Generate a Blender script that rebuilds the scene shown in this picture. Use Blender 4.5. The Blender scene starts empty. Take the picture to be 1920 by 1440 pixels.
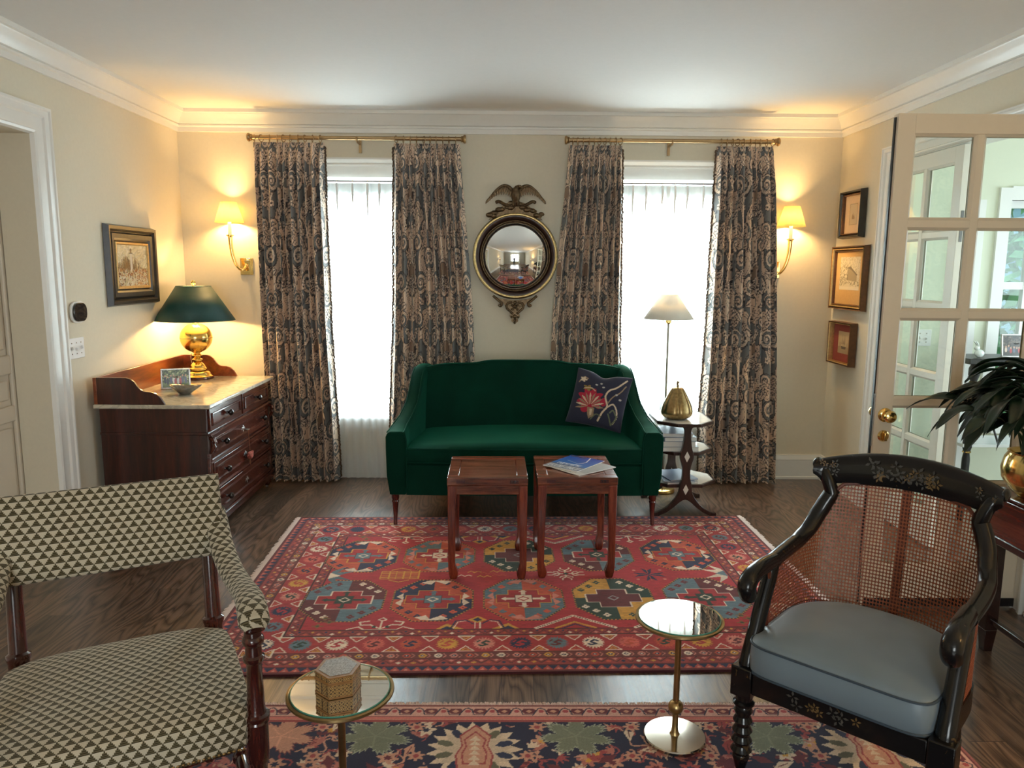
import bpy, bmesh, math, random
import numpy as np
from mathutils import Vector, Matrix

random.seed(7); RNG = np.random.default_rng(7)
PI = math.pi
S = bpy.context.scene
COL = S.collection

# ---------------------------------------------------------------- camera
XL, XR, D, H = -2.394, 2.498, 5.756, 2.74        # left wall, right wall, window wall, ceiling
YB = -3.6                                        # wall behind the camera
F_PX, PITCH, YAW, ROLL, CAMZ = 1416.94, 0.1494, -0.0116, 0.0072, 1.6074
fw = Vector((-math.sin(YAW)*math.cos(PITCH), math.cos(YAW)*math.cos(PITCH), -math.sin(PITCH)))
rt = Vector((math.cos(YAW), math.sin(YAW), 0)); up = rt.cross(fw)
r2 = rt*math.cos(ROLL) + up*math.sin(ROLL); u2 = up*math.cos(ROLL) - rt*math.sin(ROLL)
cam_d = bpy.data.cameras.new('camera'); cam = bpy.data.objects.new('camera', cam_d); COL.objects.link(cam)
cam_d.sensor_width = 36; cam_d.lens = F_PX*36/1920; cam_d.clip_start = .02; cam_d.clip_end = 200
cam.matrix_world = Matrix(((r2.x, u2.x, -fw.x, 0), (r2.y, u2.y, -fw.y, 0), (r2.z, u2.z, -fw.z, CAMZ), (0, 0, 0, 1)))
S.camera = cam

# ---------------------------------------------------------------- light, exposure
S.view_settings.view_transform = 'Standard'; S.view_settings.look = 'None'
S.view_settings.gamma = 1; S.view_settings.exposure = 1.15; S.view_settings.use_curve_mapping = False
S.cycles.use_denoising = True
S.cycles.max_bounces = 10; S.cycles.diffuse_bounces = 5; S.cycles.transparent_max_bounces = 16
S.cycles.caustics_reflective = False; S.cycles.caustics_refractive = False
S.cycles.sample_clamp_indirect = 4
W = bpy.data.worlds.new('overcast_sky'); S.world = W; W.use_nodes = True
bg = W.node_tree.nodes['Background']; bg.inputs[0].default_value = (.80, .92, 1, 1); bg.inputs[1].default_value = 1.1

def area(name, loc, target, sx, sy, watts, color):
    l = bpy.data.lights.new(name, 'AREA'); l.shape = 'RECTANGLE'; l.size = sx; l.size_y = sy; l.energy = watts; l.color = color
    o = bpy.data.objects.new(name, l); COL.objects.link(o); o.location = loc
    o.rotation_euler = (Vector(target)-Vector(loc)).to_track_quat('-Z', 'Y').to_euler(); return o
def point(name, loc, watts, color, r=.025):
    l = bpy.data.lights.new(name, 'POINT'); l.energy = watts; l.color = color; l.shadow_soft_size = r
    o = bpy.data.objects.new(name, l); COL.objects.link(o); o.location = loc; return o
WX = (-1.06, 1.20); WW = .96; WZ0, WZ1 = .50, 2.28          # the two windows
for x in WX:
    area('daylight_window', (x, D+.35, (WZ0+WZ1)/2), (x, 0, (WZ0+WZ1)/2), 1.5, 2.2, 100, (.82, .93, 1))
area('daylight_sunroom', (5.25, 3.75, 1.5), (2.5, 3.9, 1.0), 2.4, 1.8, 40, (.82, .93, 1))
area('daylight_rear_window', (0.1, YB-.35, 1.5), (0.1, 4, 1.2), 1.9, 1.7, 72, (.97, .97, 1))
area('sunroom_front_fill', (3.9, .85, 1.5), (3.6, 5.2, 1.3), 1.8, 1.8, 21, (.90, .97, .93))  # added fill from out of view, brightens the sunroom end wall
WARM = (1, .63, .25)

# ---------------------------------------------------------------- helpers: materials
def lin(c):
    c = np.asarray(c, float)/255.; return np.where(c <= .04045, c/12.92, ((c+.055)/1.055)**2.4)
def rgb(*c): return tuple(float(x) for x in lin(c))
def newmat(name):
    m = bpy.data.materials.new(name); m.use_nodes = True; nt = m.node_tree
    return m, nt, nt.nodes['Principled BSDF']
def setp(b, **k):
    al = dict(rough='Roughness', metal='Metallic', spec='Specular IOR Level', coat='Coat Weight', coatr='Coat Roughness', sheen='Sheen Weight', sheenr='Sheen Roughness', trans='Transmission Weight', em='Emission Strength')
    for q, v in k.items(): b.inputs[al[q]].default_value = v
def nd(nt, t, **k):
    n = nt.nodes.new(t)
    for q, v in k.items(): setattr(n, q, v)
    return n
def mixc(nt, fac, a, b, blend='MIX'):
    n = nd(nt, 'ShaderNodeMix', data_type='RGBA', blend_type=blend)
    for i, v in ((0, fac), (6, a), (7, b)):
        if hasattr(v, 'links'): nt.links.new(v, n.inputs[i])
        elif i == 0: n.inputs[0].default_value = v
        else: n.inputs[i].default_value = (*v, 1) if len(v) == 3 else v
    return n.outputs[2]
def mth(nt, op, *a):
    n = nd(nt, 'ShaderNodeMath', operation=op)
    for i, v in enumerate(a):
        if hasattr(v, 'links'): nt.links.new(v, n.inputs[i])
        else: n.inputs[i].default_value = v
    return n.outputs[0]
def coords(nt, scale=(1, 1, 1), kind='Object', rot=(0, 0, 0)):
    t = nd(nt, 'ShaderNodeTexCoord'); m = nd(nt, 'ShaderNodeMapping'); m.inputs['Scale'].default_value = scale; m.inputs['Rotation'].default_value = rot
    nt.links.new(t.outputs[kind], m.inputs[0]); return m.outputs[0]
def noise(nt, vec, scale, detail=3, rough=.5, dist=0.):
    n = nd(nt, 'ShaderNodeTexNoise'); n.inputs['Scale'].default_value = scale; n.inputs['Detail'].default_value = detail
    n.inputs['Roughness'].default_value = rough; n.inputs['Distortion'].default_value = dist
    nt.links.new(vec, n.inputs['Vector']); return n.outputs[0]
def ramp(nt, fac, stops):
    n = nd(nt, 'ShaderNodeValToRGB'); e = n.color_ramp.elements
    while len(e) < len(stops): e.new(.5)
    for q, (p_, c) in zip(e, stops): q.position = p_; q.color = (*c, 1) if len(c) == 3 else c
    nt.links.new(fac, n.inputs[0]); return n.outputs[0]
def bump(nt, b, h, strength=.2, dist=.002):
    n = nd(nt, 'ShaderNodeBump'); n.inputs['Strength'].default_value = strength; n.inputs['Distance'].default_value = dist
    nt.links.new(h, n.inputs['Height']); nt.links.new(n.outputs[0], b.inputs['Normal'])
def plain(name, c, noise_amt=.06, nscale=30, bumpamt=0, **k):
    m, nt, b = newmat(name); k.setdefault('rough', .5); setp(b, **k)
    v = coords(nt); f = noise(nt, v, nscale)
    lo = tuple(x*(1-noise_amt) for x in c); hi = tuple(min(1, x*(1+noise_amt)) for x in c)
    nt.links.new(ramp(nt, f, [(.3, lo), (.7, hi)]), b.inputs['Base Color'])
    if bumpamt: bump(nt, b, f, bumpamt)
    return m
def wood(name, c0, c1, c2, axis=0, scale=6, rough=.3, coat=.3):
    m, nt, b = newmat(name); setp(b, rough=rough, coat=coat, coatr=.15)
    sc = [9, 9, 9]; sc[axis] = .9
    v = coords(nt, tuple(sc)); f = noise(nt, v, scale, 5, .6, .6)
    v2 = coords(nt, tuple(x*3 for x in sc)); g = noise(nt, v2, scale*2, 4, .7)
    f2 = mth(nt, 'ADD', mth(nt, 'MULTIPLY', f, .7), mth(nt, 'MULTIPLY', g, .3))
    nt.links.new(ramp(nt, f2, [(.33, c0), (.5, c1), (.67, c2)]), b.inputs['Base Color'])
    bump(nt, b, g, .08); return m
def colmat(name, rough=.9, sheen=.2, grain=900, bumpamt=.5, vary=.25, spec=.2):
    """fabric whose woven colours are the mesh's own colour attribute, with a yarn-scale procedural variation"""
    m, nt, b = newmat(name); setp(b, rough=rough, sheen=sheen, spec=spec)
    a = nd(nt, 'ShaderNodeVertexColor', layer_name='weave'); v = coords(nt)
    f = noise(nt, v, grain, 2); g = noise(nt, v, 9, 3)
    k = mth(nt, 'ADD', mth(nt, 'MULTIPLY', f, vary*2), mth(nt, 'MULTIPLY', g, vary))
    k = mth(nt, 'ADD', k, 1-vary*1.5)
    cc = nd(nt, 'ShaderNodeCombineColor')
    for i in range(3): nt.links.new(k, cc.inputs[i])
    nt.links.new(mixc(nt, 1., a.outputs[0], cc.outputs[0], 'MULTIPLY'), b.inputs['Base Color'])
    bump(nt, b, f, bumpamt, .001); return m

# ---------------------------------------------------------------- helpers: meshes and objects
class MB:
    def __init__(s): s.v = []; s.f = []
    def add(s, vs, fs):
        o = len(s.v); s.v += [tuple(float(c) for c in q) for q in vs]; s.f += [tuple(i+o for i in q) for q in fs]; return s
    def box(s, x0, x1, y0, y1, z0, z1, M=None):
        vs = [Vector(q) for q in ((x0, y0, z0), (x1, y0, z0), (x1, y1, z0), (x0, y1, z0), (x0, y0, z1), (x1, y0, z1), (x1, y1, z1), (x0, y1, z1))]
        if M: vs = [M @ q for q in vs]
        return s.add(vs, [(0, 3, 2, 1), (4, 5, 6, 7), (0, 1, 5, 4), (1, 2, 6, 5), (2, 3, 7, 6), (3, 0, 4, 7)])
    def lathe(s, prof, n=24, M=None, ring=False):
        """ring: the profile is a closed loop away from the axis"""
        k = len(prof); vs = []
        for i in range(n):
            a = 2*PI*i/n; vs += [Vector((r*math.cos(a), r*math.sin(a), z)) for r, z in prof]
        if M: vs = [M @ q for q in vs]
        fs = [(i*k+j, ((i+1) % n)*k+j, ((i+1) % n)*k+j+1, i*k+j+1) for i in range(n) for j in range(k-1)]
        if ring: return s.add(vs, fs+[(i*k+k-1, ((i+1) % n)*k+k-1, ((i+1) % n)*k, i*k) for i in range(n)])
        if prof[0][0] > 1e-6: fs.append(tuple((n-1-i)*k for i in range(n)))
        if prof[-1][0] > 1e-6: fs.append(tuple(i*k+k-1 for i in range(n)))
        return s.add(vs, fs)
    def tube(s, path, rad, n=10, cap=True, flat=1., upv=None):
        P = [Vector(q) for q in path]; m = len(P); R_ = rad if isinstance(rad, (list, tuple)) else [rad]*m
        t0 = (P[1]-P[0]).normalized(); a = Vector(upv) if upv else (Vector((0, 0, 1)) if abs(t0.z) < .9 else Vector((1, 0, 0)))
        nrm = (a-t0*a.dot(t0)).normalized(); vs = []
        for i in range(m):
            t = (P[min(i+1, m-1)]-P[max(i-1, 0)])
            t = t.normalized() if t.length > 1e-9 else t0
            if upv: nrm = Vector(upv)
            nrm = nrm-t*nrm.dot(t)
            nrm = nrm.normalized() if nrm.length > 1e-6 else t.orthogonal().normalized()
            b = t.cross(nrm)
            for j in range(n):
                w = 2*PI*j/n; vs.append(P[i]+(nrm*math.cos(w)*flat+b*math.sin(w))*R_[i])
        fs = [(i*n+j, i*n+(j+1) % n, (i+1)*n+(j+1) % n, (i+1)*n+j) for i in range(m-1) for j in range(n)]
        if cap: fs += [tuple(range(n))[::-1], tuple((m-1)*n+j for j in range(n))]
        return s.add(vs, fs)
    def cyl(s, a, b, r0, r1=None, n=16): return s.tube([a, b], [r0, r0 if r1 is None else r1], n)
    def ball(s, c, r, n=16, sc=(1, 1, 1), M=None):
        pr = [(r*math.sin(PI*i/10), -r*math.cos(PI*i/10)) for i in range(11)]; pr[0] = (0, -r); pr[-1] = (0, r)
        T = Matrix.Translation(c) @ Matrix.Diagonal((*sc, 1))
        return s.lathe(pr, n, (M @ T) if M else T)
    def prism(s, poly, axis, a0, a1, M=None):
        """poly in the two remaining axes (in x,y,z order), extruded along axis"""
        def P(q, a):
            q = list(q); q.insert(axis, a); return Vector(q)
        n = len(poly); vs = [P(q, a0) for q in poly]+[P(q, a1) for q in poly]
        if M: vs = [M @ q for q in vs]
        return s.add(vs, [tuple(range(n))[::-1], tuple(range(n, 2*n))]+[(i, (i+1) % n, n+(i+1) % n, n+i) for i in range(n)])
    def loft(s, rings, close=True, cap=True):
        n = len(rings[0]); vs = [q for r in rings for q in r]
        fs = [(i*n+j, i*n+(j+1) % n, (i+1)*n+(j+1) % n, (i+1)*n+j) for i in range(len(rings)-1) for j in range(n if close else n-1)]
        if cap: fs += [tuple(range(n))[::-1], tuple((len(rings)-1)*n+j for j in range(n))]
        return s.add(vs, fs)

def finish(name, me, mat, parent=None, smooth=35, bevel=0, sub=0, segs=2, solid=0):
    o = bpy.data.objects.new(name, me); COL.objects.link(o)
    for m in (mat if isinstance(mat, (list, tuple)) else [mat]): me.materials.append(m)
    if parent: o.parent = parent
    if smooth:
        me.polygons.foreach_set('use_smooth', [True]*len(me.polygons))
        if not sub: me.set_sharp_from_angle(angle=math.radians(smooth))
    if solid:
        q = o.modifiers.new('thick', 'SOLIDIFY'); q.thickness = solid; q.offset = 0
    if bevel:
        q = o.modifiers.new('bevel', 'BEVEL'); q.width = bevel; q.segments = segs; q.limit_method = 'ANGLE'; q.angle_limit = math.radians(40)
        if smooth: q.harden_normals = False
    if sub:
        q = o.modifiers.new('sub', 'SUBSURF'); q.levels = sub; q.render_levels = sub
    return o
def obj(name, mb, mat, parent=None, **k):
    me = bpy.data.meshes.new(name); me.from_pydata(mb.v, [], mb.f)
    bm = bmesh.new(); bm.from_mesh(me); bmesh.ops.recalc_face_normals(bm, faces=bm.faces); bm.to_mesh(me); bm.free()
    return finish(name, me, mat, parent, **k)
def grid_obj(name, P, mat, parent=None, uv=None, col=None, cu=False, cv=False, **k):
    """P: (nu,nv,3) array of points; optional uv (nu,nv,2) and per-vertex woven colour (nu,nv,3, linear)"""
    nu, nv = P.shape[:2]; idx = np.arange(nu*nv).reshape(nu, nv)
    iu = np.arange(nu if cu else nu-1); iv = np.arange(nv if cv else nv-1)
    A = idx[np.ix_(iu, iv)]; B = idx[np.ix_((iu+1) % nu, iv)]; C_ = idx[np.ix_((iu+1) % nu, (iv+1) % nv)]; E = idx[np.ix_(iu, (iv+1) % nv)]
    F = np.stack([A, B, C_, E], -1).reshape(-1, 4); me = bpy.data.meshes.new(name)
    me.vertices.add(nu*nv); me.vertices.foreach_set('co', np.ascontiguousarray(P, dtype=np.float32).ravel())
    me.loops.add(F.size); me.loops.foreach_set('vertex_index', F.ravel().astype(np.int32))
    me.polygons.add(len(F)); me.polygons.foreach_set('loop_start', np.arange(0, F.size, 4, dtype=np.int32))
    me.update(calc_edges=True)
    if uv is not None:
        l = me.uv_layers.new(name='uv'); l.data.foreach_set('uv', np.ascontiguousarray(uv.reshape(-1, 2)[F.ravel()], dtype=np.float32).ravel())
    if col is not None:
        a = me.color_attributes.new('weave', 'FLOAT_COLOR', 'POINT')
        a.data.foreach_set('color', np.concatenate([col.reshape(-1, 3), np.ones((nu*nv, 1))], 1).astype(np.float32).ravel())
    me.validate(); k.setdefault('smooth', 180)
    return finish(name, me, mat, parent, **k)
def tag(o, label=None, cat=None, group=None, kind=None):
    for q, v in (('label', label), ('category', cat), ('group', group), ('kind', kind)):
        if v: o[q] = v
    return o
def thing(name, label, cat, loc=(0, 0, 0), rz=0, group=None):
    o = bpy.data.objects.new(name, None); COL.objects.link(o); o.empty_display_size = .05
    o.location = loc; o.rotation_euler = (0, 0, rz); return tag(o, label, cat, group)
def holder(name):
    o = bpy.data.objects.new(name, None); COL.objects.link(o); o['kind'] = 'structure'; return o
def struct(name, mb, mat, parent=None, **k):
    o = obj(name, mb, mat, parent, **k)
    if not parent: o['kind'] = 'structure'
    return o
def spline(pts, n=8):
    """Catmull-Rom through pts"""
    P = np.array(pts, float); Q = np.vstack([2*P[0]-P[1], P, 2*P[-1]-P[-2]]); out = []
    for i in range(1, len(Q)-2):
        for t in np.linspace(0, 1, n, endpoint=False):
            a, b, c, d = Q[i-1:i+3]
            out.append(.5*((2*b)+(c-a)*t+(2*a-5*b+4*c-d)*t*t+(3*b-a-3*c+d)*t**3))
    out.append(P[-1]); return np.array(out)
def copy_tree(o, parent=None):
    c = o.copy(); COL.objects.link(c)
    if parent: c.parent = parent
    for ch in list(o.children): copy_tree(ch, c)
    return c
def Rz(a): return Matrix.Rotation(a, 4, 'Z')
def T3(x, y, z): return Matrix.Translation((x, y, z))

# shared materials
M_TRIM = plain('white_trim_paint', (.80, .78, .73), .01, rough=.28)
M_BRASS = plain('polished_brass', (.80, .56, .20), .05, 12, rough=.16, metal=1)
M_BRASS_OLD = plain('aged_brass', (.42, .29, .13), .15, 25, rough=.32, metal=1)
M_BLACK = plain('black_plastic', (.012, .012, .013), .1, rough=.3)
def glass_mat(name, tint=(.95, .98, .965)):
    m, nt, b = newmat(name); nt.nodes.remove(b); out = nt.nodes['Material Output']
    t = nd(nt, 'ShaderNodeBsdfTransparent'); t.inputs[0].default_value = (*tint, 1)
    g = nd(nt, 'ShaderNodeBsdfGlossy'); g.inputs['Roughness'].default_value = .01
    ge = nd(nt, 'ShaderNodeNewGeometry'); dt = nd(nt, 'ShaderNodeVectorMath', operation='DOT_PRODUCT'); nt.links.new(ge.outputs['Normal'], dt.inputs[0]); nt.links.new(ge.outputs['Incoming'], dt.inputs[1])
    sch = mth(nt, 'ADD', .04, mth(nt, 'MULTIPLY', .9, mth(nt, 'POWER', mth(nt, 'SUBTRACT', 1., mth(nt, 'ABSOLUTE', dt.outputs['Value'])), 5.)))
    mx = nd(nt, 'ShaderNodeMixShader'); nt.links.new(sch, mx.inputs[0])
    nt.links.new(t.outputs[0], mx.inputs[1]); nt.links.new(g.outputs[0], mx.inputs[2]); nt.links.new(mx.outputs[0], out.inputs[0]); return m
M_GLASS = glass_mat('clear_window_glass')
# ================================================================ the room
M_WALL = plain('cream_wall_paint', (.70, .635, .50), .015, 60, .03, rough=.75)
M_CEIL = plain('white_ceiling_paint', (.76, .755, .74), .01, 40, rough=.8)
M_SUNWALL = plain('pale_sage_wall_paint', (.70, .74, .60), .015, 60, rough=.7)
def floor_mat():
    m, nt, b = newmat('dark_oak_plank_floor'); setp(b, coat=.5, coatr=.27)
    t = nd(nt, 'ShaderNodeTexCoord'); sx = nd(nt, 'ShaderNodeSeparateXYZ'); nt.links.new(t.outputs['Object'], sx.inputs[0])
    X, Y = sx.outputs[0], sx.outputs[1]; Wd = .125
    col = mth(nt, 'FLOOR', mth(nt, 'DIVIDE', X, Wd)); wn = nd(nt, 'ShaderNodeTexWhiteNoise', noise_dimensions='1D'); nt.links.new(col, wn.inputs['W'])
    yy = mth(nt, 'ADD', mth(nt, 'DIVIDE', Y, 1.7), mth(nt, 'MULTIPLY', wn.outputs[0], 7.)); row = mth(nt, 'FLOOR', yy)
    cid = nd(nt, 'ShaderNodeCombineXYZ'); nt.links.new(col, cid.inputs[0]); nt.links.new(row, cid.inputs[1])
    w2 = nd(nt, 'ShaderNodeTexWhiteNoise', noise_dimensions='3D'); nt.links.new(cid.outputs[0], w2.inputs[0])
    # cathedral grain, shifted for every board
    cv = nd(nt, 'ShaderNodeCombineXYZ'); nt.links.new(mth(nt, 'ADD', mth(nt, 'MULTIPLY', X, 5.), mth(nt, 'MULTIPLY', w2.outputs[0], 40)), cv.inputs[0])
    nt.links.new(mth(nt, 'MULTIPLY', Y, .8), cv.inputs[1]); nt.links.new(mth(nt, 'MULTIPLY', w2.outputs[0], 9), cv.inputs[2])
    big = noise(nt, cv.outputs[0], 1.3, 2, .4, .3)
    ring = mth(nt, 'FRACT', mth(nt, 'MULTIPLY', big, 16.)); ring = mth(nt, 'PINGPONG', ring, .5); ring = mth(nt, 'MULTIPLY', ring, 2.)
    cf = nd(nt, 'ShaderNodeCombineXYZ'); nt.links.new(mth(nt, 'MULTIPLY', X, 150.), cf.inputs[0]); nt.links.new(mth(nt, 'MULTIPLY', Y, 2.4), cf.inputs[1]); nt.links.new(mth(nt, 'MULTIPLY', w2.outputs[0], 50), cf.inputs[2])
    fine = noise(nt, cf.outputs[0], 1.6, 4, .6)
    pore = mth(nt, 'POWER', ring, .45); g = mth(nt, 'ADD', mth(nt, 'MULTIPLY', pore, .40), mth(nt, 'MULTIPLY', fine, .60))
    c = ramp(nt, g, [(.32, rgb(50, 36, 27)), (.52, rgb(88, 66, 51)), (.74, rgb(124, 98, 80))])
    tone = mth(nt, 'ADD', mth(nt, 'MULTIPLY', w2.outputs[0], .55), .62)
    cc = nd(nt, 'ShaderNodeCombineColor')
    for i in range(3): nt.links.new(tone, cc.inputs[i])
    c = mixc(nt, 1., c, cc.outputs[0], 'MULTIPLY')
    fx = mth(nt, 'ABSOLUTE', mth(nt, 'SUBTRACT', mth(nt, 'FRACT', mth(nt, 'DIVIDE', X, Wd)), .5)); fy = mth(nt, 'ABSOLUTE', mth(nt, 'SUBTRACT', mth(nt, 'FRACT', yy), .5))
    gap = mth(nt, 'MAXIMUM', mth(nt, 'GREATER_THAN', fx, .490), mth(nt, 'GREATER_THAN', fy, .4992))
    c = mixc(nt, mth(nt, 'MULTIPLY', gap, .75), c, (.012, .008, .006)); nt.links.new(c, b.inputs['Base Color'])
    nt.links.new(mth(nt, 'ADD', mth(nt, 'MULTIPLY', g, .16), .24), b.inputs['Roughness'])
    bump(nt, b, mth(nt, 'SUBTRACT', g, mth(nt, 'MULTIPLY', gap, 2.)), .25, .0012); return m
M_FLOOR = floor_mat()

def wall_with_holes(name, axis, a0, a1, thick, holes, mat, c0, zt=H):
    """wall in the plane axis=c0 (thickness outward), spanning a0..a1 and 0..zt, with rectangular holes (lo,hi,z0,z1)"""
    us = sorted({a0, a1, *[h[0] for h in holes], *[h[1] for h in holes]}); zs = sorted({0, zt, *[h[2] for h in holes], *[h[3] for h in holes]})
    mb = MB(); n = len(zs)
    def pt(u, z, c): return (c, u, z) if axis == 0 else (u, c, z)
    for c in (c0, c0+thick): mb.v += [pt(u, z, c) for u in us for z in zs]
    k = len(us)*n
    solid = {(i, j) for i in range(len(us)-1) for j in range(n-1) if not any(h[0]-1e-6 <= us[i] and us[i+1] <= h[1]+1e-6 and h[2]-1e-6 <= zs[j] and zs[j+1] <= h[3]+1e-6 for h in holes)}
    for (i, j) in solid:
        q = [i*n+j, (i+1)*n+j, (i+1)*n+j+1, i*n+j+1]; mb.f += [tuple(q), tuple(x+k for x in q[::-1])]
        for (di, dj, e) in ((-1, 0, (3, 0)), (1, 0, (1, 2)), (0, -1, (0, 1)), (0, 1, (2, 3))):
            if (i+di, j+dj) not in solid: mb.f.append((q[e[0]], q[e[1]], q[e[1]]+k, q[e[0]]+k))
    return struct(name, mb, mat, smooth=0)

DRY0, DRY1, DRZ = 3.47, 4.985, 2.315           # french door opening in the right wall
DLY0, DLY1, DLZ = 3.05, 3.976, 2.272           # panel door opening in the left wall
struct('floor', MB().box(XL-1.2, 6.2, YB-.2, D+.2, -.08, 0), M_FLOOR, smooth=0)
struct('ceiling', MB().box(XL-1.2, 6.2, YB-.2, D+.2, H, H+.06), M_CEIL, smooth=0)
wall_with_holes('wall_back', 1, XL-.18, XR+.15, .18, [(x-WW/2, x+WW/2, WZ0, WZ1) for x in WX], M_WALL, D)
wall_with_holes('wall_left', 0, YB, D, -.18, [(DLY0, DLY1, 0, DLZ)], M_WALL, XL)
wall_with_holes('wall_right', 0, YB, D, .15, [(DRY0, DRY1, 0, DRZ)], M_WALL, XR)
wall_with_holes('wall_rear', 1, XL-.18, XR+.15, -.15, [(-.85, 1.05, .55, 2.3)], M_WALL, YB)

# crown moulding, baseboards
CROWN = [(0, 2.591), (.016, 2.591), (.016, 2.622), (.024, 2.628), (.026, 2.637), (.020, 2.642), (.032, 2.646), (.040, 2.664), (.054, 2.686), (.074, 2.704), (.078, 2.712), (.091, 2.716), (.091, H), (0, H)]
BASE = [(0, 0), (.022, 0), (.022, .018), (.015, .022), (.015, .150), (.019, .156), (.019, .166), (.012, .182), (.012, .194), (0, .194)]
def run(prof, kind, c, a0, a1, m0=0, m1=0):
    """sweep a wall profile; kind: wall normal ('-y' back, '+x' left, '-x' right); m0/m1 mitre signs at the ends"""
    rings = []
    for a, m in ((a0, m0), (a1, m1)):
        r = []
        for d, z in prof:
            t = a+m*d
            r.append({'-y': (t, c-d, z), '+x': (c+d, t, z), '-x': (c-d, t, z), '+y': (t, c+d, z)}[kind])
        rings.append(r)
    return MB().loft(rings)
for i, (prof, k, c, a0, a1, m0, m1) in enumerate([(CROWN, '-y', D, XL, XR, 1, -1), (CROWN, '+x', XL, YB, D, 1, -1), (CROWN, '-x', XR, YB, D, 1, -1), (CROWN, '+y', YB, XL, XR, 1, -1)]):
    struct('trim_%d' % (i+1), run(prof, k, c, a0, a1, m0, m1), M_TRIM, smooth=25)
struct('baseboard_back', run(BASE, '-y', D, XL, XR, 1, -1), M_TRIM, smooth=25)
struct('baseboard_left', run(BASE, '+x', XL, 4.125, D, 0, -1), M_TRIM, smooth=25)
struct('baseboard_right', run(BASE, '-x', XR, 5.075, D, 0, -1), M_TRIM, smooth=25)
struct('baseboard_left_front', run(BASE, '+x', XL, YB, 2.90, 1, 0), M_TRIM, smooth=25)
struct('baseboard_right_front', run(BASE, '-x', XR, YB, 3.36, 1, 0), M_TRIM, smooth=25)

# door and window casings: stepped profile swept round an opening
CAS = [(0, 0), (.006, .020), (.016, .024), (.022, .016), (.030, .014), (.072, .017), (.080, .026), (.092, .030), (.104, .030), (.110, .036), (.120, .036), (.120, 0)]
def casing(name, kind, c, lo, hi, z1, w=1., z0=0, sill=False):
    mb = MB()
    def P(u, d, z): return {'-y': (u, c-d, z), '+x': (c+d, u, z), '-x': (c-d, u, z)}[kind]
    R_ = [[], [], [], []]
    for s_, d in CAS:
        s_ *= w
        R_[0].append(P(lo-s_, d, z0)); R_[1].append(P(lo-s_, d, z1+s_)); R_[2].append(P(hi+s_, d, z1+s_)); R_[3].append(P(hi+s_, d, z0))
    mb.loft(R_, close=False, cap=False); return struct(name, mb, M_TRIM, smooth=25)
casing('trim_5', '+x', XL, DLY0, DLY1, DLZ, 1.2)
casing('trim_6', '-x', XR, DRY0, DRY1, DRZ, .78)

# windows: jamb liner, two sashes with glass, stool, apron and corniced head
M_SASH = plain('white_window_paint', (.82, .83, .82), .01, rough=.35)
for i, x in enumerate(WX):
    w = holder('window_%d' % (i+1)); x0, x1 = x-WW/2, x+WW/2
    j = MB().box(x0, x0+.03, D+.02, D+.17, WZ0, WZ1).box(x1-.03, x1, D+.02, D+.17, WZ0, WZ1).box(x0+.03, x1-.03, D+.02, D+.17, WZ1-.03, WZ1).box(x0+.03, x1-.03, D+.02, D+.17, WZ0, WZ0+.03)
    obj('window_jamb', j, M_SASH, w, smooth=0)
    zm = 1.47
    for (z0, z1, y0) in ((WZ0+.03, zm+.02, D+.05), (zm-.02, WZ1-.03, D+.09)):
        s_ = MB().box(x0+.03, x0+.075, y0, y0+.035, z0, z1).box(x1-.075, x1-.03, y0, y0+.035, z0, z1).box(x0+.075, x1-.075, y0, y0+.035, z0, z0+.05).box(x0+.075, x1-.075, y0, y0+.035, z1-.045, z1)
        f = obj('window_sash', s_, M_SASH, w, smooth=0)
        obj('window_pane', MB().box(x0+.075, x1-.075, y0+.014, y0+.018, z0+.05, z1-.045), M_GLASS, f, smooth=0)
    hd = MB().box(x0-.11, x1+.11, D-.022, D+.001, WZ1-.005, WZ1+.075)
    pr = [(D, WZ1+.075), (D-.03, WZ1+.075), (D-.034, WZ1+.085), (D-.03, WZ1+.095), (D-.04, WZ1+.105), (D-.055, WZ1+.12), (D-.055, WZ1+.132), (D, WZ1+.132)]
    hd.prism(pr, 0, x0-.13, x1+.13); obj('window_head', hd, M_TRIM, w, smooth=25)
    sd = MB().box(x0-.10, x0, D-.02, D+.001, WZ0-.09, WZ1-.005).box(x1, x1+.10, D-.02, D+.001, WZ0-.09, WZ1-.005)
    obj('window_casing', sd, M_TRIM, w, bevel=.004)
    obj('window_sill', MB().box(x0-.12, x1+.12, D-.045, D+.05, WZ0-.03, WZ0).box(x0-.1, x1+.1, D-.02, D+.001, WZ0-.12, WZ0-.03), M_TRIM, w, bevel=.004)
w3 = holder('window_3')
s_ = MB()
for x in (-.85, -.22, .39, 1.0): s_.box(x, x+.05, YB-.1, YB-.04, .55, 2.3)
for z in (.55, 1.4, 2.25): s_.box(-.85, 1.05, YB-.097, YB-.043, z, z+.05)
obj('window_frame', s_, M_SASH, w3, smooth=0); obj('window_pane', MB().box(-.8, 1.0, YB-.075, YB-.07, .6, 2.25), M_GLASS, w3, smooth=0)

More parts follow.
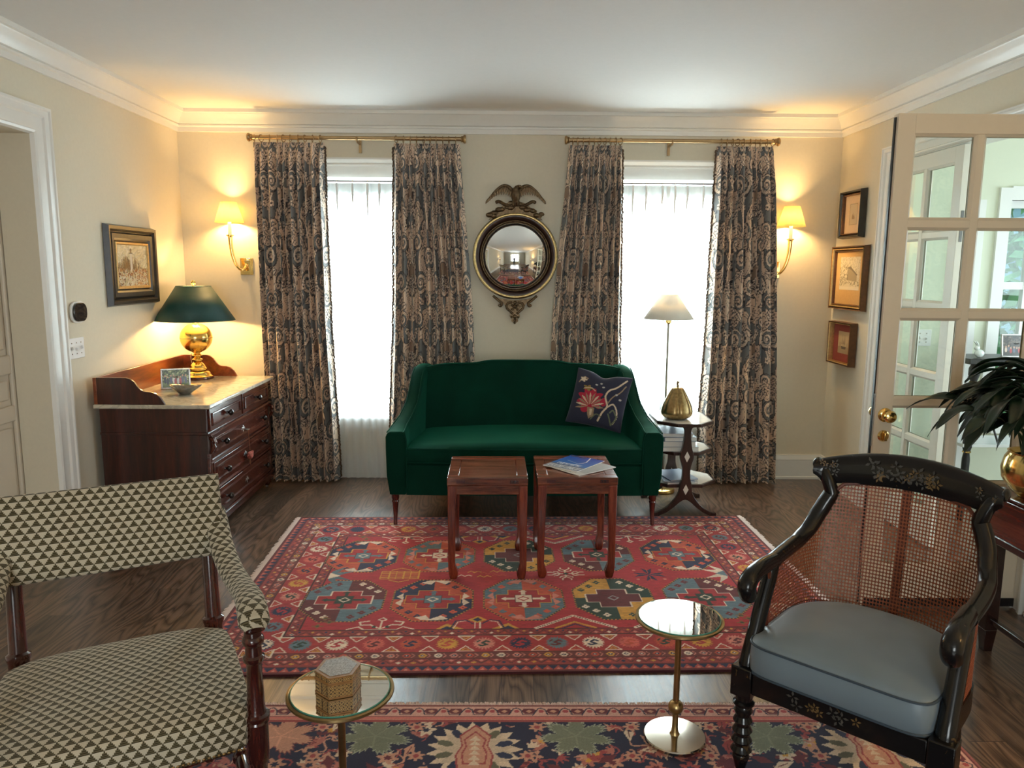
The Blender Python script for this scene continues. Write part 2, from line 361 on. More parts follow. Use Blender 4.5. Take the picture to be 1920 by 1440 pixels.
# left opening: deep jamb and a closed white panel door beyond it
M_DOORW = plain('white_door_paint', (.78, .74, .66), .01, rough=.35)
M_DOORB = plain('shaded_door_paint', (.66, .585, .47), .01, rough=.4)  # white door; the doorway's warm shade is put into its colour
d3 = holder('door_3'); xd = XL-.185; E0, E1 = DLY0-.10, 4.072
fr = MB().box(xd-.045, xd-.02, E0, E1, .01, DLZ+.05)
cols = (E0, E0+.115, (E0+E1)/2-.05, (E0+E1)/2+.05, E1-.115, E1); rows = [.01, .14, .80, .885, 1.05, 1.15, 2.15, DLZ+.05]
for k in (0, 2, 4): fr.box(xd-.02, xd, cols[k], cols[k+1], .01, DLZ+.05)
for k in range(0, 7, 2):
    for q in (1, 3): fr.box(xd-.02, xd-.0005, cols[q], cols[q+1], rows[k], rows[k+1])
obj('door_slab', fr, M_DOORB, d3, bevel=.006)
for k in (1, 3, 5):
    for q in (1, 3): obj('door_panel', MB().box(xd-.02, xd-.006, cols[q]+.03, cols[q+1]-.03, rows[k]+.03, rows[k+1]-.03), M_DOORB, d3, bevel=.01)

# french doors: two columns by five rows of panes
def french(w, h, z0=.012, t=.044):
    """leaf in local x 0..w (hinge at x=w), thickness along y"""
    st, tr, br, mu = .078, .085, .20, .034
    fr = MB(); pw = (w-2*st-mu)/2; ph = (h-tr-br-4*mu)/5; panes = []
    fr.box(0, st, -t/2, t/2, z0, z0+h).box(w-st, w, -t/2, t/2, z0, z0+h).box(st, w-st, -t/2, t/2, z0, z0+br).box(st, w-st, -t/2, t/2, z0+h-tr, z0+h)
    for r in range(5):
        zz = z0+br+r*(ph+mu)
        if r:
            fr.box(st, st+pw, -t*.42, t*.42, zz-mu, zz).box(st+pw+mu, w-st, -t*.42, t*.42, zz-mu, zz)
        for c in range(2):
            xx = st+c*(pw+mu); panes.append((xx, xx+pw, zz, zz+ph))
    fr.box(st+pw, st+pw+mu, -t*.42, t*.42, z0+br, z0+h-tr)
    bead = MB()
    for (a, b, c, d) in panes:
        for sgn in (-1, 1):
            y0, y1 = sgn*t*.42, sgn*t*.16; e = .012
            o = [(a, y0, c), (b, y0, c), (b, y0, d), (a, y0, d)]; i_ = [(a+e, y1, c+e), (b-e, y1, c+e), (b-e, y1, d-e), (a+e, y1, d-e)]
            bead.add(o+i_, [(k, (k+1) % 4, 4+(k+1) % 4, 4+k) for k in range(4)])
    gl = MB()
    for (a, b, c, d) in panes: gl.box(a+.004, b-.004, -.002, .002, c+.004, d-.004)
    return fr, bead, gl
M_DOORP = plain('warm_lit_door_paint', (.72, .62, .47), .01, rough=.35)  # same white paint as the closed leaf, warm lamplight put into its colour
LW, LH = .757, 2.292
def knobset(parent, x, t=.044):
    for sgn in (-1, 1):
        M = T3(x, sgn*t/2, .952) @ Matrix.Rotation(-sgn*PI/2, 4, 'X')
        obj('door_knob', MB().lathe([(0, 0), (.033, 0), (.033, .004), (.028, .009), (.012, .012), (.010, .030), (.018, .036), (.028, .046), (.029, .054), (.024, .064), (.012, .069), (0, .07)], 24, M), M_BRASS, parent)
        M = T3(x, sgn*t/2, .852) @ Matrix.Rotation(-sgn*PI/2, 4, 'X')
        b = obj('deadbolt', MB().lathe([(0, 0), (.027, 0), (.027, .004), (.022, .010), (0, .010)], 24, M), M_BRASS, parent)
        obj('thumb_turn', MB().box(-.007, .007, -.02, .02, .010, .030, M), M_BRASS, b, bevel=.003)
d1 = holder('door_1'); d1.location = (XR-.004-LW, 3.472, 0)
fr, be, gl = french(LW, LH)
obj('door_frame', fr, M_DOORP, d1, bevel=.0015); obj('glazing_bead', be, M_DOORP, d1, smooth=0); obj('glass_panes', gl, M_GLASS, d1, smooth=0)
knobset(d1, .045)
obj('weather_seal', MB().box(-.006, 0, -.004, .010, .02, 2.29), M_BLACK, d1, smooth=0)
obj('latch_plate', MB().box(-.004, 0, -.012, .012, .80, 1.05), plain('steel', (.5, .5, .5), rough=.3, metal=1), d1, smooth=0)
obj('door_sweep', MB().box(.01, LW-.01, -.026, -.022, .008, .05), M_BLACK, d1, smooth=0)
d2 = holder('door_2'); d2.location = (XR+.024, 4.984, 0); d2.rotation_euler = (0, 0, -PI/2)
# local x runs towards the camera; the hinge is at local x = 0 here
fr, be, gl = french(LW, LH)
obj('door_frame', fr, M_DOORW, d2, bevel=.0015); obj('glazing_bead', be, M_DOORW, d2, smooth=0); obj('glass_panes', gl, M_GLASS, d2, smooth=0)
obj('flush_bolt', MB().box(LW, LW+.003, -.008, .008, 1.78, 1.95), plain('dark_steel', (.1, .1, .1), rough=.35, metal=1), d2, smooth=0)
struct('trim_7', MB().box(XR+.005, XR+.15, DRY0-.02, DRY0-.001, 0, DRZ).box(XR+.005, XR+.15, DRY1+.001, DRY1+.02, 0, DRZ).box(XR+.005, XR+.15, DRY0-.02, DRY1+.02, DRZ-.005, DRZ+.012), M_TRIM, smooth=0)

# sunroom beyond the french doors
YS, XS = 5.20, 4.9
wall_with_holes('wall_sunroom_end', 1, XR+.15, XS, .12, [(3.10, 3.20, .25, 2.02), (3.42, 4.55, .55, 2.10)], M_SUNWALL, YS)
wall_with_holes('wall_sunroom_side', 0, 1.2, YS, .12, [(2.6, 4.9, .5, 2.2)], M_SUNWALL, XS)
wall_with_holes('wall_sunroom_front', 1, XR+.15, XS, -.12, [(3.0, 4.6, .6, 2.2)], M_SUNWALL, 1.2)  # unseen wall; its opening is added to let the front fill in
struct('trim_8', run(CROWN, '-y', YS, XR+.15, XS, 0, -1), M_TRIM, smooth=25)
struct('trim_9', MB().box(3.34, 3.42, YS-.02, YS+.1, .5, 2.18).box(3.42, 4.6, YS-.019, YS+.099, 2.10, 2.19).box(3.42, 4.6, YS-.05, YS+.1, .5, .55).box(3.05, 3.10, YS-.02, YS+.1, .2, 2.1).box(3.20, 3.25, YS-.02, YS+.1, .2, 2.1).box(3.10, 3.20, YS-.019, YS+.099, 2.02, 2.1), M_SASH, smooth=0)
w4 = holder('window_4')
s_ = MB()
for x in (3.42, 3.60, 3.96, 4.50): s_.box(x, x+.04, YS+.04, YS+.08, .55, 2.10)
for z in (.55, 1.50, 2.05): s_.box(3.42, 4.54, YS+.043, YS+.077, z, z+.05)
obj('window_frame', s_, M_SASH, w4, smooth=0); obj('window_pane', MB().box(3.45, 4.52, YS+.058, YS+.062, .58, 2.08), M_GLASS, w4, smooth=0)
w5 = holder('window_5')
s_ = MB()
for y in (2.6, 3.35, 4.1, 4.85): s_.box(XS+.04, XS+.08, y, y+.05, .5, 2.2)
for z in (.5, 1.35, 2.15): s_.box(XS+.043, XS+.077, 2.6, 4.9, z, z+.05)
obj('window_frame', s_, M_SASH, w5, smooth=0)
# garden and neighbour seen through the sunroom window
struct('ground_outside', MB().box(-9, 16, D+.3, 30, -.5, -.45), plain('lawn_green', (.09, .16, .05), .3, 3, rough=.9), smooth=0)
# ================================================================ woven patterns (numpy painters)
class Cloth:
    """paints flat woven areas on arrays of cloth coordinates"""
    def __init__(s, X, Y, base): s.X, s.Y = X, Y; s.c = np.empty(X.shape+(3,)); s.c[:] = lin(base)
    def win(s, x0, x1, y0, y1):
        return slice(*np.searchsorted(s.X[:, 0], (x0, x1))), slice(*np.searchsorted(s.Y[0, :], (y0, y1)))
    def rect(s, x0, x1, y0, y1, c):
        w = s.win(x0, x1, y0, y1); s.c[w] = lin(c)
    def poly(s, pts, c):
        P = np.array(pts, float); w = s.win(P[:, 0].min(), P[:, 0].max(), P[:, 1].min(), P[:, 1].max())
        X, Y = s.X[w], s.Y[w]
        if X.size == 0: return
        m = np.zeros(X.shape, bool); j = len(P)-1
        for i in range(len(P)):
            (xi, yi), (xj, yj) = P[i], P[j]
            if yi != yj: m ^= ((yi > Y) != (yj > Y)) & (X < (xj-xi)*(Y-yi)/(yj-yi)+xi)
            j = i
        s.c[w][m] = lin(c)
    def line(s, pts, wd, c, closed=False):
        P = [np.array(q, float) for q in pts]
        if closed: P = P+[P[0]]
        for a, b in zip(P[:-1], P[1:]):
            w = s.win(min(a[0], b[0])-wd, max(a[0], b[0])+wd, min(a[1], b[1])-wd, max(a[1], b[1])+wd)
            X, Y = s.X[w], s.Y[w]
            if X.size == 0: continue
            d = b-a; L = max(d@d, 1e-12); t = np.clip(((X-a[0])*d[0]+(Y-a[1])*d[1])/L, 0, 1)
            s.c[w][np.hypot(X-a[0]-t*d[0], Y-a[1]-t*d[1]) < wd/2] = lin(c)
    def disc(s, x, y, rx, ry, c, lobes=0, amp=0, ph=0, jag=0):
        R_ = 1+abs(amp)+abs(jag); w = s.win(x-rx*R_, x+rx*R_, y-ry*R_, y+ry*R_); X, Y = (s.X[w]-x)/rx, (s.Y[w]-y)/ry
        if X.size == 0: return
        a = np.arctan2(Y, X); r = np.hypot(X, Y); e = 1+amp*np.cos(lobes*(a-ph))+jag*np.sign(np.sin(34*a))
        s.c[w][r < e] = lin(c)
def fl(c, k): return tuple(min(255, v*k) for v in c)
RED, ORG, NVY, STL, GRN, YEL, IVO, MAR, PNK = (172, 42, 52), (190, 80, 55), (34, 42, 74), (92, 116, 128), (38, 62, 52), (206, 150, 60), (226, 206, 186), (98, 34, 40), (206, 130, 116)
def rot2(pts, x, y, k=0, sx=1, sy=1):
    out = []
    for a, b in pts:
        for _ in range(k % 4): a, b = -b, a
        out.append((x+a*sx, y+b*sy))
    return out

def red_rug():
    X0, X1, Y0, Y1 = -1.20, 1.66, 2.83, 4.768; N = .0042
    xs = np.arange(X0, X1, N); ys = np.arange(Y0, Y1, N); X, Y = np.meshgrid(xs, ys, indexing='ij'); k = Cloth(X, Y, RED)
    def ring(d0, d1, c):
        k.rect(X0+d0, X1-d0, Y0+d0, Y0+d1, c); k.rect(X0+d0, X1-d0, Y1-d1, Y1-d0, c); k.rect(X0+d0, X0+d1, Y0+d0, Y1-d0, c); k.rect(X1-d1, X1-d0, Y0+d0, Y1-d0, c)
    def along(d, step, fn):
        """call fn(P, i) along the four sides; P maps (s along, t inward) to cloth"""
        for side in range(4):
            L = (X1-X0 if side % 2 == 0 else Y1-Y0)-2*d; n = max(1, round(L/step)); st = L/n
            for i in range(n):
                s0 = d+(i+.5)*st
                P = {0: lambda a, t, s0=s0: (X0+s0+a, Y0+d+t), 2: lambda a, t, s0=s0: (X1-s0-a, Y1-d-t), 1: lambda a, t, s0=s0: (X1-d-t, Y0+s0+a), 3: lambda a, t, s0=s0: (X0+d+t, Y1-s0-a)}[side]
                fn(lambda pts: [P(*q) for q in pts], i, st)
    ring(0, .016, MAR); ring(.016, .050, NVY)
    along(.016, .044, lambda P, i, st: (k.poly(P([(-st*.5, 0), (st*.5, 0), (0, .032)]), (176, 74, 62)), k.poly(P([(-st*.22, .001), (st*.22, .001), (0, .016)]), PNK)))
    ring(.050, .056, MAR); ring(.056, .108, (150, 60, 56))
    def g1(P, i, st):
        c = (IVO, YEL, ORG, NVY)[i % 4]
        k.line(P([(-st*.5, .004), (0, .038), (st*.5, .004)]), .005, (88, 40, 40)); k.poly(P([(-.012, .012), (0, .003), (.012, .012), (0, .021)]), c); k.poly(P([(-.5*st-.011, .030), (-.5*st, .020), (-.5*st+.011, .030), (-.5*st, .038)]), PNK)
    along(.066, .062, g1); ring(.108, .112, (70, 28, 32)); ring(.112, .160, (110, 52, 50))
    def g2(P, i, st):
        c = (YEL, IVO, PNK, ORG)[i % 4]; k.poly(P([(-.020, .024), (-.008, .008), (.008, .008), (.020, .024), (.008, .040), (-.008, .040)]), c)
        k.poly(P([(-.012, .024), (0, .014), (.012, .024), (0, .034)]), NVY); k.poly(P([(-.005, .024), (0, .019), (.005, .024), (0, .029)]), IVO)
        k.line(P([(.022, .010), (.034, .024), (.022, .038)]), .004, PNK)
    along(.112, .066, g2); ring(.160, .166, (64, 26, 30)); ring(.166, .310, (166, 50, 52))
    def mainb(P, i, st):
        c = (NVY, YEL, (206, 96, 84), STL, PNK, ORG, IVO)[i*3 % 7]; c2 = (ORG, GRN, RED, MAR, NVY)[i % 5]
        z = []
        for j in range(40):
            a = 2*PI*j/40; r = .046*(1.15 if j % 2 else .82); z.append((r*math.cos(a), .072+r*math.sin(a)*1.05))
        k.poly(P(z), c)
        k.line(P([(-.022, .058), (-.010, .050), (.012, .062), (-.010, .076), (.008, .094), (.022, .084)]), .012, c2); k.line(P([(-.03, .085), (-.02, .096)]), .008, c2)
        for t0, sg in ((.006, 1), (.138, -1)):
            tri = [(st*.5-.036, t0), (st*.5+.036, t0), (st*.5, t0+sg*.044)]
            k.line(P(tri), .006, IVO, True); k.line(P([(st*.5-.016, t0+sg*.007), (st*.5+.016, t0+sg*.007), (st*.5, t0+sg*.026)]), .005, YEL if i % 2 else ORG, True)
    along(.166, .156, mainb); ring(.310, .316, (64, 26, 30)); ring(.316, .364, (146, 56, 54))
    def g3(P, i, st):
        k.line(P([(-st*.5, .006), (0, .042), (st*.5, .006)]), .004, (84, 34, 38)); k.poly(P([(-.010, .016), (0, .006), (.010, .016), (0, .026)]), (IVO, ORG, PNK)[i % 3]); k.poly(P([(st*.5-.008, .034), (st*.5, .026), (st*.5+.008, .034), (st*.5, .042)]), (NVY, YEL)[i % 2])
    along(.316, .058, g3); ring(.364, .370, (72, 28, 32))
    fx0, fx1, fy0, fy1 = X0+.37, X1-.37, Y0+.37, Y1-.37
    # guls
    pal = {'N': (NVY, ORG, STL, IVO), 'G': (YEL, GRN, MAR, (150, 150, 150)), 'S': (STL, MAR, GRN, IVO), 'O': (ORG, STL, IVO, RED)}
    def gul(x, y, kind, hx=.195, hy=.232):
        a, b, ctr, mk = pal[kind]; q = .42
        oc = [(-hx, -hy*q), (-hx*q, -hy), (hx*q, -hy), (hx, -hy*q), (hx, hy*q), (hx*q, hy), (-hx*q, hy), (-hx, hy*q)]
        O = [(x+u, y+v) for u, v in oc]; k.poly(O, b if kind != 'N' else ORG)
        A = a if kind != 'O' else STL; Bc = b if kind != 'O' else ORG
        k.poly([(x, y), (x-hx, y), (x-hx, y+hy*q), (x-hx*q, y+hy), (x, y+hy)], A); k.poly([(x, y), (x+hx, y), (x+hx, y-hy*q), (x+hx*q, y-hy), (x, y-hy)], A)
        k.poly([(x, y), (x+hx, y), (x+hx, y+hy*q), (x+hx*q, y+hy), (x, y+hy)], Bc); k.poly([(x, y), (x-hx, y), (x-hx, y-hy*q), (x-hx*q, y-hy), (x, y-hy)], Bc)
        k.line(O, .009, (60, 40, 44), True)
        for j in range(0, 8):
            p0, p1 = np.array(O[j]), np.array(O[(j+1) % 8]); n_ = max(2, int(np.linalg.norm(p1-p0)/.018))
            for t in np.linspace(0, 1, n_, endpoint=False): k.disc(*(p0+(p1-p0)*t), .0042, .0042, YEL)
        # stepped red cross field
        cx = [(-.135, -.045), (-.075, -.045), (-.075, -.10), (.075, -.10), (.075, -.045), (.135, -.045), (.135, .045), (.075, .045), (.075, .10), (-.075, .10), (-.075, .045), (-.135, .045)]
        inner = (164, 38, 44) if kind in 'NSO' else MAR
        k.poly(rot2(cx, x, y), inner); k.line(rot2(cx, x, y), .005, YEL if kind in 'NO' else IVO, True)
        c1 = ctr if kind != 'O' else IVO
        k.rect(x-.088, x+.088, y-.009, y+.009, c1); k.rect(x-.010, x+.010, y-.092, y+.092, c1)
        for sx, sy in ((1, 0), (-1, 0)): k.poly([(x+sx*.088, y-.022), (x+sx*.112, y), (x+sx*.088, y+.022), (x+sx*.078, y)], c1)
        for sy in (1, -1): k.poly([(x-.026, y+sy*.075), (x, y+sy*.098), (x+.026, y+sy*.075), (x, y+sy*.082)], c1)
        k.rect(x-.042, x+.042, y-.042, y+.042, c1); k.line([(x-.042, y-.042), (x+.042, y-.042), (x+.042, y+.042), (x-.042, y+.042)], .004, MAR, True)
        k.line([(x-.026, y), (x, y-.024), (x+.026, y), (x, y+.024)], .007, mk, True)
        # little clover and dog-nose marks in the quarters
        for sx, sy, c in ((-1, 1, fl(Bc, 1.1)), (1, -1, fl(Bc, 1.1)), (1, 1, A), (-1, -1, A)):
            for j in range(3):
                u, v = x+sx*(.06+.045*j), y+sy*(.185-.045*j)
                mc = IVO if kind in 'SG' and (sx*sy > 0) else c
                for du, dv in ((-.011, 0), (.011, 0), (0, .013), (0, -.011)): k.disc(u+du, v+dv, .0085, .0085, mc)
        if kind in 'NO':
            for sx, sy, vert in ((0, 1, 0), (0, -1, 0), (1, 0, 1), (-1, 0, 1)):
                cc = IVO if kind == 'N' else PNK
                if vert: pts = [(sx*.150, -.07), (sx*.180, -.04), (sx*.150, 0), (sx*.180, .03), (sx*.150, .07), (sx*.143, .0)]
                else: pts = [(-.07, sy*.195), (-.02, sy*.175), (0, sy*.215), (.05, sy*.178), (.085, sy*.215), (.03, sy*.225), (-.04, sy*.222)]
                k.poly([(x+u, y+v) for u, v in pts], cc)
    gx = [-.69, -.26, .185, .63, 1.09]
    for i, x in enumerate(gx):
        gul(x, 3.515, 'SNOGS'[i]); gul(x, 4.09, 'NOGSN'[i])
    # secondary motifs between the rows
    def hook(x, y, c, w=.006):
        for k4 in range(4):
            for sg in (1, -1):
                k.line(rot2([(0, 0), (.05, 0), (.075, sg*.022), (.095, sg*.022)], x, y, k4, 1, .85), w*1.3, c); k.line(rot2([(.03, 0), (.045, sg*.03), (.062, sg*.034)], x, y, k4, 1, .85), w*1.2, c)
        k.poly(rot2([(-.016, 0), (0, -.016), (.016, 0), (0, .016)], x, y), GRN)
    hook(.425, 3.82, IVO)
    for s0 in (-1, 1):
        for j in (0, .034, .062): k.line([(-.453-.10, 3.815+s0*j*.8), (-.453+.10, 3.815+s0*j*.8)], .009, YEL)
        for j in (-.10, -.055, -.02, .02, .055, .10): k.line([(-.453+j, 3.815), (-.453+j, 3.815+s0*.052)], .007, YEL)
        k.line([(-.453-.05, 3.815+s0*.066), (-.453, 3.815+s0*.092), (-.453+.05, 3.815+s0*.066)], .007, YEL)
    for j, (dx, dy, c) in enumerate(((-.13, .02, ORG), (-.07, -.02, IVO), (-.02, .03, YEL), (.05, .01, ORG), (.03, -.03, YEL), (.11, -.015, ORG), (.10, .035, YEL))):
        x, y = -.04+dx, 3.82+dy; k.line([(x-.036, y-.006), (x-.02, y+.012), (x, y-.010), (x+.016, y+.010), (x+.036, y-.004)], .006, c)
    for k4 in range(4):
        k.poly(rot2([(0, 0), (.030, .016), (.085, .030), (.055, .0), (.085, -.030), (.030, -.016)], .868, 3.80, k4), NVY); k.line(rot2([(.02, 0), (.08, 0)], .868, 3.80, k4), .005, ORG); k.disc(.868+(.07, -.07, .07, -.07)[k4], 3.80+(.06, .06, -.06, -.06)[k4], .009, .009, PNK)
    for sx, x, c, c2 in ((-1, fx1-.005, IVO, STL), (1, fx0+.005, STL, IVO)):
        for a in (-60, -25, 25, 60): 
            q = math.radians(a); k.poly([(x, 3.81), (x+sx*.05*math.cos(q-.35), 3.81+.06*math.sin(q-.35)), (x+sx*.14*math.cos(q), 3.81+.14*math.sin(q)), (x+sx*.05*math.cos(q+.35), 3.81+.06*math.sin(q+.35))], c if a > 0 else fl(c, .9))
        k.poly([(x, 3.77), (x+sx*.06, 3.81), (x, 3.85)], c2)
    # half motifs on the field's long edges
    for i in range(4):
        x = (gx[i]+gx[i+1])/2
        for (y, sg) in ((fy0, 1), (fy1, -1)):
            if i == 0 or (i == 3 and sg == -1):
                k.line([(x-.15, y+sg*.004), (x-.10, y+sg*.03), (x-.075, y+sg*.004), (x+.075, y+sg*.004), (x+.10, y+sg*.03), (x+.15, y+sg*.004)], .007, IVO)
                for s1 in (-1, 1):
                    k.line([(x, y+sg*.01), (x+s1*.05, y+sg*.05), (x+s1*.09, y+sg*.045), (x+s1*.10, y+sg*.075), (x+s1*.06, y+sg*.085)], .009, IVO); k.disc(x+s1*.03, y+sg*.028, .010, .010, GRN)
                k.line([(x, y+sg*.01), (x, y+sg*.09)], .009, IVO); k.line([(x-.018, y+sg*.10), (x, y+sg*.085), (x+.018, y+sg*.10), (x, y+sg*.118)], .008, IVO, True)
            elif i == 1:
                for s1 in (-1, 1):
                    k.poly([(x+s1*.06, y), (x+s1*.19, y), (x+s1*.14, y+sg*.055)], YEL); k.poly([(x+s1*.10, y), (x+s1*.17, y), (x+s1*.14, y+sg*.03)], NVY)
                    k.line([(x+s1*.12, y+sg*.01), (x+s1*.10, y+sg*.08), (x+s1*.055, y+sg*.09), (x+s1*.02, y+sg*.05)], .008, NVY); k.line([(x+s1*.108, y+sg*.01), (x+s1*.09, y+sg*.07), (x+s1*.055, y+sg*.08)], .005, IVO)
                    k.line([(x+s1*.012, y+sg*.01), (x+s1*.012, y+sg*.07)], .007, IVO)
                k.poly([(x-.045, y+sg*.09), (x, y+sg*.06), (x+.045, y+sg*.09), (x, y+sg*.13)], YEL); k.poly([(x-.022, y+sg*.09), (x, y+sg*.072), (x+.022, y+sg*.09), (x, y+sg*.115)], NVY)
            else:
                k.line([(x-.18, y+sg*.004), (x, y+sg*.125), (x+.18, y+sg*.004)], .018, IVO)
                for t in np.linspace(.05, .95, 16):
                    for s1 in (-1, 1): k.disc(x+s1*.18*(1-t), y+sg*(.004+.121*t), .0045, .0045, MAR)
                k.line([(x-.09, y+sg*.003), (x, y+sg*.062), (x+.09, y+sg*.003)], .013, YEL); k.line([(x-.06, y), (x, y+sg*.04), (x+.06, y)], .010, NVY)
    for sx in (fx0+.09, fx1-.09):
        for sy in (fy0+.06, fy1-.06):
            for du, dv in ((-.02, -.02), (.025, .02), (0, .055)): k.disc(sx+du, sy+dv, .02, .014, (130, 92, 52), 4, .4); k.disc(sx+du, sy+dv, .008, .006, GRN)
    abr = 1+.10*RNG.standard_normal((1, len(ys), 1))*np.ones((len(xs), 1, 1))
    k.c *= np.clip(np.repeat(np.repeat(RNG.normal(1, .09, (len(xs)//5+1, len(ys)//2+1)), 5, 0), 2, 1)[:len(xs), :len(ys), None]*(abr**.4), .6, 1.4)
    return X, Y, k.c, (X0, X1, Y0, Y1)

X, Y, C_, (rx0, rx1, ry0, ry1) = red_rug()
ca, sa = math.cos(.0228), math.sin(.0228)
rug = thing('patterned_rug', 'red hand knotted rug with octagon medallions lying under the two wooden stools', 'rug', (0, 0, 0), .0228)
M_RUG = colmat('red_rug_wool', grain=600, vary=.22)
grid_obj('pile', np.stack([X, Y, np.full_like(X, .011)], -1), M_RUG, rug, col=C_)
obj('backing', MB().box(rx0, rx1, ry0, ry1, .0005, .0095), plain('rug_edge_wool', rgb(70, 26, 32), .2, 200, rough=.95), rug, smooth=0)
M_FRINGE = plain('undyed_rug_fringe', rgb(238, 224, 220), .08, 300, rough=.95)
for xe, sg in ((rx0, -1), (rx1, 1)):
    fr = MB(); n = 190
    for i in range(n):
        y = ry0+(i+.5)*(ry1-ry0)/n; L = .030+.012*random.random(); dy = random.uniform(-.008, .008)
        fr.tube([(xe, y, .008), (xe+sg*L*.5, y+dy*.3, .009), (xe+sg*L, y+dy, .004)], [.0046, .0046, .0025], 5)
    tag(obj('fringe', fr, M_FRINGE, rug), kind='stuff')

def navy_rug():
    X0, X1, Y0, Y1 = -1.55, 1.572, .60, 2.602; N = .0036
    xs = np.arange(X0, X1, N); ys = np.concatenate([np.arange(Y0, 1.7, .012), np.arange(1.7, Y1, N)]); X, Y = np.meshgrid(xs, ys, indexing='ij')
    NV, PE, RO, SG, IV, DP = (26, 28, 58), (196, 142, 118), (156, 66, 66), (116, 120, 100), (214, 190, 164), (102, 38, 48)
    k = Cloth(X, Y, NV)
    def ring(d0, d1, c):
        k.rect(X0+d0, X1-d0, Y0+d0, Y0+d1, c); k.rect(X0+d0, X1-d0, Y1-d1, Y1-d0, c); k.rect(X0+d0, X0+d1, Y0+d0, Y1-d0, c); k.rect(X1-d1, X1-d0, Y0+d0, Y1-d0, c)
    rs = np.random.default_rng(5)
    # field: vines, blossoms, leaves
    pts = [(rs.uniform(X0+.1, X1-.1), rs.uniform(1.65, Y1-.1)) for _ in range(1500)]
    for i, (x, y) in enumerate(pts):
        if y < 1.95 and i % 3: continue
        a = rs.uniform(0, 2*PI); c = (PE, RO, (176, 104, 92), IV, DP)[i % 5]
        if i % 4 == 0:
            u = np.linspace(0, 1, 7); k.line(list(zip(x+.08*u*np.cos(a)+.018*np.sin(6*u)*np.sin(a), y+.08*u*np.sin(a)-.018*np.sin(6*u)*np.cos(a))), .006, (PE, RO)[i % 8 == 0])
        elif i % 4 == 1:
            for j in range(5):
                b = a+.55*(j-2); L = .046*(1-.12*abs(j-2)); k.poly([(x, y), (x+L*.5*math.cos(b-.3), y+L*.5*math.sin(b-.3)), (x+L*math.cos(b), y+L*math.sin(b)), (x+L*.5*math.cos(b+.3), y+L*.5*math.sin(b+.3))], c)
        elif i % 4 == 2:
            k.disc(x, y, .030, .028, c, 6, .30, a); k.disc(x, y, .012, .012, (DP, NV, YEL)[i % 3], 6, .2, a)
        else:
            k.poly([(x+.046*math.cos(a), y+.046*math.sin(a)), (x+.019*math.cos(a+1.7), y+.019*math.sin(a+1.7)), (x-.04*math.cos(a), y-.04*math.sin(a)), (x+.019*math.cos(a-1.7), y+.019*math.sin(a-1.7))], c)
            k.line([(x-.02*math.cos(a), y-.02*math.sin(a)), (x+.02*math.cos(a), y+.02*math.sin(a))], .004, DP)
    def leaf(x, y, s_, c, edge):
        def shape(m):
            out = []
            for j in range(96):
                a = 2*PI*j/96; r = s_*m*(.60+.50*abs(math.cos(3.5*(a+.3)))**.9)*(1.09 if j % 2 else .88); out.append((x+r*math.cos(a)*1.12, y+r*math.sin(a)*.92))
            return out
        k.disc(x, y, s_*1.22, s_*1.05, NV); k.poly(shape(1.06), edge); k.poly(shape(.96), c)
        for j in range(5):
            a = -.3+j*2*PI/5; k.line([(x, y), (x+s_*.72*math.cos(a), y+s_*.62*math.sin(a))], .005, fl(c, 1.12))
    for x, c in ((-.436, SG), (.259, SG), (.925, SG), (-.76, PE), (1.52, SG), (-1.2, SG)): leaf(x, 2.408, .098, c, (160, 164, 142) if c == SG else (120, 50, 56))
    for x in (-.09, 1.255, -1.45, .58):
        big = x != .58; y = 2.335 if big else 1.97; f = 1. if big else .9
        k.disc(x, y, .18, .165, NV)
        for ly in (0, 1):
            for j in range(19):
                a = PI*2*j/19+ly*.12; L = (.165, .135)[ly]*f; w = .020
                P = [(x+u*math.cos(a)-v*math.sin(a), y+(u*math.sin(a)+v*math.cos(a))*.95) for u, v in ((.03, -.006), (L*.75, -w), (L, 0), (L*.75, w), (.03, .006))]
                k.poly(P, IV if ly == 0 else fl(IV, .92))
        for j in range(10):
            a = PI*2*j/10+.3; cx_, cy_ = x+.105*math.cos(a), y+.10*math.sin(a)
            P = [(cx_+u*math.cos(a)-v*math.sin(a), cy_+u*math.sin(a)+v*math.cos(a)) for u, v in ((-.032, 0), (-.01, -.016), (.022, -.013), (.032, 0), (.022, .013), (-.01, .016))]
            k.poly(P, (98, 94, 74) if j % 3 else NVY)
        bod = [(-.05, -.10), (.05, -.10), (.058, -.03), (.04, .02), (.05, .07), (0, .13), (-.05, .07), (-.04, .02), (-.058, -.03)]
        k.poly([(x+u*1.12, y+v*1.08) for u, v in bod], RO); k.poly([(x+u, y+v) for u, v in bod], PE); k.line([(x+u*.72, y+v*.75) for u, v in bod], .006, RO, True)
        for v in np.linspace(-.07, .06, 6): k.poly([(x-.020, y+v-.012), (x+.020, y+v-.012), (x, y+v+.014)], IV)
    for x in (-.65, -.27, .10, .43, .72, 1.06, 1.42):
        for y in (2.46, 2.30, 2.14):
            k.disc(x+.03*math.sin(x*40+y*9), y, .030, .027, NV); k.disc(x+.03*math.sin(x*40+y*9), y, .025, .022, PE, 7, .25, x*9); k.disc(x+.03*math.sin(x*40+y*9), y, .010, .010, RO)
    ring(0, .010, (150, 84, 80)); ring(.010, .016, DP); ring(.016, .074, (204, 156, 140))
